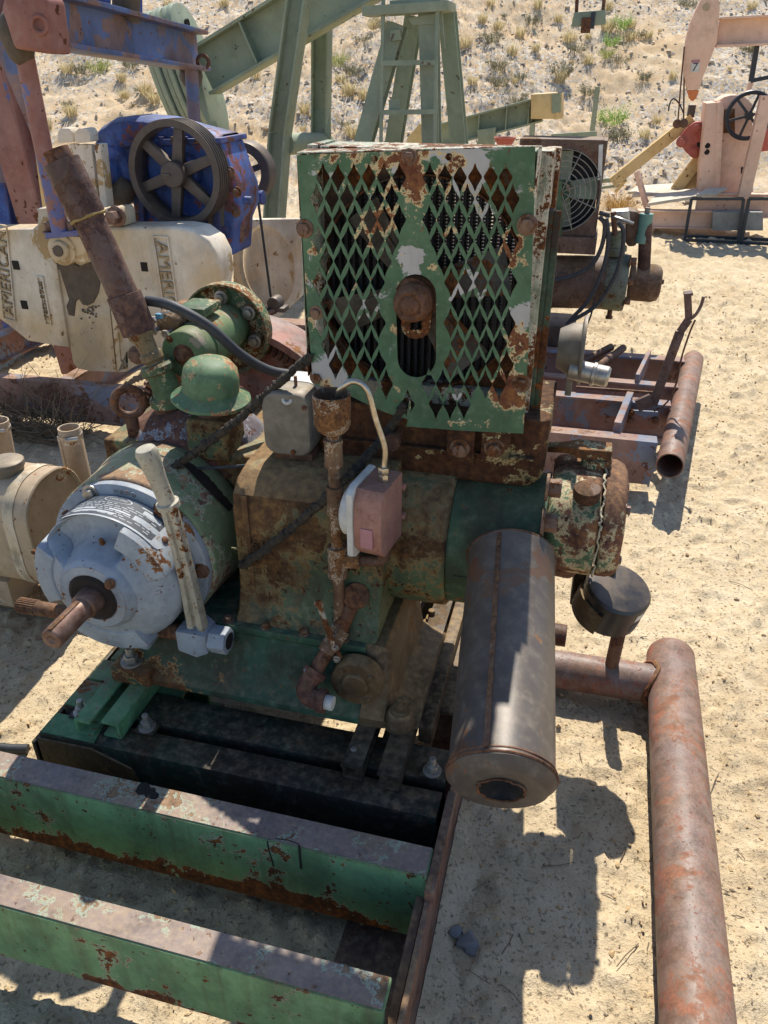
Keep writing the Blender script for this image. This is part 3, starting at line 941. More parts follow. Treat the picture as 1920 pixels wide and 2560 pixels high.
m = vprof([(-.15, .474), (-.125, .49), (-.105, .54), (-.1, .60), (-.1, .735), (-.088, .785), (-.055, .812), (.0, .825), (.29, .825), (.35, .78), (.36, .66), (.30, .56), (.16, .474)], -.325, .02)
m.box((-.74, .062, .47), (-.32, .355, .80))
m.jitter(.004, 14, 2)
cc = part('crankcase', m, M_RUSTG, eng, bev=.012, seg=3)
m = MB()
tm = text_mesh('1063', .034, .004)
m.mesh(tm, basis(Vector((-.285, -.1005, .665)), AU, AZ))
m.prism([(-.335, -.1005, .645), (-.235, -.1005, .645), (-.235, -.1005, .649), (-.335, -.1005, .649)], (0, -.003, 0))
part('cast_number', m, M_RUSTG, cc)
m = MB()
m.mesh(text_mesh('C 09-10', .022, .002), basis(Vector((-.27, -.1003, .615)), AU, AZ))
m.mesh(text_mesh('DR-D1569', .022, .002), basis(Vector((-.27, -.1003, .592)), AU, AZ))
part('cast_number', m, M_RUSTG, cc)
# rib and side pad where the pipe leaves the crankcase
m = MB().cyl(at(890, 1490, v=-.09), at(890, 1490, v=-.12), .03, n=20)
part('pipe_boss', m, M_RUST, cc, bev=.003)
m = MB().ball((-.02, -.06, .66), .05, (1, .9, 1))
m.cyl((.0, -.12, .655), (.0, -.10, .655), .016, n=14)
part('plug_boss', m, M_RUSTG, cc)
# flange band, cylinder barrel, head
VB, ZB = .125, .63
m = MB().lathe((-.02, VB, ZB), AU, [(0, 0), (0, .178), (.165, .178), (.17, .172), (.17, .0)], 56)
band = part('cylinder_flange', m, M_RUSTG, eng, bev=.003)
m = MB().lathe((.15, VB, ZB), AU, [(0, 0), (0, .166), (.195, .166), (.197, .169), (.206, .169), (.206, 0)], 56)
barrel = part('cylinder_barrel', m, weathered('barrel_green', lin('#324a38'), lin('#3d5a42'), chip=.12, scale=7, dust=.1, grime=.4, seed=41), eng, bev=.003)
m = MB().box((.17, VB - .169, ZB - .02), (.36, VB - .150, ZB - .012))
part('casting_rib', m, MATS['barrel_green'], barrel, bev=.002)
def rprof(pts, u0, u1, mb=None, ns=1):
    mb = mb or MB()
    return mb.prism([(u0, v, z) for v, z in pts], (u1 - u0, 0, 0))
HP = [(.02, .64), (.018, .745), (.03, .77), (.07, .80), (.14, .82), (.24, .815), (.27, .77), (.27, .64), (.25, .60), (.06, .60)]
M_HEAD = weathered('rusty_head', lin('#4f6a4e'), lin('#5d7757'), chip=.84, soft=.06, edge=.008, prim=lin('#bfae86'), prim_w=.025, scale=11, dust=.2, grime=.3, rust=(lin('#3c2620'), lin('#66463a'), lin('#96683e')), seed=42)
m = MB()
rings = []
for u, k in ((.358, .9), (.366, .98), (.376, 1), (.468, 1)):
    rings.append([(u, .145 + (v - .145) * k, .685 + (z - .685) * k) for v, z in HP])
m.loft(rings); m.jitter(.003, 18, 3)
head = part('cylinder_head', m, M_HEAD, eng, bev=.012, seg=3)
m = MB(); rings = []
for u, k in ((.474, 1.0), (.498, 1.0), (.516, .95), (.524, .84)):
    rings.append([(u, .145 + (v - .145) * k, .685 + (z - .685) * k) for v, z in HP])
m.loft(rings); m.jitter(.003, 18, 4)
vcv = part('valve_cover', m, M_HEAD, eng, bev=.008, seg=3)
m = MB()
loop = [Vector((.471, .145 + (v - .145) * 1.02, .685 + (z - .685) * 1.02)) for v, z in HP]
pts = []
for a, b in zip(loop, loop[1:] + loop[:1]):
    for k in range(8):
        pts.append(a.lerp(b, k / 8) + Vector((random.uniform(-.003, .003), random.uniform(-.002, .002), random.uniform(-.003, .003))))
pts.append(pts[0])
m.tube(pts, .0035, 6, radii=[random.uniform(.0014, .0034) for _ in pts])
part('ragged_gasket', m, plain('gasket_fibre', lin('#b8ab90'), lin('#8f836c'), .9, 0, 60, .6), vcv)
for z in (.77, .64):
    bolt(vcv, (.52, .08, z), AU, .010, M_STEEL)
for z in (.765, .64):
    bolt(vcv, (.52, .2, z), AU, .010, M_STEEL)
m = MB().cyl((.435, .075, .79), (.435, .07, .818), .029, n=24)
part('core_plug', m, M_RUST, head, bev=.003)
# head studs standing in the gap between barrel and head
for px, py, v in ((1378, 1213, .03), (1370, 1300, -.01), (1372, 1385, .0)):
    p = at(px, py, v=v)
    bolt(head, (.350, p.y - .012, p.z), AU, .020, M_BOLT, .026, stud=False, name='head_nut')
# rocker arm lever on top of the head
m = MB()
p0, p1 = at(1495, 1128, v=.19), at(1345, 1118, v=.24)
m.cyl((p0.x, p0.y, .80), (p0.x, p0.y, p0.z - .012), .034, n=20)
m.loft([[p0 + Vector((.03, -.026, -.01)), p0 + Vector((.03, .026, -.01)), p0 + Vector((.03, .026, .014)), p0 + Vector((.03, -.026, .014))],
        [p0 + Vector((-.04, -.03, -.01)), p0 + Vector((-.04, .03, -.01)), p0 + Vector((-.04, .03, .014)), p0 + Vector((-.04, -.03, .014))],
        [p0 + Vector((-.07, -.018, -.006)), p0 + Vector((-.07, .018, -.006)), p0 + Vector((-.07, .018, .010)), p0 + Vector((-.07, -.018, .010))],
        [p1 + Vector((0, -.015, -.006)), p1 + Vector((0, .015, -.006)), p1 + Vector((0, .015, .006)), p1 + Vector((0, -.015, .006))]])
part('rocker_arm', m, M_GREEN, head, bev=.004)
m = MB().tube([(.37, .22, .74), (.40, .2, .765), (.43, .2, .77)], .009, 8)
part('fuel_fitting', m, M_STEEL, head)

# ---- hopper under the radiator
m = MB()
HV0, HV1 = .07, .34
def rrect(u0, u1, z0, z1, r, v, n=5, rb=None):
    out = []
    for (cx, cz, a0, rr) in ((u1 - r, z1 - .006, 0, .006), (u0 + .006, z1 - .006, 90, .006), (u0 + r, z0 + r, 180, r), (u1 - r, z0 + r, 270, r)):
        if rr == .006:
            cx = u1 - .006 if a0 == 0 else u0 + .006
        for k in range(n + 1):
            a = math.radians(a0 + 90 * k / n)
            out.append((cx + rr * math.cos(a), v, cz + rr * math.sin(a)))
    return out
m.loft([rrect(-.175, .325, .80, .955, .05, HV0 + .012), rrect(-.19, .34, .785, .955, .055, HV0 + .03), rrect(-.19, .34, .785, .955, .055, HV1)])
m.jitter(.002, 12, 1)
hop = part('hopper_tank', m, M_HOPPER, eng, bev=.006, seg=3)
for px in (1150, 1237):
    p = at(px, 1118, v=.062)
    m = MB().box((p.x - .03, .058, p.z - .035), (p.x + .032, .084, p.z + .06))
    bk = part('mounting_lug', m, M_HOPPER, hop, bev=.006)
    bolt(bk, (p.x, .058, p.z), -AV, .015, M_BOLT)
p = at(990, 1088, v=.06)
m = MB().cyl(p + AV * .03, p - AV * .03, .013, n=14).cyl(p - AV * .03, p - AV * .045, .019, n=14)
part('drain_fitting', m, M_RUST, hop)
# ---- radiator: frame, core, shroud, fan, guard
RU0, RU1, RZ0, RZ1 = -.186, .268, .945, 1.472
GC = Vector((.043, .0, 1.205))
rad = part('radiator_frame', (lambda m: (m.box((RU0, .115, RZ0), (RU0 + .02, .24, RZ1)), m.box((RU1 - .008, .12, RZ0), (RU1 + .022, .2, RZ1 - .002)), m.box((RU1 + .001, .203, RZ0), (RU1 + .03, .25, RZ1 - .004)),
      m.box((RU0 + .022, .125, RZ1 - .035), (RU1 - .01, .24, RZ1 - .003)), m.box((RU0 + .022, .125, RZ0), (RU1 - .01, .24, RZ0 + .05)), m)[-1])(MB()),
      weathered('flaking_frame_paint', lin('#6f8268'), lin('#b9b4a4'), chip=.4, prim=lin('#c9bfa8'), prim_w=.05, scale=26, dust=.05, grime=.2, seed=43, streak=.5), eng, bev=.003)
m = MB()
u = RU0 + .03
while u < RU1 - .015:
    m.box((u - .0032, .165, RZ0 + .04), (u + .0032, .215, RZ1 - .03))
    u += .0155
part('core_tubes', m, M_CORE, rad)
m = MB()
z = RZ0 + .045
while z < RZ1 - .035:
    m.box((RU0 + .022, .176, z), (RU1 - .01, .204, z + .0008))
    z += .0068
part('core_fins', m, M_CORE, rad)

def plate_with_holes(outline, holes, y, th, name):
    """flat plate in the u-z plane with openings, as a mesh"""
    cu = bpy.data.curves.new(name, 'CURVE'); cu.dimensions = '2D'; cu.fill_mode = 'BOTH'; cu.extrude = th / 2
    for loop in [outline] + holes:
        s = cu.splines.new('POLY'); s.points.add(len(loop) - 1); s.use_cyclic_u = True
        for p, q in zip(s.points, loop):
            p.co = (q[0], q[1], 0, 1)
    ob = bpy.data.objects.new(name, cu); C.objects.link(ob)
    me = bpy.data.meshes.new_from_object(ob.evaluated_get(bpy.context.evaluated_depsgraph_get()))
    bpy.data.objects.remove(ob); bpy.data.curves.remove(cu)
    mb = MB()
    mb.mesh(me, Matrix(((1, 0, 0, 0), (0, 0, 1, y), (0, 1, 0, 0), (0, 0, 0, 1))))
    bmesh.ops.remove_doubles(mb.bm, verts=mb.bm.verts[:], dist=1e-5)
    return mb
def circ(c, r, n=48):
    return [(c[0] + r * math.cos(2 * math.pi * k / n), c[1] + r * math.sin(2 * math.pi * k / n)) for k in range(n)]
m = plate_with_holes([(RU0 + .002, RZ0 + .01), (RU1 - .01, RZ0 + .01), (RU1 - .01, RZ1 - .006), (RU0 + .002, RZ1 - .006)], [circ((.042, 1.205), .219)], .150, .002, 'shroud')
m.lathe((.042, .150, 1.205), -AV, [(0, .219), (.022, .219), (.022, .216), (0, .216)], 56)
part('fan_shroud', m, M_SHROUD, rad, bev=0)
m = MB()
for k in range(4):
    a = math.radians((17, 128, 203, 309)[k])
    d = Vector((math.cos(a), 0, math.sin(a))); s = Vector((-math.sin(a), 0, math.cos(a)))
    c0 = Vector((.04, .112, 1.205))
    w = .05
    tilt = AV * .022
    m.prism([c0 + d * .045 - s * w * .5 - tilt * .6, c0 + d * .19 - s * w - tilt, c0 + d * .193 + s * w * .8 + tilt, c0 + d * .045 + s * w * .5 + tilt * .6], AV * .003)
    m.prism([c0 + d * .02 - s * .018 - AV * .006, c0 + d * .12 - s * .02 - AV * .01, c0 + d * .12 + s * .02 + AV * .004, c0 + d * .02 + s * .018 - AV * .002], -AV * .004)
fan = part('fan_blades', m, M_BLADE, rad, bev=.001)
m = MB().lathe((.04, .13, 1.205), -AV, [(0, 0), (0, .055), (.012, .058), (.02, .046), (.028, .058), (.036, .055), (.04, .04), (.075, .038), (.08, 0)], 36)
part('fan_hub', m, M_RUST, fan, bev=.002)
# the perforated guard, bent up at its lower left corner
gz = lambda zx, zy: (700 + zx * .4521, 320 + zy * .4521)
def g2(zx, zy):
    p = at(*gz(zx, zy), v=.05)
    return (p.x, p.z)
outl = [g2(*q) for q in ((92, 150), (250, 143), (500, 135), (760, 128), (1000, 118), (1200, 110), (1412, 102), (1405, 400), (1392, 800), (1375, 1200), (1345, 1690), (1180, 1682), (1000, 1672), (860, 1660), (700, 1648), (712, 1600), (725, 1555), (722, 1512), (716, 1505), (706, 1552), (700, 1604), (640, 1590), (560, 1558), (470, 1515), (400, 1478), (350, 1455), (300, 1432), (250, 1420), (190, 1412), (175, 1250), (150, 1000), (125, 600), (108, 350))]
slot = []
for k in range(13):
    a = math.radians(180 - 15 * k)
    slot.append(g2(752 + 112 * math.cos(a), 925 - 118 * math.sin(a)))
for k in range(13):
    a = math.radians(0 - 15 * k)
    slot.append(g2(756 + 106 * math.cos(a), 1272 - 108 * math.sin(a)))
holes = [slot]
def hubw(x, y):
    d = x - 738
    if y < 500: return abs(d) < 62
    if y < 830: return abs(d) < 62 + (y - 500) * .36
    if y < 1160: return abs(d) < 178
    if y < 1400: return abs(d) < 178 - (y - 1160) * .10 or (d > 0 and abs(d) < 190)
    return -115 < d < 70 if y < 1480 else -20 < d < 60
def hbot(x):
    if x < 300: return 1330
    if x < 735: return 1370 + (x - 300) * .5
    if x < 950: return 1600
    return 1600 - (x - 950) * .33
row = 0
y = 272
hr = random.Random(3)
while y < 1600:
    sc = 1 - (y - 272) * .00002
    pitch = 83.0 - (y - 272) * .0055
    sh = 0 if row % 2 == 0 else pitch / 2
    sk = (y - 272) * .035
    for i in range(-2, 17):
        x = 238 + i * pitch * 1.015 - sh + sk
        lim_l = 205 - 30 * (row % 2) + (y - 272) * .03
        if x < lim_l or x > 1322 - (y - 272) * .035 + (8 if row % 2 else -40) or hubw(x, y) or y + 78 > hbot(x) + 40:
            continue
        hw, hh = 37.3 + hr.uniform(-1.2, .8), 85 + hr.uniform(-2.5, 2)
        ox, oy = hr.uniform(-2, 2), hr.uniform(-2, 2)
        cx, cy = x + ox, y + oy
        holes.append([g2(cx, cy - hh), g2(cx + hw * .33, cy - hh * .55), g2(cx + hw, cy - 6), g2(cx + hw, cy + 6), g2(cx + hw * .33, cy + hh * .6), g2(cx, cy + hh), g2(cx - hw * .33, cy + hh * .6), g2(cx - hw, cy + 6), g2(cx - hw, cy - 6), g2(cx - hw * .33, cy - hh * .55)])
    y += 117.5 - row * .7
    row += 1
for (x, y) in ((522, 172), (935, 160)):
    holes.append([g2(x + 20 * math.cos(t), y + 22 * math.sin(t)) for t in [k * math.pi / 6 for k in range(12)]])
m = plate_with_holes(outl, holes, .05, .0022, 'guard')
for q in m.bm.verts:
    u, z = q.co.x, q.co.z
    f = max(0.0, (.06 - u) / .24) * max(0.0, (1.13 - z) / .2)
    q.co.y += -.012 * min(f, 1.2) + .003 * math.sin(u * 17) * math.sin(z * 13)
guard = part('perforated_guard', m, M_GUARD, eng, sharp=30, label='chipped green guard plate punched with diamond holes')
m = MB()
m.box((.2652, .051, .948), (.2685, .105, 1.478)); m.box((-.1845, .051, 1.02), (-.1825, .105, 1.458))
top = [(-.184, .0515, 1.4605), (.2685, .0515, 1.4805), (.2685, .112, 1.476), (-.184, .112, 1.462)]
m.prism(top, (0, 0, .0025))
m.jitter(.0015, 20, 5)
part('guard_flange', m, MATS['flaking_frame_paint'], guard, bev=.0008)
for zx, zy, r in ((138, 556, .012), (1368, 535, .013), (208, 1378, .012), (1335, 1412, .013), (716, 160, .010), (200, 1020, .010)):
    p = at(*gz(zx, zy), v=.0495)
    bolt(guard, p, -AV, r, M_BOLT)
# adjusting bracket and bearing nose in the slot
m = MB()
c = Vector((.04, .065, 1.185))
pts = [g2(752 + 88 * math.cos(math.radians(180 - 15 * k)), 960 - 92 * math.sin(math.radians(180 - 15 * k))) for k in range(13)] + [g2(745 + 82 * math.cos(math.radians(-15 * k)), 1100 - 75 * math.sin(math.radians(-15 * k))) for k in range(13)]
br = plate_with_holes(pts, [[g2(*q) for q in ((712, 1050), (778, 1050), (778, 1125), (712, 1125))]], .066, .012, 'bracket')
brk = part('fan_bracket', br, weathered('rusty_bracket', lin('#5a6b50'), lin('#7a5a44'), chip=.6, prim=lin('#bba680'), prim_w=.03, scale=22, dust=.05, grime=.2, seed=44), guard, bev=.002)
p = at(*gz(733, 965), v=.05)
m = MB().lathe((p.x, .075, p.z), -AV, [(0, 0), (0, .040), (.012, .042), (.03, .038), (.05, .033), (.055, .030), (.058, .026), (.055, .020), (.06, .017), (.064, .008), (.064, 0)], 32)
m.jitter(.0015, 50, 2)
part('bearing_nose', m, M_RUST, brk)
# dark angle post beside the radiator
pa, pb = at(1389, 525, v=.16), at(1372, 1055, v=.16)
m = MB(); m.box((pa.x - .016, .15, .935), (pa.x - .002, .185, pa.z)); m.box((pa.x - .002, .15, .935), (pa.x + .012, .156, pa.z))
part('angle_post', m, weathered('dark_angle', lin('#3d5240'), lin('#4a3e38'), chip=.5, scale=13, dust=.05, grime=.4, seed=45), rad, bev=.002)
# bright metal governor unit behind the radiator
ga = part('governor', (lambda m: (m.lathe(at(1395, 870, v=.34), AU, [(0, 0), (0, .045), (.03, .06), (.05, .062), (.052, .078), (.06, .08), (.06, 0)], 32), m.box((.36, .31, .93), (.375, .37, 1.02)), m)[-1])(MB()), M_GREYC, eng, bev=.002)
p = at(1425, 922, v=.30)
m = MB().lathe(p, Vector((1, -.12, -.1)), [(0, 0), (0, .024), (.05, .024), (.052, .027), (.058, .027), (.06, .024), (.085, .024), (.09, .02), (.09, 0)], 24)
part('solenoid', m, M_ZINC, ga)

# ---- clutch, bell housing, shaft, lever
def vl(v0, prof, n=56, u=UC, z=ZC):
    return MB().lathe((u, v0, z), AV, prof, n)
m = vl(-.125, [(0, 0), (0, .196), (.006, .202), (.05, .203), (.11, .206), (.15, .212), (.175, .212), (.185, .205), (.185, 0)])
m.jitter(.002, 10, 7)
bell = part('bell_housing', m, M_BELL, eng, bev=.003)
# window in the bell housing
m = MB(); r = .206
for k in range(10):
    q4 = []
    for kk, side in ((k, 0), (k + 1, 0), (k + 1, 1), (k, 1)):
        a = math.radians(64 - 4.2 * kk); wd = .030 * math.sin(math.pi * (.12 + .76 * kk / 10))
        q4.append(Vector((UC + (r + .0045) * math.cos(a), .004 + (wd if side else -wd), ZC + (r + .0045) * math.sin(a))))
    m.poly(q4)
bmesh.ops.remove_doubles(m.bm, verts=m.bm.verts[:], dist=1e-5)
part('housing_window', m, M_DARK, bell)
m = vl(-.148, [(0, 0), (0, .190), (.003, .197), (.022, .197), (.022, 0)])
cl_fl = part('clutch_flange', m, M_CLUTCH, eng, bev=.002)
CYV0, CYV1 = -.255, -.150
m = MB()
prof = [(-.302, .058), (-.302, .078), (-.290, .088), (-.280, .092), (-.268, .115), (-.248, .150), (-.232, .163), (-.215, .168), (CYV1, .170)]
fullp = [(-.296, 0), (-.296, .058)] + prof + [(CYV1, 0)]
dense = [fullp[0]]
for (a0_, b0_), (a1_, b1_) in zip(fullp, fullp[1:]):
    for k in range(1, 4):
        dense.append((a0_ + (a1_ - a0_) * k / 3, b0_ + (b1_ - b0_) * k / 3))
m.lathe((UC, 0, ZC), AV, dense, 144)
for q in m.bm.verts:      # the casting is scooped out between hub and nameplate shelf
    du, dz = q.co.x - UC, q.co.z - ZC
    r_ = math.hypot(du, dz); an = math.degrees(math.atan2(dz, du))
    if .085 < r_ < .1675 and q.co.y < -.2:
        wa = max(0.0, min(1.0, (an - 54) / 5)) * max(0.0, min(1.0, (146 - an) / 5))
        wr = max(0.0, min(1.0, (r_ - .088) / .02)) * max(0.0, min(1.0, (.1685 - r_) / .006))
        tgt = -.212 - .03 * max(0.0, (.125 - r_) / .04)
        if q.co.y < tgt:
            q.co.y += (tgt - q.co.y) * wa * wr
        elif r_ > .15:
            q.co.y -= 0
    if r_ > .160 and -.25 < q.co.y < -.2 and 50 < an < 150:
        q.co.y -= .012 * min(1, (an - 50) / 6) * min(1, (150 - an) / 6)
m.jitter(.0015, 18, 9)
cover = part('clutch_cover', m, M_CLUTCH, eng, bev=.0)
# raised pads on the cover front
for a0, a1, r1 in ((18, 66, .176), (150, 205, .176), (232, 300, .178)):
    n = 8
    top, bot = [], []
    ringA = []
    m = MB()
    for (vv, r0) in ((-.268, .125), (-.262, r1 - .006), (-.20, r1)):
        ringA.append([Vector((UC + r0 * math.cos(math.radians(a0 + (a1 - a0) * k / n)), vv, ZC + r0 * math.sin(math.radians(a0 + (a1 - a0) * k / n)))) for k in range(n + 1)])
    ringB = [[p + (Vector((UC, p.y, ZC)) - p).normalized() * .03 + AV * .035 for p in r] for r in ringA]
    loop = lambda R0, R1: R0 + R1[::-1]
    m.loft([ [ringA[0][k], ringA[1][k], ringA[2][k], ringB[2][k], ringB[1][k], ringB[0][k]] for k in range(n + 1)])
    part('cover_pad', m, M_CLUTCH, cover, bev=.003)
m = MB().loft([[(UC - .07, -.235, ZC - .13), (UC + .075, -.235, ZC - .13), (UC + .075, -.15, ZC - .13), (UC - .07, -.15, ZC - .13)],
               [(UC - .055, -.228, ZC - .19), (UC + .06, -.228, ZC - .19), (UC + .06, -.15, ZC - .19), (UC - .055, -.15, ZC - .19)],
               [(UC - .05, -.222, ZC - .205), (UC + .055, -.222, ZC - .205), (UC + .055, -.155, ZC - .205), (UC - .05, -.155, ZC - .205)]])
part('cover_foot', m, M_CLUTCH, cover, bev=.012, seg=3)
m = MB().lathe((UC, -.301, ZC), AV, [(-.004, .029), (-.006, .05), (0, .057), (.004, .03), (.004, 0)], 36)
part('oil_seal', m, M_DARK, cover)
m = MB().lathe((UC, -.45, ZC), AV, [(.012, 0), (.0, .010), (0, .0205), (.004, .0235), (.11, .0235), (.112, .029), (.15, .031), (.15, 0)], 36)
sh = part('clutch_shaft', m, M_STEEL, cover, bev=.001)
m = MB().box((UC - .005, -.447, ZC + .019), (UC + .005, -.35, ZC + .026)); 
part('key', m, M_RUST, sh, bev=.001)
for a, rr in ((112, .182), (55, .182), (0, .182), (168, .182)):
    a = math.radians(a)
    bolt(cl_fl, (UC + rr * math.cos(a), -.147, ZC + rr * math.sin(a)), -AV, .013, M_ZINC if a > 1.5 and a < 2 else M_BOLT, .012)
m = MB().mesh(text_mesh('6658', .03, .0015), Matrix.Identity(4))
for q in m.bm.verts:
    a = math.radians(84) - q.co.x / .19
    rr = .183 + q.co.y * .6
    q.co = Vector((UC + rr * math.cos(a), -.149 - q.co.z, ZC + rr * math.sin(a)))
part('cast_number', m, M_CLUTCH, cl_fl)
# nameplate wrapped on the cover
def wrap(x, y, h):
    """x along the arc (metres, + to the right), y along v towards the front is negative"""
    a = math.radians(78) - x / .172
    return Vector((UC + (.172 + h) * math.cos(a), -.196 + y * 1.0, ZC + (.172 + h) * math.sin(a)))
def wrapped_rect(m, x0, x1, y0, y1, h, rad=.0, n=16):
    if rad > 0:
        pts = []
        for cx, cy, a0 in ((x1 - rad, y1 - rad, 0), (x0 + rad, y1 - rad, 90), (x0 + rad, y0 + rad, 180), (x1 - rad, y0 + rad, 270)):
            for k in range(5):
                a = math.radians(a0 + 22.5 * k)
                pts.append((cx + rad * math.cos(a), cy + rad * math.sin(a)))
    xs = [x0 + (x1 - x0) * k / n for k in range(n + 1)]
    for a, b in zip(xs, xs[1:]):
        def yl(x):
            d = 0
            if rad > 0:
                e = max(0, x0 + rad - x, x - (x1 - rad))
                d = rad - math.sqrt(max(0, rad * rad - e * e))
            return y0 + d, y1 - d
        (a0, a1), (b0, b1) = yl(a), yl(b)
        m.bm.faces.new([m.bm.verts.new(wrap(*q, h)) for q in ((a, a0), (b, b0), (b, b1), (a, a1))])
    bmesh.ops.remove_doubles(m.bm, verts=m.bm.verts[:], dist=1e-6)
    return m
m = wrapped_rect(MB(), -.150, .130, -.046, .040, .002, .022, 28)
npl = part('nameplate', m, M_PRINT, cover, label='curved black and silver nameplate')
m = wrapped_rect(MB(), -.138, .098, -.040, .035, .0026, .004, 28)
part('nameplate_field', m, M_PLATE, npl)
m = MB()
nr = random.Random(7)
for k, yy in enumerate((.010, .003, -.004, -.011, -.018, -.025, -.032)):
    x = -.125
    while x < .078:
        L = nr.uniform(.006, .022)
        if nr.random() < .86:
            wrapped_rect(m, x, min(x + L, .085), yy - .0011, yy + .0011, .0029, 0, 2)
        x += L + .004
for (x0, x1, y0, y1) in ((.045, .09, .012, .024), (-.02, .03, -.014, -.009), (-.11, -.05, -.020, -.014), (-.1, .0, -.03, -.024), (.035, .06, .028, .031), (-.13, .092, .0155, .0165)):
    wrapped_rect(m, x0, x1, y0, y1, .0029, 0, 6)
def wrapped_text(m, s, size, x, y, h=.0030):
    me = text_mesh(s, size, 0)
    k0 = len(m.bm.verts)
    vs = [m.bm.verts.new(wrap(x + q.co.x, y + q.co.y, h)) for q in me.vertices]
    for p in me.polygons:
        try: m.bm.faces.new([vs[i] for i in p.vertices])
        except ValueError: pass
wrapped_text(m, 'TWIN DISC', .0085, -.02, .026)
for k in range(28):
    a0, a1 = 2 * math.pi * k / 28, 2 * math.pi * (k + 1) / 28
    m.bm.faces.new([m.bm.verts.new(wrap(-.02 + r * math.cos(a), .026 + r * .34 * math.sin(a), .003)) for r, a in ((.030, a0), (.030, a1), (.033, a1), (.033, a0))])
part('nameplate_print', m, M_PRINT, npl)
for x, y in ((.118, -.008), (-.146, -.004)):
    p = wrap(x, y, .002); nrm = (p - Vector((UC, p.y, ZC))).normalized()
    m = MB().lathe(p, nrm, [(0, .0085), (.004, .008), (.006, .004), (.006, 0)], 14)
    part('screw', m, M_RUST, npl)
# grease fittings
for px, py, v, ax, nm in ((265, 1375, -.235, Vector((0, -.3, 1)), 'grease_fitting'), (118, 1385, -.2, Vector((-1, -.2, .15)), 'grease_fitting'), (1, 1, 0, 0, None)):
    if nm:
        p = at(px, py, v=v)
        ax = ax.normalized()
        m = MB().cyl(p - ax * .03, p + ax * .002, .016, n=16).hexa(p, ax, .013, .012).cyl(p + ax * .012, p + ax * .03, .006, n=10).ball(p + ax * .032, .006)
        part(nm, m, M_BOLT, cover, bev=.001)
m = MB().cyl(at(275, 1460, v=-.29), at(275, 1460, v=-.31), .012, n=14)
part('plug', m, M_RUST, cover, bev=.002)
# splined cross shaft on the left, lever shaft and clevis on the right
pl = at(60, 1520, v=-.19)
m = MB()
m.cyl((pl.x, -.2, ZC - .15), (UC - .1, -.2, ZC - .15), .018, n=22)
n = 22
for k in range(n):
    a = 2 * math.pi * k / n
    m.bar((pl.x - .0, -.2 + .018 * math.cos(a), ZC - .15 + .018 * math.sin(a)), (pl.x + .05, -.2 + .018 * math.cos(a), ZC - .15 + .018 * math.sin(a)), .0025, .0025)
part('splined_cross_shaft', m, M_RUST, cover)
LZ = at(500, 1590, v=-.2).z
m = MB().cyl((UC + .08, -.2, LZ), (-.33, -.2, LZ), .019, n=22)
lsh = part('lever_shaft', m, M_RUST, cover)
m = MB()
m.loft([[(-.435, -.232, LZ - .028), (-.435, -.168, LZ - .028), (-.435, -.168, LZ + .03), (-.435, -.232, LZ + .03)],
        [(-.385, -.238, LZ - .034), (-.385, -.162, LZ - .034), (-.385, -.162, LZ + .036), (-.385, -.238, LZ + .036)],
        [(-.36, -.228, LZ - .026), (-.36, -.172, LZ - .026), (-.36, -.172, LZ + .026), (-.36, -.228, LZ + .026)]])
m.hexa((-.362, -.2, LZ), AU, .034, .045)
hub = part('lever_hub', m, M_CLUTCH, lsh, bev=.006)
m = MB().cyl((-.318, -.2, LZ), (-.3165, -.2, LZ), .02, n=18)
part('hub_bore', m, M_DARK, hub)
lev = [at(497, 1575, v=-.205), at(470, 1450, v=-.213), at(440, 1330, v=-.222), at(415, 1245, v=-.23)]
m = MB()
rings = []
for p, w, t in zip(lev, (.020, .017, .016, .0155), (.015, .012, .011, .010)):
    rings.append([p + Vector((-w, -t, 0)), p + Vector((-w * .3, -t * 1.0, 0)), p + Vector((-w * .2, -t * .4, 0)), p + Vector((w * .2, -t * .4, 0)), p + Vector((w * .3, -t, 0)), p + Vector((w, -t, 0)), p + Vector((w, t, 0)), p + Vector((-w, t, 0))])
m.loft(rings)
lv = part('clutch_lever', m, M_LEVER, eng, bev=.002, label='grey clutch lever with flaking paint')
h0, h1 = at(418, 1255, v=-.228), at(357, 1108, v=-.245)
d = (h1 - h0); L = d.length
m = MB().lathe(h0 - d.normalized() * .012, d, [(0, 0), (0, .024), (.012, .0245), (.014, .018), (.03, .0175), (L * .5, .0185), (L - .03, .022), (L - .01, .0235), (L, .019), (L + .006, 0)], 24)
part('handle', m, M_LEVER, lv)

# ---- domed cover, filler and breather on the crankcase
m = MB()
m.ball((-.545, .19, .735), 1.0, (.20, .165, .135), 40)
m.jitter(.004, 9, 4)
dome = part('domed_cover', m, M_COVER, eng)
m = MB().lathe((-.545, .19, .735), AZ, [(0, .0), (0, .17), (.012, .172), (.016, .165), (.016, 0)], 48)
for q in m.bm.verts:
    q.co.x = -.545 + (q.co.x + .545) * 1.28
part('cover_rim', m, M_RUST, dome)
hb = at(527, 985, v=.10)
m = MB().loft([[(hb.x - .055, hb.y - .05, .78), (hb.x + .055, hb.y - .05, .78), (hb.x + .055, hb.y + .06, .78), (hb.x - .055, hb.y + .06, .78)],
               [(hb.x - .052, hb.y - .048, .885), (hb.x + .05, hb.y - .048, .885), (hb.x + .05, hb.y + .055, .885), (hb.x - .052, hb.y + .055, .885)]])
part('filler_boss', m, M_RUSTG, dome, bev=.012, seg=3)
m = MB()
prof = [(0, 0), (0, .036)]
for k in range(9):
    prof += [(.002 + .005 * k, .038), (.0045 + .005 * k, .0355)]
prof += [(.05, .036), (.05, 0)]
m.lathe((hb.x, hb.y, .885), AZ, prof, 32)
part('threaded_neck', m, M_STEEL, dome)
ax = Vector((.10, -.02, 1)).normalized()
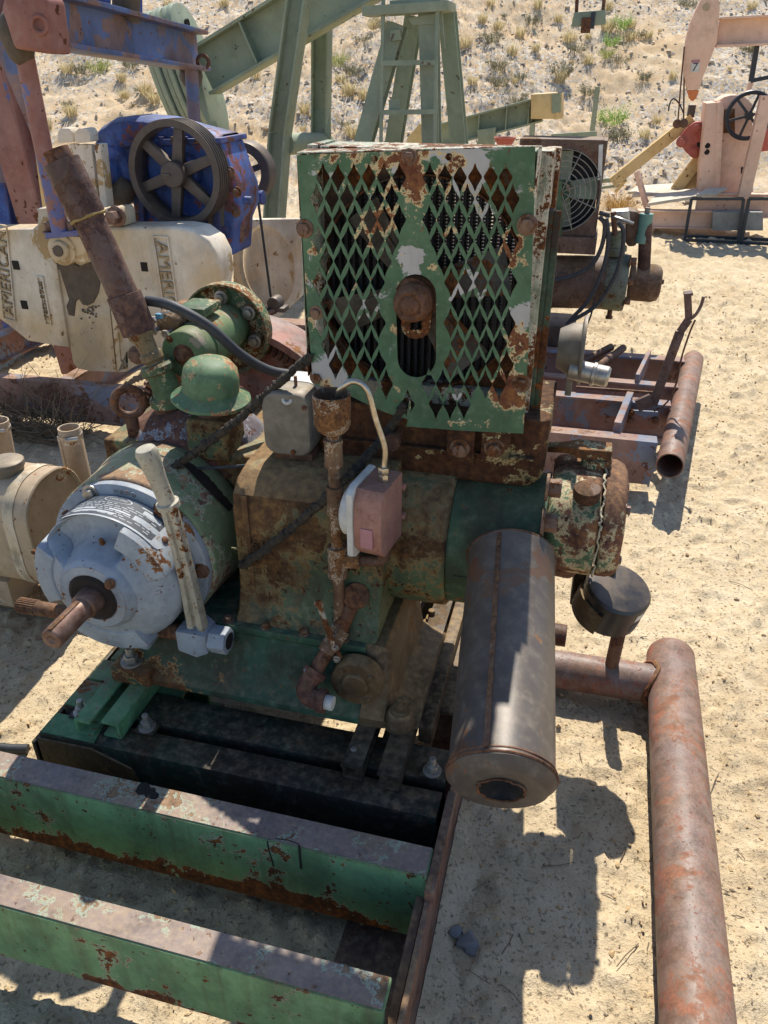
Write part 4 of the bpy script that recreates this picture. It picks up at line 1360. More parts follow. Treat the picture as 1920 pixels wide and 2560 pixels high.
m = MB().lathe(Vector((hb.x, hb.y, .925)), ax, [(.004, 0), (.004, .07), (-.006, .088), (-.002, .093), (.004, .092), (.014, .074), (.022, .066), (.055, .066), (.075, .062), (.089, .050), (.097, .030), (.099, 0)], 48)
m.jitter(.0025, 16, 8)
hat = part('breather_cap', m, M_HAT, eng, label='green domed breather cap with a brim, peeling paint')
# lifting eye and small studs
e0 = at(322, 1005, v=.10)
m = MB().torus(e0, Vector((.5, -.8, .1)), .034, .0105, 36, 12).cyl((e0.x, e0.y, e0.z - .10), (e0.x, e0.y, e0.z - .035), .016, n=16)
part('lifting_eye', m, M_RUST, eng)
p = at(310, 1125, v=.08)
bolt(dome, p - AZ * .03, Vector((-.2, 0, 1)), .012, M_RUST, .03, stud=False)
# ---- leaning stack with its green elbow
SV = .16
P = lambda x, y, v=SV: at(x, y, v=v)
s0, s1, s2, s3, s4 = P(153, 403), P(221, 543), P(309, 735), P(349, 831), P(392, 915)
stack = part('stack_pipe', MB().cyl(s1.lerp(s0, .3), s2.lerp(s3, .3), .0355, n=36), M_STACK, eng, label='leaning brown pipe stack with sleeves')
m = MB().lathe(s0, s1 - s0, [(.006, .030), (-.0, .036), (.0, .041), ((s1 - s0).length, .041), ((s1 - s0).length, .036), ((s1 - s0).length * .5, .034)], 36)
part('upper_sleeve', m, M_STACK, stack, bev=.001)
d0 = (s0 - s1).normalized()
m = MB().lathe(s0 - d0 * .01, d0, [(0, .0), (0, .029), (.035, .029), (.035, .02), (.02, .019), (.02, 0)], 28)
part('inner_pipe', m, M_RUST, stack, bev=.001)
m = MB().torus(s1, d0, .0385, .0035, 36, 8); m.jitter(.002, 60, 1)
part('weld_bead', m, plain('yellow_sealant', lin('#a08a54'), lin('#7d6a44'), .8), stack)
d1 = (s3 - s2).normalized(); L = (s3 - s2).length
m = MB().lathe(s2, d1, [(0, .036), (0, .041), (L, .041), (L, .030), (L + .002, 0)], 36)
part('lower_sleeve', m, M_STACK, stack, bev=.001)
m = MB().lathe(s3, s4 - s3, [(0, .032), (.01, .030), (.02, .024), (.05, .022), (.055, .028), (.07, .028), (.075, .022), ((s4 - s3).length + .02, .021)], 26); m.jitter(.002, 70, 3)
part('pipe_neck', m, weathered('sandy_pipe', lin('#8a7a5c'), lin('#6f5f48'), chip=.4, scale=25, dust=.3, seed=46), stack)
e1 = P(405, 945); e2 = P(418, 1010); 
m = MB()
m.tube(spline([s4, e1 + AZ * .0, e1.lerp(e2, .5) + Vector((.006, 0, 0)), e2], 6), .034, 24)
m.lathe(s4 + (s4 - s3).normalized() * -.006, e1 - s4, [(0, 0), (0, .036), (.006, .042), (.02, .042), (.024, .034)], 24)
m.lathe(e2 + AZ * .02, -AZ, [(0, .034), (.004, .041), (.022, .041), (.026, .034), (.026, 0)], 24)
part('pipe_elbow', m, M_GREEN, stack)
part('elbow_nipple', MB().cyl(e2, (e2.x + .005, e2.y, .80), .033, n=24), M_RUST, stack)
# ---- starter motor and flywheel behind
SU, SZ = -.565, .985
m = MB().lathe((SU, .205, SZ), AV, [(0, 0), (0, .058), (.004, .061), (.055, .0615), (.057, .058), (.064, .058), (.066, .0625), (.12, .064), (.26, .064), (.27, .06), (.27, 0)], 40)
st = part('starter_motor', m, weathered('starter_paint', lin('#476a4b'), lin('#5c7d5a'), chip=.12, scale=7, second=lin('#8f887c'), second_a=.34, dust=.25, grime=.15, seed=47), eng, bev=.001)
m = MB().lathe((SU, .206, SZ), -AV, [(0, .03), (.008, .018), (.010, .016), (.016, .012), (.02, .011), (.024, .005), (.024, 0)], 24)
part('end_nut', m, M_RUST, st)
for a in (130, -20):
    a = math.radians(a)
    bolt(st, (SU + .05 * math.cos(a), .205, SZ + .05 * math.sin(a)), -AV, .006, M_BOLT)
m = MB().lathe((SU - .06, .24, SZ + .065), AV, [(0, 0), (0, .024), (.01, .03), (.12, .031), (.125, .028), (.125, 0)], 28)
sol = part('starter_solenoid', m, M_TUBEP, st, bev=.001)
for du, dz in ((-.018, -.012), (.014, -.016), (-.016, .016)):
    m = MB().cyl((SU - .06 + du, .24, SZ + .065 + dz), (SU - .06 + du, .205, SZ + .065 + dz), .006, n=10).hexa((SU - .06 + du, .215, SZ + .065 + dz), -AV, .010, .008)
    part('terminal', m, M_ZINC, sol)
m = MB().obox((SU - .01, .33, SZ + .085), (.04, 0, 0), (0, .05, 0), (0, 0, .012))
part('solenoid_bracket', m, M_GREEN, st, bev=.006)
m = MB().lathe((SU, .47, SZ - .005), AV, [(0, .0), (0, .105), (.004, .112), (.004, .118), (-.03, .118), (-.03, .124), (.012, .124), (.03, .10), (.03, 0)], 56)
sfl = part('starter_flange', m, M_GREEN, st, bev=.001)
for a in (95, 35, -20):
    a = math.radians(a)
    q = Vector((SU + .085 * math.cos(a), .462, SZ - .005 + .085 * math.sin(a)))
    m = MB().lathe(q, AV, [(-.006, 0), (-.006, .02), (.01, .026)], 20)
    e = part('flange_ear', m, M_GREEN, sfl)
    bolt(e, q - AV * .006, -AV, .013, M_ZINC)
m = vl(.50, [(0, 0), (0, .30), (.0, .335), (.012, .345), (.09, .345), (.10, .335), (.10, 0)], 72, UC, .62)
fw = part('flywheel', m, weathered('flywheel_paint', lin('#a0665a'), lin('#8f7a72'), chip=.3, scale=9, dust=.2, seed=48), eng, bev=.002)
m = MB()
for k in range(110):
    a = 2 * math.pi * k / 110
    d = Vector((math.cos(a), 0, math.sin(a)))
    m.obox(Vector((UC, .492, .62)) + d * .322, d * .014, AV * .010, d.cross(AV) * .0045)
part('ring_gear', m, M_RUST, fw)
m = MB().lathe((UC, .47, .62), AV, [(0, .345), (0, .365), (.15, .365), (.15, .345)], 72)
ids = [f for f in m.bm.faces if f.calc_center_median().x < UC + .03 or f.calc_center_median().z < .75]
bmesh.ops.delete(m.bm, geom=ids, context='FACES')
part('flywheel_guard', m, MATS['flywheel_paint'], eng)
# cable from starter over the top
pts = [at(370, 752, v=.20), at(430, 765, v=.16), at(520, 815, v=.17), at(600, 885, v=.2), at(670, 925, v=.24), at(740, 938, v=.28), at(810, 945, v=.3)]
part('starter_cable', MB().tube(spline(pts, 8), .0125, 12), M_RUBBER, eng, label='thick black starter cable')
pts = [at(402, 786, v=.21), at(430, 780, v=.2), at(500, 800, v=.2), at(590, 880, v=.22), at(640, 915, v=.25)]
part('thin_wire', MB().tube(spline(pts, 6), .0028, 6), M_WHITE, eng)
m = MB().box(tuple(at(398, 790, v=.205) - Vector((.008, .006, .006))), tuple(at(398, 790, v=.205) + Vector((.008, .006, .006))))
part('wire_connector', m, plain('blue_plastic', lin('#5a8aa8'), lin('#6a98b4'), .4), eng, bev=.001)
# ---- magneto
q0, q1 = at(665, 1130, v=.02), at(775, 985, v=.02)
mc = (q0 + q1) / 2
prof = []
hw, hh = (q1.x - q0.x) / 2, (q1.z - q0.z) / 2
for cx, cz, a0, r in ((hw - .03, hh - .03, 0, .03), (-hw + .035, hh - .035, 90, .035), (-hw + .03, -hh + .03, 180, .03), (hw - .03, -hh + .03, 270, .03)):
    for k in range(6):
        a = math.radians(a0 + 18 * k)
        prof.append((mc.x + cx + r * math.cos(a), mc.z + cz + r * math.sin(a)))
m = MB().loft([[(x, .012, z) for x, z in [((x - mc.x) * .94 + mc.x, (z - mc.z) * .94 + mc.z) for x, z in prof]], [(x, .02, z) for x, z in prof], [(x, .085, z) for x, z in prof]])
mag = part('magneto', m, M_GREYC, eng, bev=.002)
m = MB().loft([[(x, .085, z + .002) for x, z in prof], [((x - mc.x) * .96 + mc.x, .155, (z - mc.z) * .96 + mc.z + .002) for x, z in prof]])
part('magneto_body', m, M_WHITE, mag, bev=.004)
p = at(720, 992, v=.02)
part('cable_socket', MB().torus((p.x, .015, p.z - .004), Vector((0, -1, .8)), .009, .004, 20, 8), M_WHITE, mag)
for px, py in ((762, 1018), (735, 1128)):
    p = at(px, py, v=.015); bolt(mag, (p.x, .014, p.z), -AV, .006, M_BOLT)
part('terminal_pin', MB().cyl((mc.x + .01, .06, q1.z - .005), (mc.x + .01, .06, q1.z + .022), .004, n=8), M_BOLT, mag)
m = MB().box((mc.x - .04, .03, .81), (mc.x + .05, .16, q0.z + .003))
part('magneto_bracket', m, M_RUST, mag, bev=.004)
# ---- perished fan belt
def belt(name, pts, seed):
    rr = random.Random(seed)
    P_ = spline(pts, 22)
    m = MB()
    P2 = [p + Vector((rr.uniform(-.0025, .0025), rr.uniform(-.002, .002), rr.uniform(-.0025, .0025))) for p in P_]
    m.tube(P2, .007, 8, radii=[rr.choice((.008, .009, .0098, .0108, .0122)) for _ in P2])
    for k in range(len(P_) // 2):
        p = rr.choice(P_)
        m.obox(p + Vector((rr.uniform(-.006, .006), rr.uniform(-.006, 0), rr.uniform(-.006, .006))), Vector((rr.uniform(.002, .006), 0, rr.uniform(-.003, .003))), (0, .003, 0), (.001, 0, rr.uniform(.0015, .004)))
    return part(name, m, M_BELT, eng, sharp=20, label='cracked perished fan belt')
belt('fan_belt', [at(778, 888, v=.045), at(700, 955, v=.03), at(600, 1045, v=.01), at(510, 1115, v=-.01), at(435, 1168, v=-.02)], 1)
belt('fan_belt', [at(1010, 1015, v=.045), at(965, 1085, v=.045), at(905, 1155, v=-.05), at(865, 1198, v=-.118), at(790, 1268, v=-.122), at(700, 1345, v=-.124), at(606, 1414, v=-.12)], 2)
# ---- oil level riser with cup, tee, gauge and drain valve
TU, TV = at(838, 1250, v=-.13).x, -.13
def tz(py): return at(838, py, v=TV).z
tubeP = part('level_riser', MB().cyl((TU, TV, tz(1580)), (TU, TV, tz(1075)), .0125, n=20), M_TUBEP, eng, label='rusty vertical riser pipe with cup')
def coll(y0, y1, r, nm='coupling'):
    z0, z1 = tz(y1), tz(y0)
    m = MB().lathe((TU, TV, z0), AZ, [(0, .012), (0, r), (.006, r * 1.06), (.012, r), (z1 - z0 - .012, r), (z1 - z0 - .006, r * 1.06), (z1 - z0, r), (z1 - z0, .012)], 24)
    m.jitter(.001, 80, y0)
    return part(nm, m, M_TUBEP, tubeP)
coll(1098, 1165, .0185); coll(1215, 1285, .0175); coll(1552, 1580, .017, 'union_nut')
tee = coll(1365, 1440, .021, 'tee_fitting')
zt = tz(1400)
part('tee_branch', MB().cyl((TU, TV, zt), (TU + .05, TV + .005, zt + .004), .017, n=20), M_TUBEP, tee)
gg = at(948, 1285, v=-.13)
part('branch_pipe', MB().tube(spline([(TU + .03, TV + .004, zt + .003), (TU + .075, TV + .01, zt + .004), (gg.x - .005, TV + .012, zt + .006), (gg.x + .008, TV + .006, zt + .022), (gg.x + .01, TV, gg.z - .075)], 6), .012, 16), M_RUST, tee)
z0, z1 = tz(1080), tz(985)
m = MB().lathe((TU, TV, z0), AZ, [(0, 0), (0, .024), (.008, .032), (.018, .036), (z1 - z0, .0375), (z1 - z0, .034), (.02, .032), (.01, 0)], 36)
part('riser_cup', m, M_TUBEP, tubeP, bev=.0008)
sp_ = [at(845, 995, v=-.125), at(852, 972, v=-.13), at(885, 953, v=-.13), at(918, 975, v=-.13), at(940, 1050, v=-.13), at(962, 1120, v=-.13), at(960, 1170, v=-.13), at(960, 1195, v=-.13)]
part('stainless_tube', MB().tube(spline(sp_, 8), .0062, 14), M_STAIN, tubeP)
# gauge body
GA = Vector((-.99, .13, 0)).normalized()      # dial looks left
GB = Vector((GA.y, -GA.x, 0))                  # across
def gbox(pts, t0, t1, mb=None):
    mb = mb or MB()
    return mb.prism([gg + GB * a + AZ * b + GA * t0 for a, b in pts], GA * (t1 - t0))
oct_ = [(-.055, -.075), (.04, -.075), (.062, -.05), (.066, .0), (.062, .055), (.045, .078), (-.055, .078)]
oct_ = [(-a, b) for a, b in oct_]
gauge = part('level_gauge', gbox(oct_, -.03, .03), M_REDBOX, eng, bev=.004, label='faded red oil level gauge with white dial rim')
m = gbox([(-.068, -.072), (-.05, -.082), (.055, -.082), (.066, -.066), (.066, .07), (.05, .084), (-.05, .084), (-.068, .07)], .030, .044)
rim = part('dial_rim', m, M_WHITE, gauge, bev=.004)
part('dial_cap', MB().lathe(gg + GA * .044, GA, [(0, .056), (.02, .055), (.026, .048), (.028, 0)], 36), M_WHITE, rim)
part('dial_screw', MB().cyl(gg + GA * .07 - AZ * .03, gg + GA * .086 - AZ * .03, .005, n=10), M_WHITE, rim)
m = MB()
f0 = gg - GB * 0 
side = [p for p in (gg + GB * .0555 * (1 if GB.y < 0 else -1),)]
sgn = 1 if GB.y < 0 else -1
c = gg + GB * .0662 * sgn - AZ * .022
m.obox(c, GA * .013, AZ * .022, GB * .0022)
part('sticker', m, M_STICK, gauge)
m = MB().hexa(at(960, 1205, v=-.13), AZ, .011, .018).cyl(at(960, 1205, v=-.13) - AZ * .012, at(960, 1205, v=-.13) + AZ * .03, .0085, n=14).hexa(at(960, 1205, v=-.13) + AZ * .02, AZ, .0125, .014)
part('compression_fitting', m, M_STAIN, gauge, bev=.001)
for b_ in (-.03, .04):
    c = gg + GB * .06 * -sgn + AZ * b_
    part('hinge_screw', MB().cyl(c - GA * .02, c - GA * .034, .008, n=12), M_REDBOX, gauge, bev=.001)
# pipe from the crankcase, valve and drain elbow
w0, w1, w2 = at(888, 1490, v=-.105), at(845, 1585, v=-.15), at(772, 1705, v=-.235)
part('drain_pipe', MB().cyl(w0, w1, .018, n=20).cyl(w1, w2, .0165, n=20), M_RUST, tubeP)
dv = (w2 - w1).normalized()
m = MB().hexa(w1 - dv * .012, dv, .025, .03).cyl(w1 + dv * .015, w1 + dv * .05, .022, n=20).cyl(w1 + Vector((0, 0, -.02)), Vector((TU, TV, tz(1560))), .016, n=16)
valve = part('drain_valve', m, M_TUBEP, tubeP, bev=.001)
vh0, vh1 = at(832, 1610, v=-.19), at(797, 1510, v=-.18)
m = MB().bar(vh0, vh1, .006, .020, up=(.6, -.5, 0)); m.ball(vh1, .0105, (1, .6, 1)); m.bar(vh0, at(848, 1640, v=-.19), .006, .026, up=(.6, -.5, 0))
part('valve_handle', m, M_LEVER, valve, bev=.001)
for px, py in ((838, 1620), (842, 1648)):
    bolt(valve, at(px, py, v=-.197), -AV, .006, M_ZINC)
el = at(765, 1725, v=-.25)
m = MB().tube(spline([w2 - dv * .03, w2, el, el + Vector((.012, -.006, -.012)), el + Vector((.045, -.012, -.012))], 8), .0225, 22)
m.lathe(w2 - dv * .03, dv, [(0, .017), (0, .027), (.014, .027), (.018, .021)], 22); m.lathe(el + Vector((.045, -.012, -.012)), AU, [(-.016, .021), (-.012, .027), (.004, .027), (.004, .017)], 22)
elb = part('drain_elbow', m, M_COVER, tubeP)
m = MB().cyl(el + Vector((.04, -.012, -.012)), el + Vector((.068, -.014, -.012)), .0165, n=20)
part('drain_plug', m, M_WHITE, elb, bev=.001)
# ---- muffler
Mt, Mb = at_d(1278, 1398, 1.66), at_d(1253, 1958, 1.315)
ax = (Mb - Mt).normalized(); L = (Mb - Mt).length
MR = .092
m = MB().lathe(Mt, ax, [(-.012, 0), (-.012, .07), (-.01, .086), (-.002, MR + .003), (.004, MR + .003), (.008, MR), (L - .02, MR), (L - .016, MR + .003), (L - .006, MR + .003), (L - .004, MR - .001), (L + .008, MR - .010), (L + .012, MR - .03), (L + .012, .040), (L - .04, .040), (L - .1, .038), (L - .1, 0)], 72)
m.jitter(.0028, 8, 2)
muf = part('muffler', m, M_MUFF, eng, sharp=50, label='long grey brown muffler with torn outlet hole')
# ragged outlet lip and a dark disc set inside the outlet
a, b, c = frame_of(ax)
rgd = []
for k in range(40):
    t_ = 2 * math.pi * k / 40
    rr = .0405 + random.uniform(-.003, .003)
    rgd.append(Mb + ax * .0135 + (b * math.cos(t_) + c * math.sin(t_)) * rr)
m = MB().tube(rgd + rgd[:1], .0022, 6)
part('torn_lip', m, M_RUST, muf)
part('dark_outlet_disc', MB().cyl(Mb - ax * .03, Mb - ax * .035, .0395, n=30), M_DARK, muf)
for tt, rr_ in ((.001, MR + .002), (L - .011, MR + .0025), (L - .019, MR + .001)):
    part('rolled_rim', MB().torus(Mt + ax * tt, ax, rr_, .0030, 72, 6).jitter(.0012, 30, 2), M_RUST, muf)
# seam strip along the upper side
up = (AZ - ax * AZ.dot(ax)).normalized(); sd = ax.cross(up)
for s_ in (1, -1):
    ang = math.radians(8)
dvec = (up * math.cos(.34) + sd * math.sin(.34) * (1 if sd.x < 0 else -1)).normalized()
sm = MB(); sw = ax.cross(dvec)
sm.prism([Mt + dvec * (MR - .002) + sw * .006, Mt + dvec * (MR - .002) - sw * .006, Mt + dvec * (MR + .0025) - sw * .005, Mt + dvec * (MR + .0025) + sw * .005], ax * (L - .008))
part('seam', sm, M_RUST, muf, bev=.001)
bolt(muf, Mb + dvec * (MR + .002) - ax * .022, dvec, .006, M_RUST, washer=False)
pz = Mt + Vector((.02, .06, -.02))
part('exhaust_pipe', MB().tube(spline([Mt + ax * .02, Mt - ax * .03, pz, (.42, .10, .60)], 6), .035, 20), M_RUST, muf)
# ---- black oil filter under the head
Fc = at_d(1530, 1500, 1.93)
FA = Vector((.20, -.22, .95)).normalized()
FR = .082
m = MB().lathe(Fc, FA, [(-.058, 0), (-.058, .06), (-.054, .074), (-.044, FR), (.045, FR), (.052, FR - .006), (.054, .06), (.054, 0)], 56)
filt = part('oil_filter', m, M_BLACK, eng, label='round black filter canister below the head')
m = MB().lathe(Fc, FA, [(-.05, FR - .02), (-.05, FR + .006), (.02, FR + .006), (.02, FR - .02)], 40)
fd = [f for f in m.bm.faces if (f.calc_center_median() - Fc).x > -FR * .35]
bmesh.ops.delete(m.bm, geom=fd, context='FACES')
part('mud_splash', m, M_DUSTY, filt)
fa, fb, fc = frame_of(FA)
for k, (h0, h1, mt) in enumerate(((.012, .036, M_WHITE), (-.03, .0, M_PLATE))):
    m = MB(); n = 6
    cam_dir = Vector((.75, -.66, 0)); cam_dir = (cam_dir - FA * cam_dir.dot(FA)).normalized(); sidev = FA.cross(cam_dir)
    for i in range(n):
        q = []
        for tt in (i / n, (i + 1) / n):
            an = math.radians(-8 + 22 * tt); q.append((cam_dir * math.cos(an) + sidev * math.sin(an)) * (FR + .0008))
        m.poly([Fc + q[0] + FA * h0, Fc + q[1] + FA * h0, Fc + q[1] + FA * h1, Fc + q[0] + FA * h1])
    part('filter_label', m, mt, filt)
m = MB().obox(Fc + Vector((-.05, .07, .03)), (.05, 0, 0), (0, .05, 0), (0, 0, .05)); m.obox(Fc + Vector((-.08, .05, .02)), (.02, 0, 0), (0, .03, 0), (0, 0, .07))
part('filter_head', m, M_DUSTY, filt, bev=.006)
# bolt row along the base flange, studs round the domed cover, seam on the hopper
for k in range(6):
    bolt(base, (-.53 + .095 * k, -.150, .4745), AZ, .009, M_BOLT, .009)
for k in range(7):
    a = math.radians(195 + 25 * k)
    bolt(dome, (-.545 + .232 * math.cos(a) * .98, .19 + .170 * math.sin(a), .75), AZ, .009, M_BOLT, .012)
m = MB().box((-.165, .066, .868), (.315, .0815, .8715))
part('tank_seam', m, M_HOPPER, hop, bev=.001)
m = MB().box((-.30, -.1035, .50), (-.285, -.098, .79)); m.jitter(.002, 20, 2)
part('casting_rib', m, M_RUSTG, cc, bev=.003)
# slotted bracket and thin cable along the crankcase top
pts = [at(455, 1172, v=.02), at(560, 1168, v=.0), at(640, 1160, v=.0), at(665, 1150, v=.02)]
part('thin_cable', MB().tube(spline(pts, 6), .0035, 6), M_RUBBER, eng)
# ------------------------------------------------------------------ green skid under the engine
skid = thing('engine_skid', 'green and black channel iron skid carrying the rusty green engine', 'skid', -.25, -.3)
BT = .25
UL, UR = -.735, .215
def beam(v0, v1, z1, z0, u0, u1, mat, topmat=None, t=.011, nm='cross_beam', bow=0.0):
    """cross beam: channel with its web facing the camera; the scuffed top flange is a skin of its own"""
    m = MB()
    m.prism([(u0, v0, z0), (u0, v0 + t, z0), (u0, v0 + t, z1 - t), (u0, v1, z1 - t), (u0, v1, z1), (u0, v0, z1)], (u1 - u0, 0, 0))
    m.box((u0, v0 + t, z0), (u1, v1 - .01, z0 + t))
    b = part(nm, m, mat, skid, bev=.004)
    if topmat:
        m = MB().prism([(u0 + .004, v0 + .004, z1 + .0005), (u1 - .004, v0 + .004, z1 + .0005), (u1 - .004, v1 - .003, z1 + .0005), (u0 + .004, v1 - .003, z1 + .0005)], (0, 0, .0025))
        part('beam_top', m, topmat, b)
    return b
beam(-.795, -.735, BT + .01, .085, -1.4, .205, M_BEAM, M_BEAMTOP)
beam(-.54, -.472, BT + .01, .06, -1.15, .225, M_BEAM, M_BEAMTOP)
beam(-.395, -.325, BT, .06, UL, UR, M_BEAMD)
beam(-.30, -.205, BT, .06, UL, UR, M_BEAMD)
beam(-.195, -.12, BT - .005, .06, UL, -.47, weathered('painted_sunlit_green', lin('#4c7a54'), lin('#5c8a62'), chip=.2, prim=lin('#6f6a60'), scale=9, dust=.2, grime=.25, seed=50))  # brighter than the dark beams: sunlight put into the paint colour
beam(-.11, -.02, BT - .01, .06, UL + .01, -.45, MATS['painted_sunlit_green'])
beam(.40, .46, BT - .01, .06, UL, UR, M_BEAMD)
# bright green skins that paint sunlight onto the left beam tops
for v0, v1, u1 in ((-.392, -.33, -.60), (-.298, -.21, -.57)):
    m = MB().prism([(UL + .003, v0, BT + .0006), (u1 + random.uniform(0, .04), v0, BT + .0006), (u1, v1, BT + .0006), (UL + .003, v1, BT + .0006)], (0, 0, .0025))
    part('beam_top', m, MATS['painted_sunlit_green'], skid)
# mud broken away under the left end
m = MB().prism([(-.74, -.401, .235), (-.60, -.401, .24), (-.50, -.401, .20), (-.475, -.401, .12), (-.52, -.401, .09), (-.74, -.401, .10)], (0, .006, 0)); m.jitter(.004, 20, 1)
part('caked_mud', m, M_DUSTY, skid)
# runner on the right with its flared lower edge
m = MB()
m.prism([(.226, .55, .0), (.238, .55, .0), (.238, .55, .235), (.226, .55, .235)], (0, -1.9, 0))
m.prism([(.13, .55, -.01), (.262, .55, -.01), (.258, .55, .012), (.13, .55, .016)], (0, -1.9, 0))
m.prism([(.226, -.33, .235), (.245, -.33, .235), (.245, -.33, .262), (.226, -.33, .262)], (0, -.24, 0))
m.jitter(.003, 8, 2)
part('runner', m, M_RUNNER, skid, bev=.003)
m = MB().prism([(-.76, .55, .0), (-.748, .55, .0), (-.748, .55, .22), (-.76, .55, .22)], (0, -.95, 0))
part('runner', m, M_BEAMD, skid, bev=.003)
m = MB().prism([(.05, -.80, .0), (.222, -.80, .0), (.222, -.80, .014), (.05, -.80, .014)], (0, .36, 0)); m.prism([(.205, -1.2, .02), (.222, -1.2, .02), (.222, -1.2, .2), (.205, -1.2, .2)], (0, .72, 0))
part('runner_web', m, M_RUNNER, skid, bev=.002)
# mounting rails the engine stands on: two channels a side with a gap
def rail(u0, u1, v0, v1, mat, flip):
    m = MB()
    t = .008
    z0, z1 = BT + .0005, .2975
    if flip:
        pr = [(u0, z0), (u1, z0), (u1, z0 + t), (u0 + t, z0 + t), (u0 + t, z1 - t), (u1, z1 - t), (u1, z1), (u0, z1)]
    else:
        pr = [(u0, z0), (u1, z0), (u1, z1), (u0, z1), (u0, z1 - t), (u1 - t, z1 - t), (u1 - t, z0 + t), (u0, z0 + t)]
    m.prism([(u, v0, z) for u, z in pr], (0, v1 - v0, 0))
    return part('mounting_rail', m, mat, skid, bev=.0015)
rail(-.645, -.603, -.375, .42, MATS['painted_sunlit_green'], True)
rail(-.580, -.535, -.365, .42, MATS['painted_sunlit_green'], False)
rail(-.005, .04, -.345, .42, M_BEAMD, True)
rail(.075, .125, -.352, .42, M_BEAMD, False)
m = MB().box((.075, -.1, .2505), (.2, .46, .262)); m.jitter(.004, 14, 3)
part('dusty_shelf', m, M_DUSTY, skid, bev=.003)
m = MB().box((.132, -.2, .2505), (.165, .47, .30)); m.box((.205, -.05, .10), (.222, .47, .245))
part('dusty_rail', m, M_DUSTY, skid, bev=.006)
# hold-down bolts
for px, py, big in ((370, 1805, 1), (885, 1890, 0), (1080, 1915, 0), (208, 1768, 0), (985, 1830, 2)):
    p = at(px, py + 20, z=BT)
    m = MB().obox(p + AZ * .006, (.026, 0, 0), (0, .020, 0), (0, 0, .004))
    w = part('clip_plate', m, M_BEAMD, skid, bev=.002)
    bolt(w, p + AZ * .010, AZ, .014, M_ZINC if big != 2 else M_DUSTY, .016, stud=True)
p = at(1078, 1560, z=.262)
bolt(skid, p, AZ, .017, M_DUSTY, .02, stud=True)
# ------------------------------------------------------------------ rusty pipe frame at the right
pf = thing('rusty_pipe', 'rusty red pipe lying on the sand with a welded cross pipe and stub', 'pipe', .75, 0.0)
R = .0675
e = .012
m = MB().lathe((.738, -1.1, R + e), Vector((.022, 1.565, 0)), [(0, R - .006), (0, R), (1.575, R), (1.585, R * .95), (1.592, R * .8), (1.596, 0)], 48)
m.jitter(.0012, 9, 3)
long = part('long_pipe', m, M_PIPE, pf, sharp=50)
z = R + e
m = MB().cyl((.23, .335, z - .004), (.72, .345, z - .004), .055, n=40); m.jitter(.001, 12, 3)
cr = part('cross_pipe', m, M_PIPE, pf, sharp=50)
m = MB()
pts = []
for k in range(37):
    a = 2 * math.pi * k / 36
    pts.append(Vector((.752 - R * math.sqrt(max(0, 1 - (.055 * math.sin(a) / R) ** 2)) - .003, .345 + .058 * math.cos(a), z - .004 + .056 * math.sin(a))) + Vector((random.uniform(-.003, .003),) * 3))
m.tube(pts, .007, 8, radii=[random.uniform(.005, .010) for _ in pts])
part('weld_bead', m, weathered('weld_rust', lin('#8a5040'), lin('#7a4636'), chip=.4, scale=50, seed=51), pf)
ps = at(1528, 1690, z=.12)
part('stub_pipe', MB().cyl((ps.x, .338, z + .03), (ps.x + .004, .325, .36), .019, n=20), M_RUST, pf)
pc = at(1415, 1595, v=.46)
part('threaded_pipe_end', MB().pipe((.2, .47, .10), (pc.x, .47, .10), .034, .006), M_RUST, pf)
m = MB().tube([at(-40, 1865, z=.03), at(30, 1872, z=.02), at(70, 1872, z=.018)], .013, 12)
single('grey_hose', m, M_RUBBER, 'short grey hose end lying at the left edge beside the skid', 'hose', *at(30, 1872, z=0)[:2])
# hand-drawn black mark on the second beam and a smear of grease on its top
def stroke(pts, w):
    m = MB()
    P_ = [at(x, y, v=-.5405) for x, y in pts]
    for a, b in zip(P_, P_[1:]):
        d = (b - a).normalized(); s_ = Vector((-d.z, 0, d.x)) * w / 2
        m.prism([a - s_, b - s_, b + s_, a + s_], (0, -.0006, 0))
    part('paint_mark', m, M_DARK, skid)
stroke([(668, 2102), (672, 2125), (680, 2150), (684, 2166)], .003)
stroke([(690, 2096), (720, 2100), (748, 2110)], .003)
stroke([(748, 2112), (750, 2140), (753, 2172)], .005)
m = MB(); gr_ = random.Random(2)
for (px, py, r_) in ((358, 1972, .016), (375, 1982, .012), (385, 1990, .010), (368, 1968, .008)):
    p = at(px, py, z=BT + .0135); m.cyl(p, p + AZ * .001, r_, n=14)
m.jitter(.003, 60, 2)
part('grease_smear', m, M_DARK, skid)
# sand banked against the runner and a few dry twigs lying about
m = MB(); sb_ = random.Random(6)
rows = []
for k in range(60):
    v = -1.2 + 1.75 * k / 59
    w_ = .035 + .02 * math.sin(k * .7) + sb_.uniform(-.008, .008); h_ = .026 + .012 * math.sin(k * .45 + 1) + sb_.uniform(-.005, .005)
    g0 = float(ground_h(*world_of(.24, v)[:2])); g1 = float(ground_h(*world_of(.27 + w_, v)[:2]))
    rows.append([m.bm.verts.new(p) for p in ((.2385, v, max(g0, 0) + h_), (.262, v, max(g0, 0) + h_ * .7), (.262 + w_ * .5, v, g1 + h_ * .25), (.272 + w_, v, g1 - .006))])
for r0, r1 in zip(rows, rows[1:]):
    for i in range(3):
        m.bm.faces.new((r0[i], r0[i + 1], r1[i + 1], r1[i]))
base_ = Vector((.25, -.3, 0))
o = single('banked_sand', m, M_SAND, 'low bank of sand against the skid runner', 'sand', .25, -.3, sharp=80)
o['kind'] = 'stuff'
m = MB()
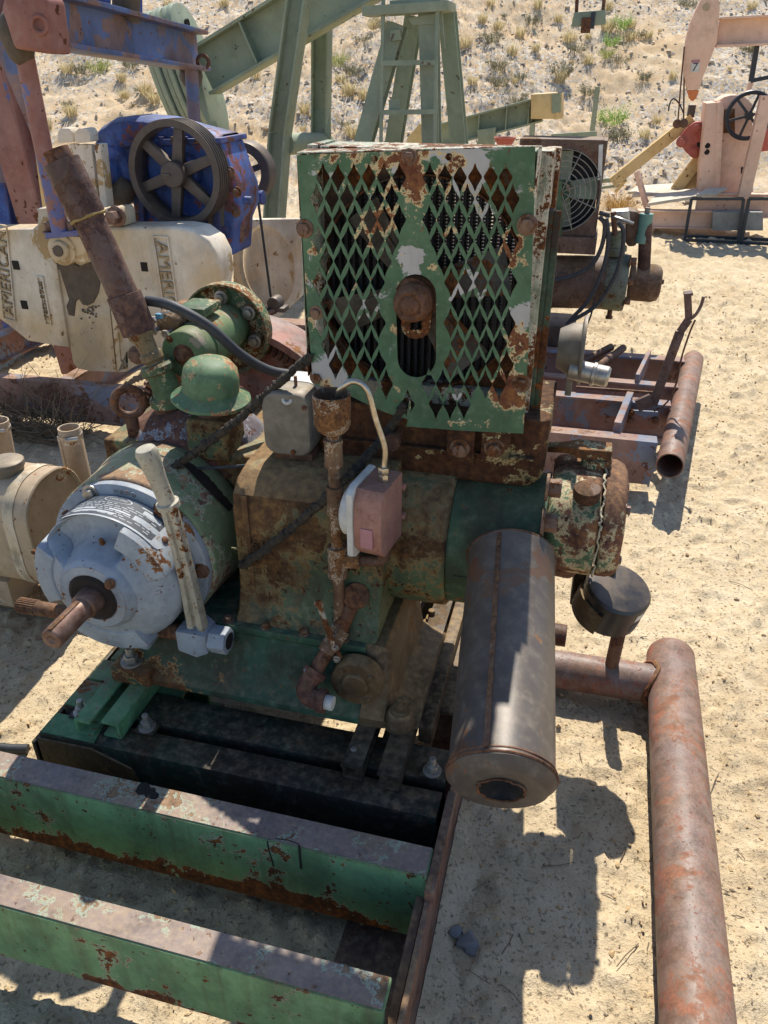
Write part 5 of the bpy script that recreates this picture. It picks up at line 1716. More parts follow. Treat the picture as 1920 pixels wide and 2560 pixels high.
for k in range(46):
    px, py = sb_.uniform(1150, 1900), sb_.uniform(1250, 2540)
    p = at(px, py, z=0); w_ = world_of(p.x, p.y); p.z = float(ground_h(w_.x, w_.y)) + .003
    a = sb_.random() * 6.28; L_ = sb_.uniform(.02, .09)
    q = p + Vector((math.cos(a), math.sin(a), 0)) * L_
    m.tube([p, p.lerp(q, .5) + Vector((sb_.uniform(-.006, .006), sb_.uniform(-.006, .006), .004)), q], .0012, 4)
o = single('dry_twigs', m, M_TWIG, 'thin dry twigs strewn on the sand by the pipe', 'twigs', .9, 0.2)
o['kind'] = 'stuff'
# ------------------------------------------------------------------ blue pumping unit behind the engine
pu = thing('pumping_unit', 'blue pumping unit with dark spoked sheave and yellowed white crank weights', 'pumping unit', -1.4, 2.2)
Z1 = lambda x, y: (x * .4581, y * .4581)           # picks made in a crop of the upper left quarter
def ext(pts, v, th, mb=None):
    mb = mb or MB()
    return mb.prism(tr(pts, v), (0, th, 0))
# base frame
fr = part('base_frame', MB().channel((-3.6, 1.67, .15), (.75, 1.69, .15), .07, .2, .012, flip=-1), M_SKIDR, pu, bev=.003, label='long red and blue base channel')
m = MB().channel((-3.6, 2.81, .15), (.94, 2.80, .15), .08, .2, .012); part('base_rail', m, M_SKIDR, fr, bev=.003)
m = MB().ibeam((-1.2, 2.12, .16), (.83, 2.13, .16), .07, .18, .012); part('base_rail', m, M_SKIDR, fr, bev=.002)
m = MB().ibeam((-1.2, 2.38, .16), (.88, 2.38, .16), .06, .18, .012); part('base_rail', m, M_SKIDR, fr, bev=.002)
for u in (-3.0, -2.15, -1.3, -.5):
    m = MB().ibeam((u, 1.71, .14), (u, 2.77, .14), .08, .16, .012); part('cross_member', m, M_SKIDR, fr, bev=.002)
m = MB().bar(at(1540, 1083, z=.24), at(1572, 1004, z=.24), .03, .10); part('cross_flat', m, M_SKIDR, fr, bev=.002)
m = MB().bar(at(1590, 960, z=.24), at(1620, 897, z=.24), .02, .10); part('cross_flat', m, M_SKIDR, fr, bev=.002)
pa, pb = Vector((.80, 1.55, .2)), Vector((1.005, 2.95, .2))
part('end_pipe', MB().pipe(pa, pb, .055, .005, 40), M_PIPE, fr, bev=.001)
m = MB().prism(tr([(1380, 1110), (1640, 1140), (1655, 1165), (1600, 1208), (1500, 1200), (1380, 1190)], 1.66), (0, .008, 0)); part('nose_plate', m, M_SKIDR, fr, bev=.002)
for (a, b) in (((1440, 912), (1528, 868)), ((1470, 935), (1558, 870))):
    part('loose_pipe', MB().pipe(at(*a, z=.27), at(*b, z=.30), .02, .004, 20), M_RUST, fr)
m = MB().prism(tr([(1568, 1025), (1645, 1030), (1648, 1062), (1635, 1075), (1572, 1070)], 2.04), (0, .012, 0)); pl_ = part('bolted_plate', m, M_SKIDR, fr, bev=.002)
for px, py in ((1577, 1032), (1575, 1050), (1638, 1050)):
    bolt(pl_, at(px, py, v=2.038), -AV, .012, M_BOLT)
# brake lever with forked head
L0, L1, L2 = at(1648, 988, v=2.05), at(1700, 830, v=2.08), at(1722, 798, v=2.09)
m = MB().bar(L0 - Vector((.02, 0, .05)), L1, .016, .040, up=(1, 0, .2)); m.bar(L1, L2, .016, .034, up=(1, 0, .2))
m.bar(L2, at(1719, 738, v=2.09), .016, .03, up=(1, 0, 0)); m.bar(at(1709, 735, v=2.09), at(1732, 732, v=2.09), .012, .05, up=(0, 1, 0))
lv2 = part('brake_lever', m, M_STACK, pu, bev=.002, label='tall brown lever with a forked top')
pts = [at(1722, 800, v=2.085), at(1738, 788, v=2.08), at(1752, 765, v=2.08), at(1759, 742, v=2.08)]
part('latch_grip', MB().tube(spline(pts, 6), .007, 8), M_STACK, lv2)
pts = [at(1738, 800, v=2.07), at(1725, 830, v=2.07), at(1705, 890, v=2.05), at(1690, 960, v=2.03), at(1668, 1005, v=2.03), at(1635, 1028, v=2.03)]
part('latch_rod', MB().tube(spline(pts, 6), .0042, 8), M_RUST, lv2)
m = MB().bar(L0 + Vector((-.03, -.01, -.02)), at(1592, 1015, v=2.03), .02, .06, up=(0, 0, 1)); part('lever_foot', m, M_STACK, lv2, bev=.002)
m = MB().bar(at(1440, 968, z=.27), at(1648, 983, z=.27), .012, .012); part('brake_rod', m, M_RUST, lv2)
# gearbox
gb_pts = [(318, 352), (545, 347), (556, 362), (575, 418), (596, 470), (600, 520), (584, 560), (580, 640), (345, 640), (338, 560), (322, 440)]
gbx = part('gearbox', ext(gb_pts, 2.06, .24), M_BLUE, pu, bev=.015, seg=3, label='blue gearbox housing with chipped red primer')
cvp = tr([Z1(*q) for q in ((505, 775), (520, 722), (600, 672), (690, 660), (850, 675), (1010, 722), (1190, 768))], 2.05)
m = MB().loft([[p + Vector((0, .02, 0)) for p in cvp], [p + Vector((0, .07, .02)) for p in cvp], [p + Vector((0, .22, .02)) for p in cvp], [p + Vector((0, .27, 0)) for p in cvp]])
part('gearbox_cover', m, M_BLUE, gbx, bev=.008)
m = MB().prism([p + AV * -.02 for p in tr([(300, 350), (556, 344), (558, 358), (305, 366)], 2.05)], (0, .29, 0)); part('cover_flange', m, M_BLUE, gbx, bev=.004)
c = at(278, 428, v=2.02)
m = MB().lathe(c + AV * .12, -AV, [(0, .0), (0, .16), (.06, .15), (.08, .11), (.12, .10), (.125, .06), (.2, .055), (.2, 0)], 40); part('output_bearing', m, M_BLUE, gbx, bev=.003)
m = MB().ball(c + Vector((.02, -.01, -.09)), 1, (.09, .06, .07), 20); m.jitter(.015, 18, 3); part('grease_cake', m, M_GREASE, gbx)
for k in range(7):
    p = at(345 + k * 30, 356, v=2.04); bolt(gbx, p, AZ, .014, M_BOLT if k % 2 else M_BLUE, .02)
sc_ = at(434, 436, v=1.93)
m = MB().lathe(sc_ + AV * .20, -AV, [(0, 0), (0, .13), (.05, .12), (.07, .08), (.12, .075), (.12, 0)], 36); part('input_bearing', m, M_BLUE, gbx, bev=.003)
m = MB().prism(tr([(520, 500), (562, 478), (560, 565), (522, 563)], 2.055), (0, -.004, 0)); part('gearbox_plate', m, M_GREYC, gbx)
# sheave: rim with V grooves, hub, six spokes
SR = .222
prof = [(0, SR - .03), (0, SR)]
for k in range(5):
    v0 = .004 + k * .021
    prof += [(v0, SR), (v0 + .006, SR - .022), (v0 + .011, SR - .022), (v0 + .017, SR)]
prof += [(.112, SR), (.112, SR - .03), (.07, SR - .035), (.04, SR - .035), (0, SR - .03)]
rimm = MB().lathe(sc_, AV, prof, 72)
shv = part('sheave', rimm, M_SHEAVE, pu, sharp=25, label='dark six spoked grooved sheave')
m = MB().lathe(sc_ - AV * .02, AV, [(0, 0), (0, .052), (.004, .056), (.1, .056), (.1, 0)], 32); m.box(tuple(sc_ + Vector((-.006, -.026, -.006))), tuple(sc_ + Vector((-.05, -.018, .006)))); part('sheave_hub', m, M_SHEAVE, shv, bev=.003)
for k in range(6):
    a = math.radians(80 + 60 * k)
    d = Vector((math.cos(a), 0, math.sin(a))); s = Vector((-math.sin(a), 0, math.cos(a)))
    c0 = sc_ + AV * .045
    m = MB().loft([[c0 + d * .045 + s * .026 - AV * .02, c0 + d * .045 - s * .026 - AV * .02, c0 + d * .045 - s * .026 + AV * .02, c0 + d * .045 + s * .026 + AV * .02],
                   [c0 + d * .19 + s * .022 - AV * .016, c0 + d * .19 - s * .022 - AV * .016, c0 + d * .19 - s * .022 + AV * .016, c0 + d * .19 + s * .022 + AV * .016]])
    part('spoke', m, M_SHEAVE, shv, bev=.006)
# brake drum at the far side, with band
bc = at(608, 432, v=2.62)
m = MB().lathe(bc, AV, [(0, .10), (0, .145), (.01, .15), (.09, .15), (.1, .145), (.1, .10), (.05, .1)], 48); bd = part('brake_drum', m, M_SHEAVE, pu, sharp=25)
for k in range(4):
    a = math.radians(20 + 90 * k); d = Vector((math.cos(a), 0, math.sin(a)))
    part('drum_spoke', MB().bar(bc + AV * .05, bc + AV * .05 + d * .12, .03, .03, up=(0, 1, 0)), M_SHEAVE, bd)
m = MB().bar(at(590, 408, v=2.55), at(612, 382, v=2.55), .05, .05); m.bar(at(588, 500, v=2.5), at(655, 492, v=2.5), .04, .05); m.cyl(at(650, 494, v=2.5), at(660, 494, v=2.5), .035, n=16)
part('brake_arm', m, M_BLUE, pu, bev=.004)
part('brake_link', MB().cyl(at(645, 500, v=2.45), at(680, 765, v=2.45), .007, n=8), M_BLKSTEEL, pu)
q = at(690, 770, v=2.4)
m = MB().obox(q, (.06, 0, 0), (0, .04, 0), (0, 0, .012)); m.cyl(q + Vector((0, -.04, .03)), q + Vector((0, .04, .03)), .035, n=20); part('pillow_block', m, M_SHEAVE, pu, bev=.003)
m = MB().cyl(at(648, 792, v=2.3), at(700, 768, v=2.4), .014, n=12); sp2 = part('cross_shaft', m, M_STEEL, pu)
hx = []
for k in range(60):
    t_ = k / 59; c0 = at(652, 790, v=2.3).lerp(at(690, 772, v=2.4), t_); a = t_ * 6 * 2 * math.pi
    hx.append(c0 + Vector((0, .022 * math.cos(a), .022 * math.sin(a))))
part('coil_spring', MB().tube(hx, .004, 6), M_BLKSTEEL, sp2)
m = MB().bar(at(600, 800, z=.28), at(800, 812, z=.28), .12, .02); part('deck_strip', m, M_SKIDR, fr)
# near crank: arm and two weights
CV = 1.70
wr = [(262, 569), (440, 567), (485, 575), (522, 603), (541, 640), (547, 690), (538, 740), (515, 795), (475, 845), (420, 885), (345, 905), (300, 905), (285, 760), (268, 680)]
cr_r = part('crank_weight', ext(wr, CV, .17), M_CRANK, pu, bev=.02, seg=3, label='right crank weight with raised lettering, yellowed white')
wl_ = [(-200, 575), (80, 573), (93, 562), (95, 530), (88, 522), (128, 519), (136, 600), (143, 680), (172, 868), (150, 866), (70, 852), (20, 812), (-40, 770), (-200, 740)]
cr_l = part('crank_weight', ext(wl_, CV - .01, .15), M_CRANK, pu, bev=.008, label='left crank weight with raised lettering and square holes')
arm = [(128, 560), (262, 560), (266, 690), (290, 930), (225, 928), (195, 922), (183, 908), (176, 870), (146, 690)]
m = ext(arm, CV + .004, .14); ca = part('crank_arm', m, M_CRANK, pu, bev=.004)
m = ext([(288, 760), (302, 905), (345, 905), (352, 868), (318, 882), (316, 930), (293, 931), (268, 690)], CV - .004, .1); part('arm_lip', m, M_CRANK, ca, bev=.004)
m = ext([(318, 880), (355, 866), (362, 905), (320, 925)], CV - .03, .05); part('weight_lug', m, M_CRANK, ca, bev=.004); bolt(ca, at(343, 888, v=CV - .032), -AV, .03, M_BOLT)
# lettering: raised panels with raised letters running down the weights
def lettering(parent, s, p_top, p_bot, wdt, size, v, flip=False):
    a, b = at(*p_top, v=v), at(*p_bot, v=v)
    d = (b - a); L = d.length; d.normalize(); s_ = d.cross(AV).normalized()
    if s_.x < 0: s_ = -s_
    m = MB()
    cpt = (a + b) / 2
    t_ = .006
    for (x0, x1, y0, y1) in ((-L/2, L/2, -wdt/2, -wdt/2 + t_), (-L/2, L/2, wdt/2 - t_, wdt/2), (-L/2, -L/2 + t_, -wdt/2 + t_, wdt/2 - t_), (L/2 - t_, L/2, -wdt/2 + t_, wdt/2 - t_)):
        m.prism([cpt + d * x + s_ * y for x, y in ((x0, y0), (x1, y0), (x1, y1), (x0, y1))], (0, -.008, 0))
    part('letter_frame', m, M_CRANK, parent, bev=.001)
    m = MB(); me = text_mesh(s, size, .005)
    xs = [q.co.x for q in me.vertices]; k = (L - .05) / (max(xs) - min(xs))
    X_, Y_ = (d * k, s_) if not flip else (-d * k, -s_)
    c0 = cpt - AV * .004
    mat = Matrix(((X_.x, Y_.x, 0, c0.x), (X_.y, Y_.y, -1, c0.y), (X_.z, Y_.z, 0, c0.z), (0, 0, 0, 1)))
    m.mesh(me, mat)
    part('lettering', m, weathered('letter_stain', lin('#8f7a5c'), lin('#a5906c'), chip=.1, scale=20, seed=52) if 'letter_stain' not in MATS else MATS['letter_stain'], parent)
lettering(cr_r, 'AMERICAN', (402, 590), (440, 850), .075, .085, CV - .001)
lettering(cr_l, 'AMERICAN', (2, 560), (25, 800), .07, .08, CV - .011, flip=True)
lettering(cr_l, 'T8D-57-4', (100, 690), (123, 812), .035, .035, CV - .011, flip=True)
for px, py in ((40, 663), (61, 762)):
    p = at(px, py, v=CV - .011); part('square_hole', MB().box((p.x - .017, p.y - .003, p.z - .02), (p.x + .017, p.y + .01, p.z + .02)), M_DARK, cr_l)
p = at(361, 667, v=CV); part('square_hole', MB().box((p.x - .016, p.y - .003, p.z - .02), (p.x + .016, p.y + .01, p.z + .02)), M_DARK, cr_r)
# wrist pin bearing and the grease below it
p = at(163, 622, v=CV - .05)
m = MB().cyl(p + AV * .1, p - AV * .03, .068, n=32).cyl(p - AV * .03, p - AV * .05, .045, .04, n=24); m.box((p.x + .02, p.y - .02, p.z - .05), (p.x + .12, p.y + .1, p.z + .06))
wb = part('wrist_bearing', m, M_CRANK, ca, bev=.006); part('pin_end', MB().cyl(p - AV * .05, p - AV * .058, .024, n=16), M_GREASE, wb)
gp = [(136, 648), (150, 640), (200, 665), (240, 650), (252, 690), (245, 730), (232, 755), (222, 760), (205, 762), (196, 745), (188, 752), (184, 790), (170, 786), (164, 762), (172, 745), (155, 700), (150, 672), (135, 668)]
m = ext(gp, CV - .004, .03); m.jitter(.01, 9, 2); part('grease_run', m, M_GREASE, ca, bev=.006, label='dark caked grease running down the crank arm')
rr_ = random.Random(8)
m = MB()
for k in range(26):
    q = at(rr_.gauss(225, 12), rr_.gauss(775, 18), v=CV + .002); m.lathe(q, AV, [(-.003, 0), (-.003, rr_.uniform(.002, .008)), (.004, .003), (.004, 0)], 7)
m.jitter(.004, 90, 3)
o = part('grease_flecks', m, M_GREASE, ca); o['kind'] = 'stuff'
# upper crank parts: clamp block, white posts, ears
m = ext([(262, 522), (300, 518), (308, 530), (312, 565), (262, 568)], CV + .02, .1); cb = part('clamp_block', m, M_CRANK, ca, bev=.006); bolt(cb, at(292, 541, v=CV + .02), -AV, .03, M_STEEL, .05)
m = ext([(235, 360), (250, 360), (268, 518), (252, 520)], 1.86, .06); part('white_post', m, M_CRANK, ca, bev=.003)
m = ext([(172, 360), (228, 362), (246, 520), (225, 520), (190, 440)], 1.9, .05); part('white_post', m, M_CRANK, ca, bev=.003)
m = ext([(85, 365), (100, 362), (128, 560), (112, 565)], 1.80, .03); part('white_post', m, M_TANY, ca, bev=.002)
for x0 in (143, 186):
    m = ext([(x0, 330), (x0 + 10, 320), (x0 + 30, 320), (x0 + 38, 332), (x0 + 40, 355), (x0, 358)], 1.88, .07); part('ear', m, M_CRANK, ca, bev=.008)
# pitman arms and equalizer
n0, n1 = at(60, 130, v=1.64), at(152, 585, v=1.64)
pt = part('pitman_arm', MB().cyl(n0, n1, .037, n=28), M_REDLEG, pu, label='near red pitman pipe')
m = ext([(112, 583), (196, 577), (198, 590), (113, 598)], CV - .09, .1); part('pitman_foot', m, M_REDLEG, pt, bev=.002)
for px in (125, 180):
    bolt(pt, at(px, 581, v=CV - .05), AZ, .022, M_STEEL, .04)
f0, f1 = at(478, 165, v=2.9), at(500, 560, v=2.9)
part('pitman_arm', MB().cyl(f0, f1, .035, n=24), M_REDBLUE, pu, label='far pitman pipe behind the gearbox')
k0, k1 = at(62, 62, v=1.58), at(492, 128, v=3.0)
k0 = k0 + Vector((.02, 0, .02))
eqm = MB().ibeam(k0 + Vector((.02, .1, 0)), k1, .15, .19, .02, .014)
eq = part('equalizer_beam', eqm, M_REDBLUE, pu, bev=.003, label='blue and red equalizer beam over the gearbox')
m = MB().loft([[k0 + Vector((-.07, -.03, -.10)), k0 + Vector((.10, -.03, -.12)), k0 + Vector((.11, -.03, .06)), k0 + Vector((.04, -.03, .11)), k0 + Vector((-.05, -.03, .10)), k0 + Vector((-.09, -.03, .03))],
              [k0 + Vector((-.07, .10, -.10)), k0 + Vector((.10, .10, -.12)), k0 + Vector((.11, .10, .06)), k0 + Vector((.04, .10, .11)), k0 + Vector((-.05, .10, .10)), k0 + Vector((-.09, .10, .03))]])
kn = part('knuckle', m, M_REDLEG, eq, bev=.02, seg=3)
m = MB().ball(n0 + Vector((-.005, -.02, .05)), 1, (.065, .06, .10), 20); m.jitter(.012, 16, 4); part('knuckle_grease', m, M_GREASE, kn)
part('knuckle_pin', MB().torus(at(98, 62, v=1.54), Vector((.3, -1, 0)), .028, .008, 24, 8), M_REDLEG, kn)
m = MB().ball(k1 + Vector((-.02, -.06, -.12)), 1, (.06, .06, .07), 16); m.jitter(.015, 20, 5); part('knuckle_grease', m, M_GREASE, eq)
part('keeper_ring', MB().torus(k1 + Vector((.06, -.06, -.05)), Vector((.3, -1, 0)), .03, .01, 20, 8), M_RUST, eq)
for px, py in ((256, 45), (342, 65)):
    p = at(px, py, v=2.15 if px < 300 else 2.45); bolt(eq, p, -AZ, .028, M_SHEAVE, .07)
for px0, px1, v in ((205, 262, 2.12), (330, 343, 2.45)):
    m = MB().prism(tr([(px0, 26), (px1, 36), (px1, -60), (px0, -60)], v), (0, .05, 0)); part('hanger_plate', m, M_BLUE, eq, bev=.003)
m = MB().cyl(at(312, 45, v=2.3), at(315, -60, v=2.3), .06, n=16); m.jitter(.012, 14, 2); part('center_bearing', m, M_GREASE, eq)
# legs of the samson post at the far left
def leg(name, a, b, v, w, d, mat, parent=pu, foot=True, label=None):
    p, q = at(*a, v=v), at(*b, v=v)
    if foot:
        q = p + (q - p) * ((p.z - .05) / (p.z - q.z))
    return part(name, MB().ibeam(p, q, w, d, .014, .012, up=(0, 1, 0)), mat, parent, bev=.003, label=label)
leg('post_leg', (-80, -120), (58, 380), 2.35, .16, .2, M_REDLEG, label='faded red leg of the post at the left edge')
m = MB().prism(tr([(-40, 60), (12, 30), (100, 320), (80, 340)], 2.15), (0, .02, 0)); part('post_brace', m, M_REDBLUE, pu, bev=.002)
leg('post_leg', (-20, 250), (20, 560), 2.7, .15, .16, M_BLUE)
part('post_tie', MB().bar(at(-60, 425, v=2.4), at(45, 425, v=2.4), .05, .12), M_REDBLUE, pu, bev=.003)
part('tie_wire', MB().tube(spline([at(18, 400, v=2.3), at(30, 470, v=2.3), at(60, 520, v=2.3), at(85, 570, v=2.3)], 6), .004, 6), M_BLKSTEEL, pu)
# far crank: square plate with a round recess
fc = at(672, 668, v=2.78)
m = plate_with_holes([(q.x, q.z) for q in tr([(585, 548), (752, 546), (765, 640), (755, 740), (700, 790), (590, 770)], 2.78)], [[(fc.x + .17 * math.cos(t_ * .1745), fc.z + .235 * math.sin(t_ * .1745)) for t_ in range(36)]], 2.78, .05, 'far_crank')
fk = part('far_crank', m, M_CRANK, pu, label='far crank plate with round recess'); part('recess', MB().prism([(fc.x + .175 * math.cos(t_ * .1745), 2.82, fc.z + .24 * math.sin(t_ * .1745)) for t_ in range(36)], (0, .06, 0)), M_CRANK, fk, bev=0)
for k in range(3):
    bolt(gbx, at(598, 562 + k * 14, v=2.2), Vector((.6, -1, 0)), .02, M_STEEL, .06)
# bleached brush heaped under the left crank weight
m = MB(); br_ = random.Random(4)
c0 = at(45, 890, v=1.50)
for k in range(260):
    a = br_.uniform(-.5, math.pi + .5); L = br_.uniform(.15, .42)
    p = Vector((c0.x + br_.uniform(-.30, .22), 1.52 + br_.uniform(-.08, .10), .01))
    d = Vector((math.cos(a) * .8, br_.uniform(-.5, .3), abs(math.sin(a)) * .9 + .12)).normalized()
    q = p + d * L * .55 + Vector((0, 0, .02)); r_ = p + d * L + Vector((br_.uniform(-.09, .09), br_.uniform(-.05, .05), br_.uniform(-.09, .03)))
    m.tube([p, q, r_], .002, 3, cap=False, radii=[.0026, .002, .001])
o = single('dry_brush', m, M_TWIG, 'bleached dry brush heaped under the left crank weight', 'brush', c0.x, 1.52)
# ------------------------------------------------------------------ tan fuel tank at the left edge
tk = thing('fuel_tank', 'tan rounded fuel tank with flaking strap and grey cap at the left edge', 'tank', -1.5, .27)
def tankring(u, k=1.0):
    out = []
    vc_, zc_, hv, hz, r = .265, .375, .135 * k, .185 * k, .12 * k
    for cx, cz, a0 in ((hv - r, hz - r, 0), (-hv + r, hz - r, 90), (-hv + r, -hz + r, 180), (hv - r, -hz + r, 270)):
        for j in range(9):
            a = math.radians(a0 + 90 * j / 8)
            out.append((u, vc_ + cx + r * math.cos(a), zc_ + cz + r * math.sin(a)))
    return out
m = MB().loft([tankring(-2.1, .97), tankring(-2.09), tankring(-1.11), tankring(-1.105, 1.01), tankring(-1.10, 1.01), tankring(-1.097, .985), tankring(-1.108, .95)])
body = part('tank_body', m, M_TANK, tk, sharp=45)
m = MB().loft([tankring(-1.18, 1.006), tankring(-1.18, 1.016), tankring(-1.145, 1.016), tankring(-1.145, 1.006)], cap=False)
part('strap', m, weathered('flaking_white_strap', lin('#cfc6b4'), lin('#c0ae90'), chip=.12, scale=16, dust=.1, seed=53), body)
cp_ = at(12, 1172, v=.24)
part('cap', MB().lathe((cp_.x, .25, .555), AZ, [(0, 0), (0, .045), (.02, .048), (.022, .052), (.038, .052), (.042, .046), (.042, 0)], 32), M_GREYC, tk, bev=.001)
for u in (-1.3, -1.9):
    part('tank_saddle', MB().box((u - .03, .17, .10), (u + .03, .36, .20)), M_TANK, tk, bev=.004)
m = MB().cyl((-2.4, .27, .058), (-.95, .30, .058), .055, n=28); m.jitter(.004, 20, 2)
single('dirty_pipe', m, weathered('mud_stained_pipe', lin('#8d7658'), lin('#a08a6a'), chip=.35, scale=9, dust=.4, seed=54, rust=(lin('#3a2a20'), lin('#5a4432'), lin('#80644a'))), 'dirt stained pipe lying on the sand beneath the tan tank', 'pipe', -1.5, .28)
for (a, b, v, lab) in (((172, 1068), (212, 1245), .52, 'tan upright pipe with a hose clamp behind the clutch'), ((-6, 1050), (22, 1195), .60, 'tan upright pipe with a hose clamp cut by the left edge')):
    p, q = at(*a, v=v), at(*b, v=v)
    q = p + (q - p) * (p.z / (p.z - q.z))
    t_ = thing('upright_pipe', lab, 'pipe', q.x, q.y, 0, 'tan upright pipes')
    d = (p - q).normalized()
    part('pipe_body', MB().pipe(q, p, .036, .005, 32), M_TANK, t_, bev=.001)
    part('half_sleeve', MB().bar(q + Vector((-.026, -.022, 0)), p + Vector((-.026, -.022, 0)) - d * .03, .03, .012, up=(.6, .7, 0)), M_TANK, t_, bev=.002)
    c0 = p - d * .035
    cl = part('hose_clamp', MB().lathe(c0, d, [(0, .035), (0, .0385), (.014, .0385), (.014, .035)], 32), M_ZINC, t_)
    part('clamp_screw', MB().cyl(c0 + Vector((.012, -.042, .008)), c0 + Vector((.05, -.030, .012)), .008, n=12), M_ZINC, cl)
# ribs, side flanges and bolts on the gearbox
for px in (352, 540):
    m = ext([(px - 6, 366), (px + 6, 366), (px + 8, 585), (px - 8, 585)], 2.035, .03); part('housing_rib', m, M_BLUE, gbx, bev=.004)
for px, py in ((575, 430), (592, 480), (590, 530), (340, 400), (336, 470), (346, 540)):
    bolt(gbx, at(px, py, v=2.05), -AV, .016, M_BOLT)
q = at(590, 500, v=2.12); m = MB().lathe(q, AU, [(-.02, 0), (-.02, .05), (.03, .045), (.035, .02), (.08, .018), (.08, 0)], 20); part('brake_boss', m, M_BLUE, gbx, bev=.002)
# ------------------------------------------------------------------ grey-green pumping unit
gu = thing('pumping_unit', 'grey green beam balanced pumping unit with stacked counterweights and ladder', 'pumping unit', -1.0, 4.8)
GV = 4.7
b0, b1 = at(512, 180, v=GV), at(953, -85, v=GV)
dirb = (b1 - b0).normalized()
b2 = b0 + dirb * 2.95
wb_ = part('walking_beam', MB().ibeam(b0, b2, .20, .33, .022, .014), M_PJGREEN, gu, bev=.003, label='sloping grey green walking beam')
for f in (.42, .46):
    pass
sx = b0 + dirb * .45
for s in (-1,):
    m = MB().obox(sx + AV * .055 * s, (dirb * .006), AV * .045, dirb.cross(AV).normalized() * .14); part('stiffener', m, M_PJGREEN, wb_)
# stack of counterweight plates hung on the tail
cwc = at(506, 168, v=GV)
for k in range(6):
    u = cwc.x - .02 - .052 * k
    pts = []
    for j in range(28):
        a = 2 * math.pi * j / 28
        vv = .26 * math.copysign(abs(math.cos(a)) ** .75, math.cos(a)); zz = .44 * math.copysign(abs(math.sin(a)) ** .9, math.sin(a))
        pts.append((u + .10 * zz * 0, GV + vv + .02 * (k % 2), cwc.z - .03 + zz - .012 * k))
    m = MB().prism([Vector(p) + Vector((.30 * (cwc.z - p[2]), 0, 0)) for p in pts], (-.040, 0, 0))
    part('counterweight_plate', m, M_PJGREEN, gu, bev=.006)
p = Vector((cwc.x - .015, GV - .02, cwc.z + .28)); p.x += .22 * (cwc.z - p.z)
part('lifting_hole', MB().cyl(p - AU * .01, p + AU * .008, .03, n=16), M_DARK, gu)
pb_ = Vector((cwc.x + .03, GV, cwc.z - .25))
# pitmans
def strut(name, pts, v, w, d, mat, parent, label=None, foot=0.0, up=(0, 1, 0), tf=.014):
    P_ = tr(pts, v)
    if foot is not None:
        a, b = P_[-2], P_[-1]
        P_[-1] = b + (b - a) * ((b.z - foot) / (a.z - b.z))
    m = MB()
    for a, b in zip(P_, P_[1:]):
        m.ibeam(a, b, d, w, tf, .012, up=up)
    return part(name, m, mat, parent, bev=.002, label=label)
strut('post', [(757, -70), (700, 335), (686, 545)], 4.35, .13, .15, M_PJGREEN, gu, 'nearer bent grey green post', foot=.0, up=(1, 0, 0))
strut('post', [(806, -70), (803, 270), (801, 380)], 5.1, .13, .13, M_PJGREEN, gu, 'farther straight grey green post', foot=.0, up=(1, 0, 0))
part('cross_pipe', MB().cyl(at(712, 360, v=4.4), at(815, 357, v=5.1), .075, n=28), M_PJGREEN, gu)
part('gusset', MB().prism(tr([(825, 280), (828, 375), (812, 375), (812, 330)], 5.0), (0, .015, 0)), M_PJGREEN, gu)
# samson post with ladder
for pts, v, w, lab in (([(994, 60), (905, 374)], 4.45, .12, 'left front leg'), ([(1036, 40), (982, 374)], 5.15, .13, 'left rear leg'), ([(1072, 30), (1080, 374)], 4.45, .12, 'right front leg'), ([(1118, 30), (1150, 374)], 5.15, .14, 'right rear leg')):
    strut('samson_leg', pts, v, w, .12, M_PJGREEN, gu, 'grey green ' + lab + ' of the samson post', foot=.0, up=(0, 1, 0))
m = MB().bar(at(915, 30, v=4.4), at(1128, 16, v=4.4), .20, .055); m.bar(at(1000, 20, v=4.8), at(1122, 12, v=4.8), .6, .05); part('post_cap', m, M_PJGREEN, gu, bev=.003)
part('post_plate', MB().prism(tr([(1020, 45), (1105, 30), (1112, 120), (1098, 60), (1030, 62)], 4.38), (0, .02, 0)), M_PJGREEN, gu)
lad = []
for a, b in (((959, -40), (952, 374)), ((1094, 20), (1086, 374))):
    strut('ladder_rail', [a, b], 4.33, .022, .022, M_PJGREEN, gu, foot=.02, tf=.008)
for y0 in (157, 280, 395, 500):
    part('ladder_rung', MB().bar(at(953, y0 + 1, v=4.33), at(1090, y0 - 1, v=4.33), .03, .03), M_PJGREEN, gu)
for px, py in ((988, 88), (985, 262)):
    part('ladder_clip', MB().prism(tr([(px - 14, py - 12), (px + 12, py - 14), (px + 14, py + 12), (px - 12, py + 14)], 4.36), (0, .03, 0)), M_PJGREEN, gu)
for v in (4.45, 5.15):
    part('unit_base', MB().ibeam((-2.2, v, .07), (-.2, v, .07), .14, .14, .012), M_PJGREEN, gu, bev=.002)
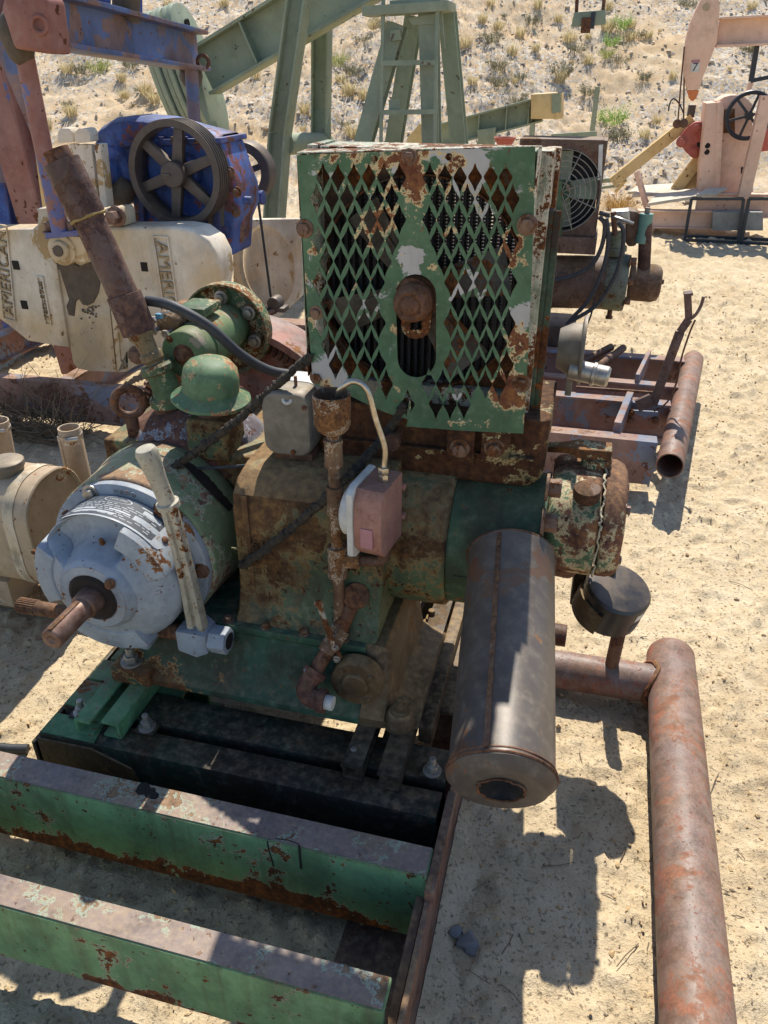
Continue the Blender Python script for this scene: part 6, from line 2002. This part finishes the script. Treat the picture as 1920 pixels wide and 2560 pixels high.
# horsehead beyond the top edge and the carrier bar hanging from it
hd = b2
hx_ = at(1470, 50, v=GV).x
part('beam_nose', MB().ibeam(b2, Vector((hx_ - .05, GV, b2.z + (hx_ - .05 - b2.x) * dirb.z / dirb.x)), .18, .30, .02, .014), M_PJGREEN, gu)
m = MB().prism([(hx_ - .35, GV - .08, 2.35), (hx_ - .02, GV - .08, 2.2), (hx_ + .05, GV - .08, 2.6), (hx_ + .05, GV - .08, 3.1), (hx_ - .05, GV - .08, 3.5), (hx_ - .4, GV - .08, 3.4)], (0, .16, 0)); part('horsehead', m, M_PJGREEN, gu, bev=.01)
cbn = thing('carrier_bar', 'green and rust carrier bar hanging on two cables from above', 'carrier bar', hx_, GV, 1.8)
q0, q1 = at(1432, 52, v=GV), at(1514, 46, v=GV)
m = MB().loft([[q0 + Vector((-.005, -.05, -.035)), q0 + Vector((-.005, .05, -.035)), q0 + Vector((.005, .05, .045)), q0 + Vector((.005, -.05, .045))], [q1 + Vector((.005, -.05, -.035)), q1 + Vector((.005, .05, -.035)), q1 + Vector((-.005, .05, .045)), q1 + Vector((-.005, -.05, .045))]])
part('bar', m, M_PJGREEN, cbn, bev=.004)
qm = at(1466, 58, v=GV); part('rod_clamp', MB().box((qm.x - .03, GV - .065, qm.z - .055), (qm.x + .03, GV + .05, qm.z + .03)), M_RUST, cbn, bev=.004)
qd = at(1482, 52, v=GV); part('rubber_strip', MB().box((qd.x - .014, GV - .06, qd.z - .045), (qd.x + .014, GV + .02, qd.z + .045)), M_BLKSTEEL, cbn)
for a, b in (((1441, 32), (1440, -90)), ((1507, 30), (1518, -90))):
    part('hanger_cable', MB().cyl(at(*a, v=GV), at(*b, v=GV) + AZ * .3, .012, n=10), M_RUST, cbn)
# ------------------------------------------------------------------ second green walking beam with the yellow block
g2_ = thing('pumping_unit', 'distant green walking beam with a yellow weight block, low behind the radiator', 'pumping unit', .1, 7.0)
YV = 7.0
a, b = at(1080, 345, v=YV), at(1352, 273, v=YV)
w2 = part('walking_beam', MB().ibeam(a, b, .16, .22, .018, .012), M_PJGREEN, g2_, bev=.002)
for f in (.45, .7, .9):
    c0 = a.lerp(b, f); part('stiffener', MB().obox(c0 - AV * .045, AU * .005, AV * .035, AZ * .10), M_PJGREEN, w2)
m = MB().prism(tr([(1327, 236), (1388, 232), (1388, 298), (1327, 297)], 6.85), (.0, .32, 0)); yb = part('weight_block', m, M_TANY, g2_, bev=.006, label='pale yellow weight block')
m = MB().prism(tr([(1388, 240), (1405, 232), (1405, 296), (1388, 300)], 6.84), (0, .30, 0)); part('block_end', m, M_TANY, yb, bev=.004)
m = MB().prism(tr([(1380, 235), (1402, 232), (1402, 280), (1380, 284)], 6.835), (0, .01, 0)); part('green_clip', m, M_PJGREEN, yb)
m = MB().prism(tr([(1192, 325), (1240, 318), (1232, 360), (1196, 362)], 6.9), (0, .2, 0)); sb = part('saddle_bearing', m, M_PJGREEN, g2_, bev=.004)
p = at(1215, 360, v=7.0); part('center_post', MB().bar((p.x, 7.0, p.z + .02), (p.x, 7.0, 0), .16, .16, up=(0, 1, 0)), M_PJGREEN, g2_, bev=.004)
m = ext([(1015, 375), (1018, 345), (1050, 308), (1060, 318), (1062, 400), (1015, 400)], 6.6, .05); part('tail_plate', m, M_TANY, g2_)
p = at(1262, 352, v=6.5)
m = MB().lathe((p.x, 6.5, p.z - .03), AZ, [(0, 0), (0, .07), (.06, .105), (.06, .09), (.02, .06), (.02, 0)], 24); m.cyl((p.x, 6.5, 0), (p.x, 6.5, p.z - .03), .05, n=16)
single('red_drip_pot', m, M_RED, 'small red flared pot peeking over the radiator top', 'pot', p.x, 6.5)
# sign posts
for (a, b, v, lab) in (((1333, 285), (1328, 365), 8.5, 'short steel sign post behind the yellow block'), ((1494, 217), (1478, 350), 9.5, 'leaning steel sign post on the hill toe')):
    p, q = at(*a, v=v), at(*b, v=v); w_ = world_of(q.x, q.y); gz_ = float(ground_h(w_.x, w_.y)); q = p + (q - p) * ((p.z - gz_ + .05) / (p.z - q.z))
    single('sign_post', MB().channel(p, q, .06, .04, .012, up=(0, 1, 0)), M_PJGREEN, lab, 'post', q.x, q.y)
p, q = at(1378, 341, v=8.6), at(1492, 334, v=8.6)
t_ = thing('perforated_rail', 'perforated green steel rail on low feet between the sign posts', 'rail', p.x, p.y, 0)
part('rail', MB().bar(p, q, .04, .05), M_PJGREEN, t_)
for e_ in (p.lerp(q, .08), p.lerp(q, .92)):
    part('foot', MB().bar(e_, (e_.x, e_.y, -.05), .03, .03, up=(0, 1, 0)), M_PJGREEN, t_)
# ------------------------------------------------------------------ tan pumping unit on the right
tu = thing('pumping_unit', 'pinkish tan pumping unit with numbered horsehead and orange tip', 'pumping unit', 1.7, 8.4)
Z7 = lambda x, y: (1650 + x * .2714, y * .2714)
def t7(pts, v):
    return tr([Z7(*p) for p in pts], v)
TV7 = 8.3
hp = [(430, -110), (375, 0), (330, 90), (275, 220), (240, 370), (222, 540), (225, 690), (250, 822), (362, 828), (400, 700), (460, 560), (500, 450), (525, 390), (542, 200), (552, 80), (545, 0), (530, -110)]
hh_ = part('horsehead', MB().prism(t7(hp, TV7), (0, .16, 0)), M_TAN, tu, bev=.01, label='tan horsehead')
part('orange_tip', MB().prism(t7([(251, 830), (362, 832), (335, 905), (300, 935), (275, 910)], TV7 + .01), (0, .14, 0)), M_ORANGE, hh_, bev=.006)
stp = t7([(290, 555), (366, 550), (360, 662), (283, 667)], TV7 - .004)
stk = part('number_sticker', MB().prism(stp, (0, .003, 0)), M_WHITE, hh_)
part('sticker_band', MB().prism(t7([(290, 553), (366, 548), (364, 578), (289, 580)], TV7 - .006), (0, .0015, 0)), M_STICK, stk)
c0 = at(*Z7(322, 622), v=TV7 - .0045); part('number', MB().mesh(text_mesh('7', .11, .001), basis(c0, AU, AZ)), M_BLKSTEEL, stk)
part('pin_hole', MB().cyl(at(*Z7(425, 65), v=TV7 + .02), at(*Z7(425, 65), v=TV7 - .006), .035, n=18), M_TANK, hh_)
a, b = at(*Z7(530, 300), v=TV7 + .08), at(*Z7(1500, 255), v=TV7 + .08)
part('walking_beam', MB().ibeam(a, b, .16, .26, .02, .015), M_TAN, tu, bev=.003)
brd = part('bridle_cable', MB().tube([at(*Z7(225, 430), v=TV7 - .02), at(*Z7(190, 800), v=TV7 - .02), at(*Z7(165, 1115), v=TV7 - .02)], .008, 8), M_RUST, tu)
part('bridle_cable', MB().tube([at(*Z7(224, 640), v=TV7 + .08), at(*Z7(220, 850), v=TV7 + .08), at(*Z7(218, 1115), v=TV7 + .08)], .008, 8), M_RUST, tu)
m = MB().cyl(at(*Z7(140, 1140), v=TV7), at(*Z7(240, 1130), v=TV7), .03, n=14); m.cyl(at(*Z7(158, 1140), v=TV7 - .04), at(*Z7(158, 1140), v=TV7 + .06), .045, n=16); m.cyl(at(*Z7(218, 1135), v=TV7 - .04), at(*Z7(218, 1135), v=TV7 + .06), .045, n=16)
part('carrier_clamp', m, M_RUST, tu, bev=.003)
part('loose_cable', MB().tube(spline([at(*Z7(78, 1025), v=TV7), at(*Z7(95, 940), v=TV7), at(*Z7(130, 910), v=TV7), at(*Z7(180, 960), v=TV7), at(*Z7(215, 1040), v=TV7)], 6), .008, 6), M_BLKSTEEL, tu)
# cabinet / gear housing, red weight, sheave
cab = [(432, 952), (525, 942), (530, 1800), (362, 1792), (378, 1500)]
cb7 = part('gear_post', MB().prism(t7(cab, 8.25), (0, .5, 0)), M_TAN, tu, bev=.008)
m = MB().prism(t7([(527, 935), (590, 893), (650, 876), (720, 876), (790, 895), (850, 960), (860, 1800), (533, 1800)], 8.36), (0, .4, 0)); hs = part('gear_housing', m, M_TAN, tu, bev=.01)
part('post_edge', MB().prism(t7([(528, 945), (560, 935), (590, 1000), (545, 1800), (500, 1800)], 8.24), (0, .08, 0)), M_TAN, cb7, bev=.004)
part('grease_panel', MB().prism(t7([(590, 1010), (690, 1000), (690, 1220), (585, 1228)], 8.355), (0, .004, 0)), weathered('greasy_tan', lin('#a8825c'), lin('#6b4c34'), chip=.3, scale=9, seed=55), hs)
part('vent_hole', MB().prism(t7([(748, 1540), (790, 1535), (786, 1595), (745, 1600)], 8.355), (0, .004, 0)), M_DARK, hs)
for x, y in ((438, 1342), (432, 1400)):
    part('bolt_hole', MB().cyl(at(*Z7(x, y), v=8.247), at(*Z7(x, y), v=8.26), .028, n=14), M_DARK, cb7)
m = MB().prism(t7([(360, 1118), (392, 1125), (395, 1380), (345, 1460), (310, 1462), (240, 1405), (195, 1340), (180, 1290), (200, 1235), (260, 1165), (310, 1130)], 8.55), (0, .12, 0)); rw = part('red_weight', m, M_RED, tu, bev=.012, label='flat red crank weight')
for x, y in ((330, 1180), (200, 1305), (312, 1395)):
    bolt(rw, at(*Z7(x, y), v=8.55), -AV, .04, M_RED, .03)
part('weight_slot', MB().prism(t7([(342, 1312), (378, 1312), (376, 1370), (338, 1368)], 8.545), (0, .004, 0)), M_DARK, rw)
part('red_weight', MB().prism(t7([(850, 1180), (920, 1090), (1000, 1080), (1000, 1390), (920, 1400)], 8.62), (0, .12, 0)), M_RED, tu, bev=.01)
wc = at(*Z7(822, 1065), v=8.2); WR = .215
shw = part('sheave', MB().torus(wc, AV, WR, .022, 48, 8), M_BLKSTEEL, tu); part('sheave_hub', MB().cyl(wc - AV * .03, wc + AV * .1, .04, n=18), M_BLKSTEEL, shw)
for k in range(6):
    a_ = math.radians(15 + 60 * k); d = Vector((math.cos(a_), 0, math.sin(a_)))
    part('spoke', MB().bar(wc + d * .03, wc + d * (WR - .01), .025, .02, up=(0, 1, 0)), M_BLKSTEEL, shw)
# legs
def beamz(name, a, b, v, w, mat, d=.12):
    return part(name, MB().ibeam(at(*Z7(*a), v=v), at(*Z7(*b), v=v), d, w, .014, .012, up=(0, 1, 0)), mat, tu, bev=.002)
part('front_leg', MB().bar(at(*Z7(300, 1090), v=8.75), at(*Z7(-440, 1680), v=8.75), .12, .15, up=(0, 1, 0)), M_TANY, tu, bev=.004)
part('leg_cap', MB().box(tuple(at(*Z7(248, 1082), v=8.70)), tuple(at(*Z7(335, 968), v=8.70) + AV * .1)), M_SHEAVE, tu)
beamz('samson_leg', (985, 880), (765, 1830), 8.0, .12, M_TAN)
beamz('samson_leg', (375, 1440), (110, 1800), 8.7, .10, M_TANY)
beamz('samson_leg', (400, 1560), (200, 1800), 8.75, .08, M_TANY)
part('front_strut', MB().bar(at(1592, 430, v=8.5), at(1625, 545, v=8.4), .06, .05), M_TAN, tu)
part('strut', MB().bar(at(*Z7(892, 420), v=8.5), at(*Z7(838, 750), v=8.5), .05, .05), M_BLKSTEEL, tu); part('strut', MB().bar(at(*Z7(836, 745), v=8.5), at(*Z7(1100, 690), v=8.5), .03, .04), M_BLKSTEEL, tu); part('strut', MB().bar(at(*Z7(836, 760), v=8.52), at(*Z7(805, 880), v=8.52), .04, .05), M_TAN, tu)
# base beams and boards
part('base_beam', MB().ibeam(at(*Z7(330, 1880), v=8.1), at(*Z7(1300, 1900), v=8.1), .15, .24, .015), M_TAN, tu, bev=.002)
part('base_beam', MB().ibeam(at(*Z7(-330, 2010), v=8.0) , at(*Z7(480, 2020), v=8.0), .14, .18, .012), M_TAN, tu, bev=.002)
def board(pts, v, dv, lab):
    P_ = tr([Z7(*q) for q in pts], v)
    c0 = P_[0]
    m = MB().loft([[p for p in (P_[0], P_[1], P_[1] + AZ * .03, P_[0] + AZ * .03)], [p + Vector((.12, dv, .04)) for p in (P_[0], P_[1], P_[1] + AZ * .03, P_[0] + AZ * .03)]])
    t = thing('deck_board', lab, 'board', c0.x, c0.y, 0, 'boards stacked by the tan unit')
    part('board', m, M_WOOD, t, bev=.002)
board([(-120, 1900), (330, 1830)], 8.0, .5, 'nearest wide pale board propped on the tan base')
board([(-260, 1820), (200, 1790)], 8.5, .4, 'middle pale board behind the propped one')
board([(-300, 1790), (90, 1770)], 8.9, .3, 'far pale board at the back of the pile')
board([(330, 1815), (520, 1805)], 7.95, .2, 'short white board lying on the base beam end')
# grey block and black stands in front
m = MB().prism(tr([Z7(490, 1955), Z7(950, 1955), Z7(950, 2125), Z7(482, 2125)], 7.85), (0, .18, 0))
single('concrete_block', m, M_CONC, 'grey slab standing on edge behind the black stand', 'block', *at(*Z7(700, 2100), v=7.9)[:2], bev=.006)
def stand(lab, x0, x1, hw):
    t = thing('pipe_stand', lab, 'stand', *at(*Z7((x0 + x1) / 2, 2130), v=7.7)[:2], 0, 'black stands by the tan unit')
    for v in (7.55, 7.8):
        for (xa, xb) in ((x0 + 50, x0), (x1 + 30, x1)):
            a, b = at(*Z7(xa, 1830), v=v), at(*Z7(xb, 2140), v=v); b.z = 0.0
            part('leg', MB().bar(a, b, .03, .03, up=(0, 1, 0)), M_BLKSTEEL, t)
        a, b = at(*Z7(x0 + 50, 1830), v=v), at(*Z7(x1 + 30, 1830), v=v); part('top_rail', MB().bar(a, b, .03, .03), M_BLKSTEEL, t)
        a, b = at(*Z7(x0, 2130), v=v), at(*Z7(x1, 2130), v=v); a.z = b.z = .03; part('bottom_rail', MB().bar(a, b, .03, .03), M_BLKSTEEL, t)
stand('long black steel stand in front of the grey slab, left one', 240, 740, 0)
stand('black steel stand at the right edge in front of the tan base', 770, 1150, 0)
# fence-like green brace on the hill toe
t_ = thing('steel_brace', 'pale green steel brace lying behind the tumbleweed', 'brace', *at(1530, 470, v=9.2)[:2], 0)
part('bar', MB().bar(at(1500, 452, v=9.2), at(1566, 448, v=9.2), .04, .05), M_PJGREEN, t_); part('bar', MB().bar(at(1500, 470, v=9.2), at(1560, 462, v=9.2), .03, .03), M_PJGREEN, t_); part('bar', MB().bar(at(1566, 448, v=9.2), at(1538, 480, v=9.2), .04, .04), M_TANY, t_)
# ------------------------------------------------------------------ second engine with the round fan guard
e2_ = thing('oilfield_engine', 'brown engine with wire fan guard on its radiator, behind the main radiator', 'engine', .35, 3.2)
Z5 = lambda x, y: (1300 + x * .4158, 480 + y * .4158)
EV = 3.0
fcn = at(1404, 478, v=EV); FRr = .205
pu_, zt_, zb_ = at(1510, 352, v=EV).x, 1.285, .82
hl = [(fcn.x + FRr * math.cos(k * math.pi / 24), fcn.z + FRr * math.sin(k * math.pi / 24)) for k in range(48)]
m = plate_with_holes([(fcn.x - .24, zb_), (pu_ + .015, zb_), (pu_, zt_), (fcn.x - .24, zt_)], [hl], EV, .004, 'fan_panel')
rp = part('radiator_panel', m, M_ENG2, e2_)
m = MB(); m.box((pu_, EV, zb_), (pu_ + .02, EV + .22, zt_)); m.box((fcn.x - .24, EV + .003, zt_ - .006), (pu_ - .001, EV + .22, zt_ + .002)); part('radiator_box', m, M_ENG2, rp, bev=.003)
part('core', MB().box((fcn.x - .235, EV + .10, zb_), (pu_ - .002, EV + .18, zt_ - .01)), M_CORE, rp)
m = MB().lathe((fcn.x, EV, fcn.z), AV, [(0, FRr), (.05, FRr - .004)], 48); part('fan_ring', m, M_ENG2, rp)
gm = []
for k in range(7):
    r_ = .045 + k * .0262
    part('guard_ring', MB().torus((fcn.x, EV - .035 + .03 * (r_ / FRr) ** 2, fcn.z), AV, r_, .0026, 44, 5), M_WIRE, rp)
for k in range(8):
    a_ = math.radians(22 + 45 * k); d = Vector((math.cos(a_), 0, math.sin(a_)))
    part('guard_wire', MB().tube([Vector((fcn.x, EV - .035, fcn.z)), Vector((fcn.x, EV - .03, fcn.z)) + d * .11, Vector((fcn.x, EV - .004, fcn.z)) + d * .207], .003, 5), M_WIRE, rp)
for k in range(4):
    a_ = math.radians(5 + 90 * k); d = Vector((math.cos(a_), 0, math.sin(a_))); s = Vector((-math.sin(a_), 0, math.cos(a_)))
    c0 = Vector((fcn.x, EV + .05, fcn.z)); part('fan_blade', MB().prism([c0 + d * .04 - s * .04 - AV * .02, c0 + d * .19 - s * .055 - AV * .025, c0 + d * .19 + s * .055 + AV * .025, c0 + d * .04 + s * .04 + AV * .02], (0, .003, 0)), M_PJGREEN, rp)
part('fan_hub', MB().cyl((fcn.x, EV - .02, fcn.z), (fcn.x, EV + .06, fcn.z), .05, n=24), M_GREEN, rp)
m = MB().prism(tr([(1383, 455), (1405, 452), (1405, 590), (1383, 590)], EV - .06), (0, .02, 0)); part('fan_support', m, M_GREEN, rp)
part('data_strip', MB().prism(tr([(1497, 362), (1508, 361), (1504, 450), (1494, 450)], EV - .005), (0, .002, 0)), M_WHITE, rp)
m = MB().box((fcn.x - .25, EV - .03, zb_ - .09), (pu_ + .03, EV + .26, zb_ - .002)); part('radiator_tray', m, M_ENG2, e2_, bev=.004)
def e5(pts, v, th, name, mat, bev=.01, par=None, **k):
    return part(name, MB().prism(tr([Z5(*q) for q in pts], v), (0, th, 0)), mat, par or e2_, bev=bev, seg=3, **k)
c0, c1 = at(*Z5(205, 560), v=3.13), at(*Z5(505, 545), v=3.13)
part('cylinder_barrel', MB().cyl(c0 - AU * .5, c1, .145, n=40), M_ENG2, e2_, bev=.004)
c0, c1 = at(*Z5(500, 540), v=3.13), at(*Z5(640, 540), v=3.13)
hd2 = part('cylinder_head', MB().lathe(c0, AU, [(0, 0), (0, .14), (.01, .15), ((c1 - c0).length - .02, .155), ((c1 - c0).length, .15), ((c1 - c0).length, 0)], 40), weathered('grey_green_head', lin('#66705c'), lin('#74786a'), chip=.35, scale=9, dust=.25, seed=56), e2_, bev=.003)
for y_ in (420, 540, 660):
    p = at(*Z5(645, y_), v=3.0); bolt(hd2, (c1.x - .005, 3.02, p.z), AU, .022, M_BOLT, .03)
c0, c1 = at(*Z5(655, 540), v=3.13), at(*Z5(848, 535), v=3.13); Lx = (c1 - c0).length
part('end_canister', MB().lathe(c0, AU, [(0, 0), (0, .10), (Lx - .04, .102), (Lx - .012, .092), (Lx, .07), (Lx, 0)], 40), M_ENG2, e2_)
bolt(e2_, c1 + Vector((-.002, -.02, -.0)), AU, .014, M_BOLT)
p0, p1 = at(*Z5(752, 450), v=3.1), at(*Z5(757, 165), v=3.1)
vp_ = part('vent_pipe', MB().cyl(p0 - AZ * .05, p1, .034, n=22), M_STACK, e2_)
m = MB().lathe(p1 - AZ * .12, AZ, [(0, .034), (.0, .037), (.03, .037), (.045, .034), (.12, .036), (.15, .036), (.152, 0)], 24); part('teal_cap', m, M_TEAL, vp_)
part('cap_stem', MB().cyl(p1 + AZ * .03, p1 + AZ * .06, .014, n=12), M_GREYC, vp_)
m = MB().cyl(at(*Z5(580, 380), v=3.1), at(*Z5(580, 240), v=3.1), .045, n=24); m.cyl(at(*Z5(580, 360), v=3.1), at(*Z5(580, 330), v=3.1), .055, n=24); cbm = part('carburetor_body', m, MATS['grey_green_head'], e2_, bev=.003)
e5([(545, 120), (660, 112), (665, 190), (550, 200)], 3.06, .12, 'carburetor_top', M_ZINC, .008, cbm)
e5([(640, 110), (705, 118), (720, 140), (712, 300), (690, 328), (650, 330), (632, 300)], 3.1, .14, 'air_filter', M_ENG2, .012)
part('choke_lever', MB().tube(spline([at(*Z5(560, 150), v=3.03), at(*Z5(610, 165), v=3.0), at(*Z5(682, 190), v=3.0)], 6), .009, 8), M_ZINC, cbm)
part('linkage', MB().tube([at(*Z5(560, 120), v=3.04), at(*Z5(572, 260), v=3.04)], .015, 10), M_RUST, cbm)
part('drain_bolt', MB().cyl(at(*Z5(545, 690), v=3.1), at(*Z5(535, 755), v=3.1), .014, n=12).cyl(at(*Z5(536, 745), v=3.1), at(*Z5(534, 760), v=3.1), .02, n=12), M_RUST, e2_)
for pts in (([(475, 125), (500, 130), (540, 140)],), ([(475, 150), (510, 200), (490, 330), (430, 440), (330, 500), (215, 530)],), ([(590, 180), (622, 240), (610, 380), (560, 530), (460, 680), (310, 775)],), ([(520, 160), (530, 300), (500, 460), (420, 640), (330, 740), (280, 800)],), ([(450, 640), (420, 760), (370, 850), (335, 885)],)):
    part('black_hose', MB().tube(spline([at(*Z5(*q), v=2.93) for q in pts[0]], 7), .0115 if len(pts[0]) != 4 else .005, 9), M_RUBBER, e2_)
# stand under the second engine
m = MB(); m.box((-.35, 3.0, .2), (.35, 3.3, .32)); part('engine_foot', m, M_ENG2, e2_, bev=.01)
m = MB(); m.ibeam((-.8, 3.02, .1), (.35, 3.02, .1), .1, .2, .012); part('engine_rail', m, M_ENG2, e2_); m = MB(); m.ibeam((-.8, 3.3, .1), (.35, 3.3, .1), .1, .2, .012); part('engine_rail', m, M_ENG2, e2_)
bpy.context.view_layer.update()
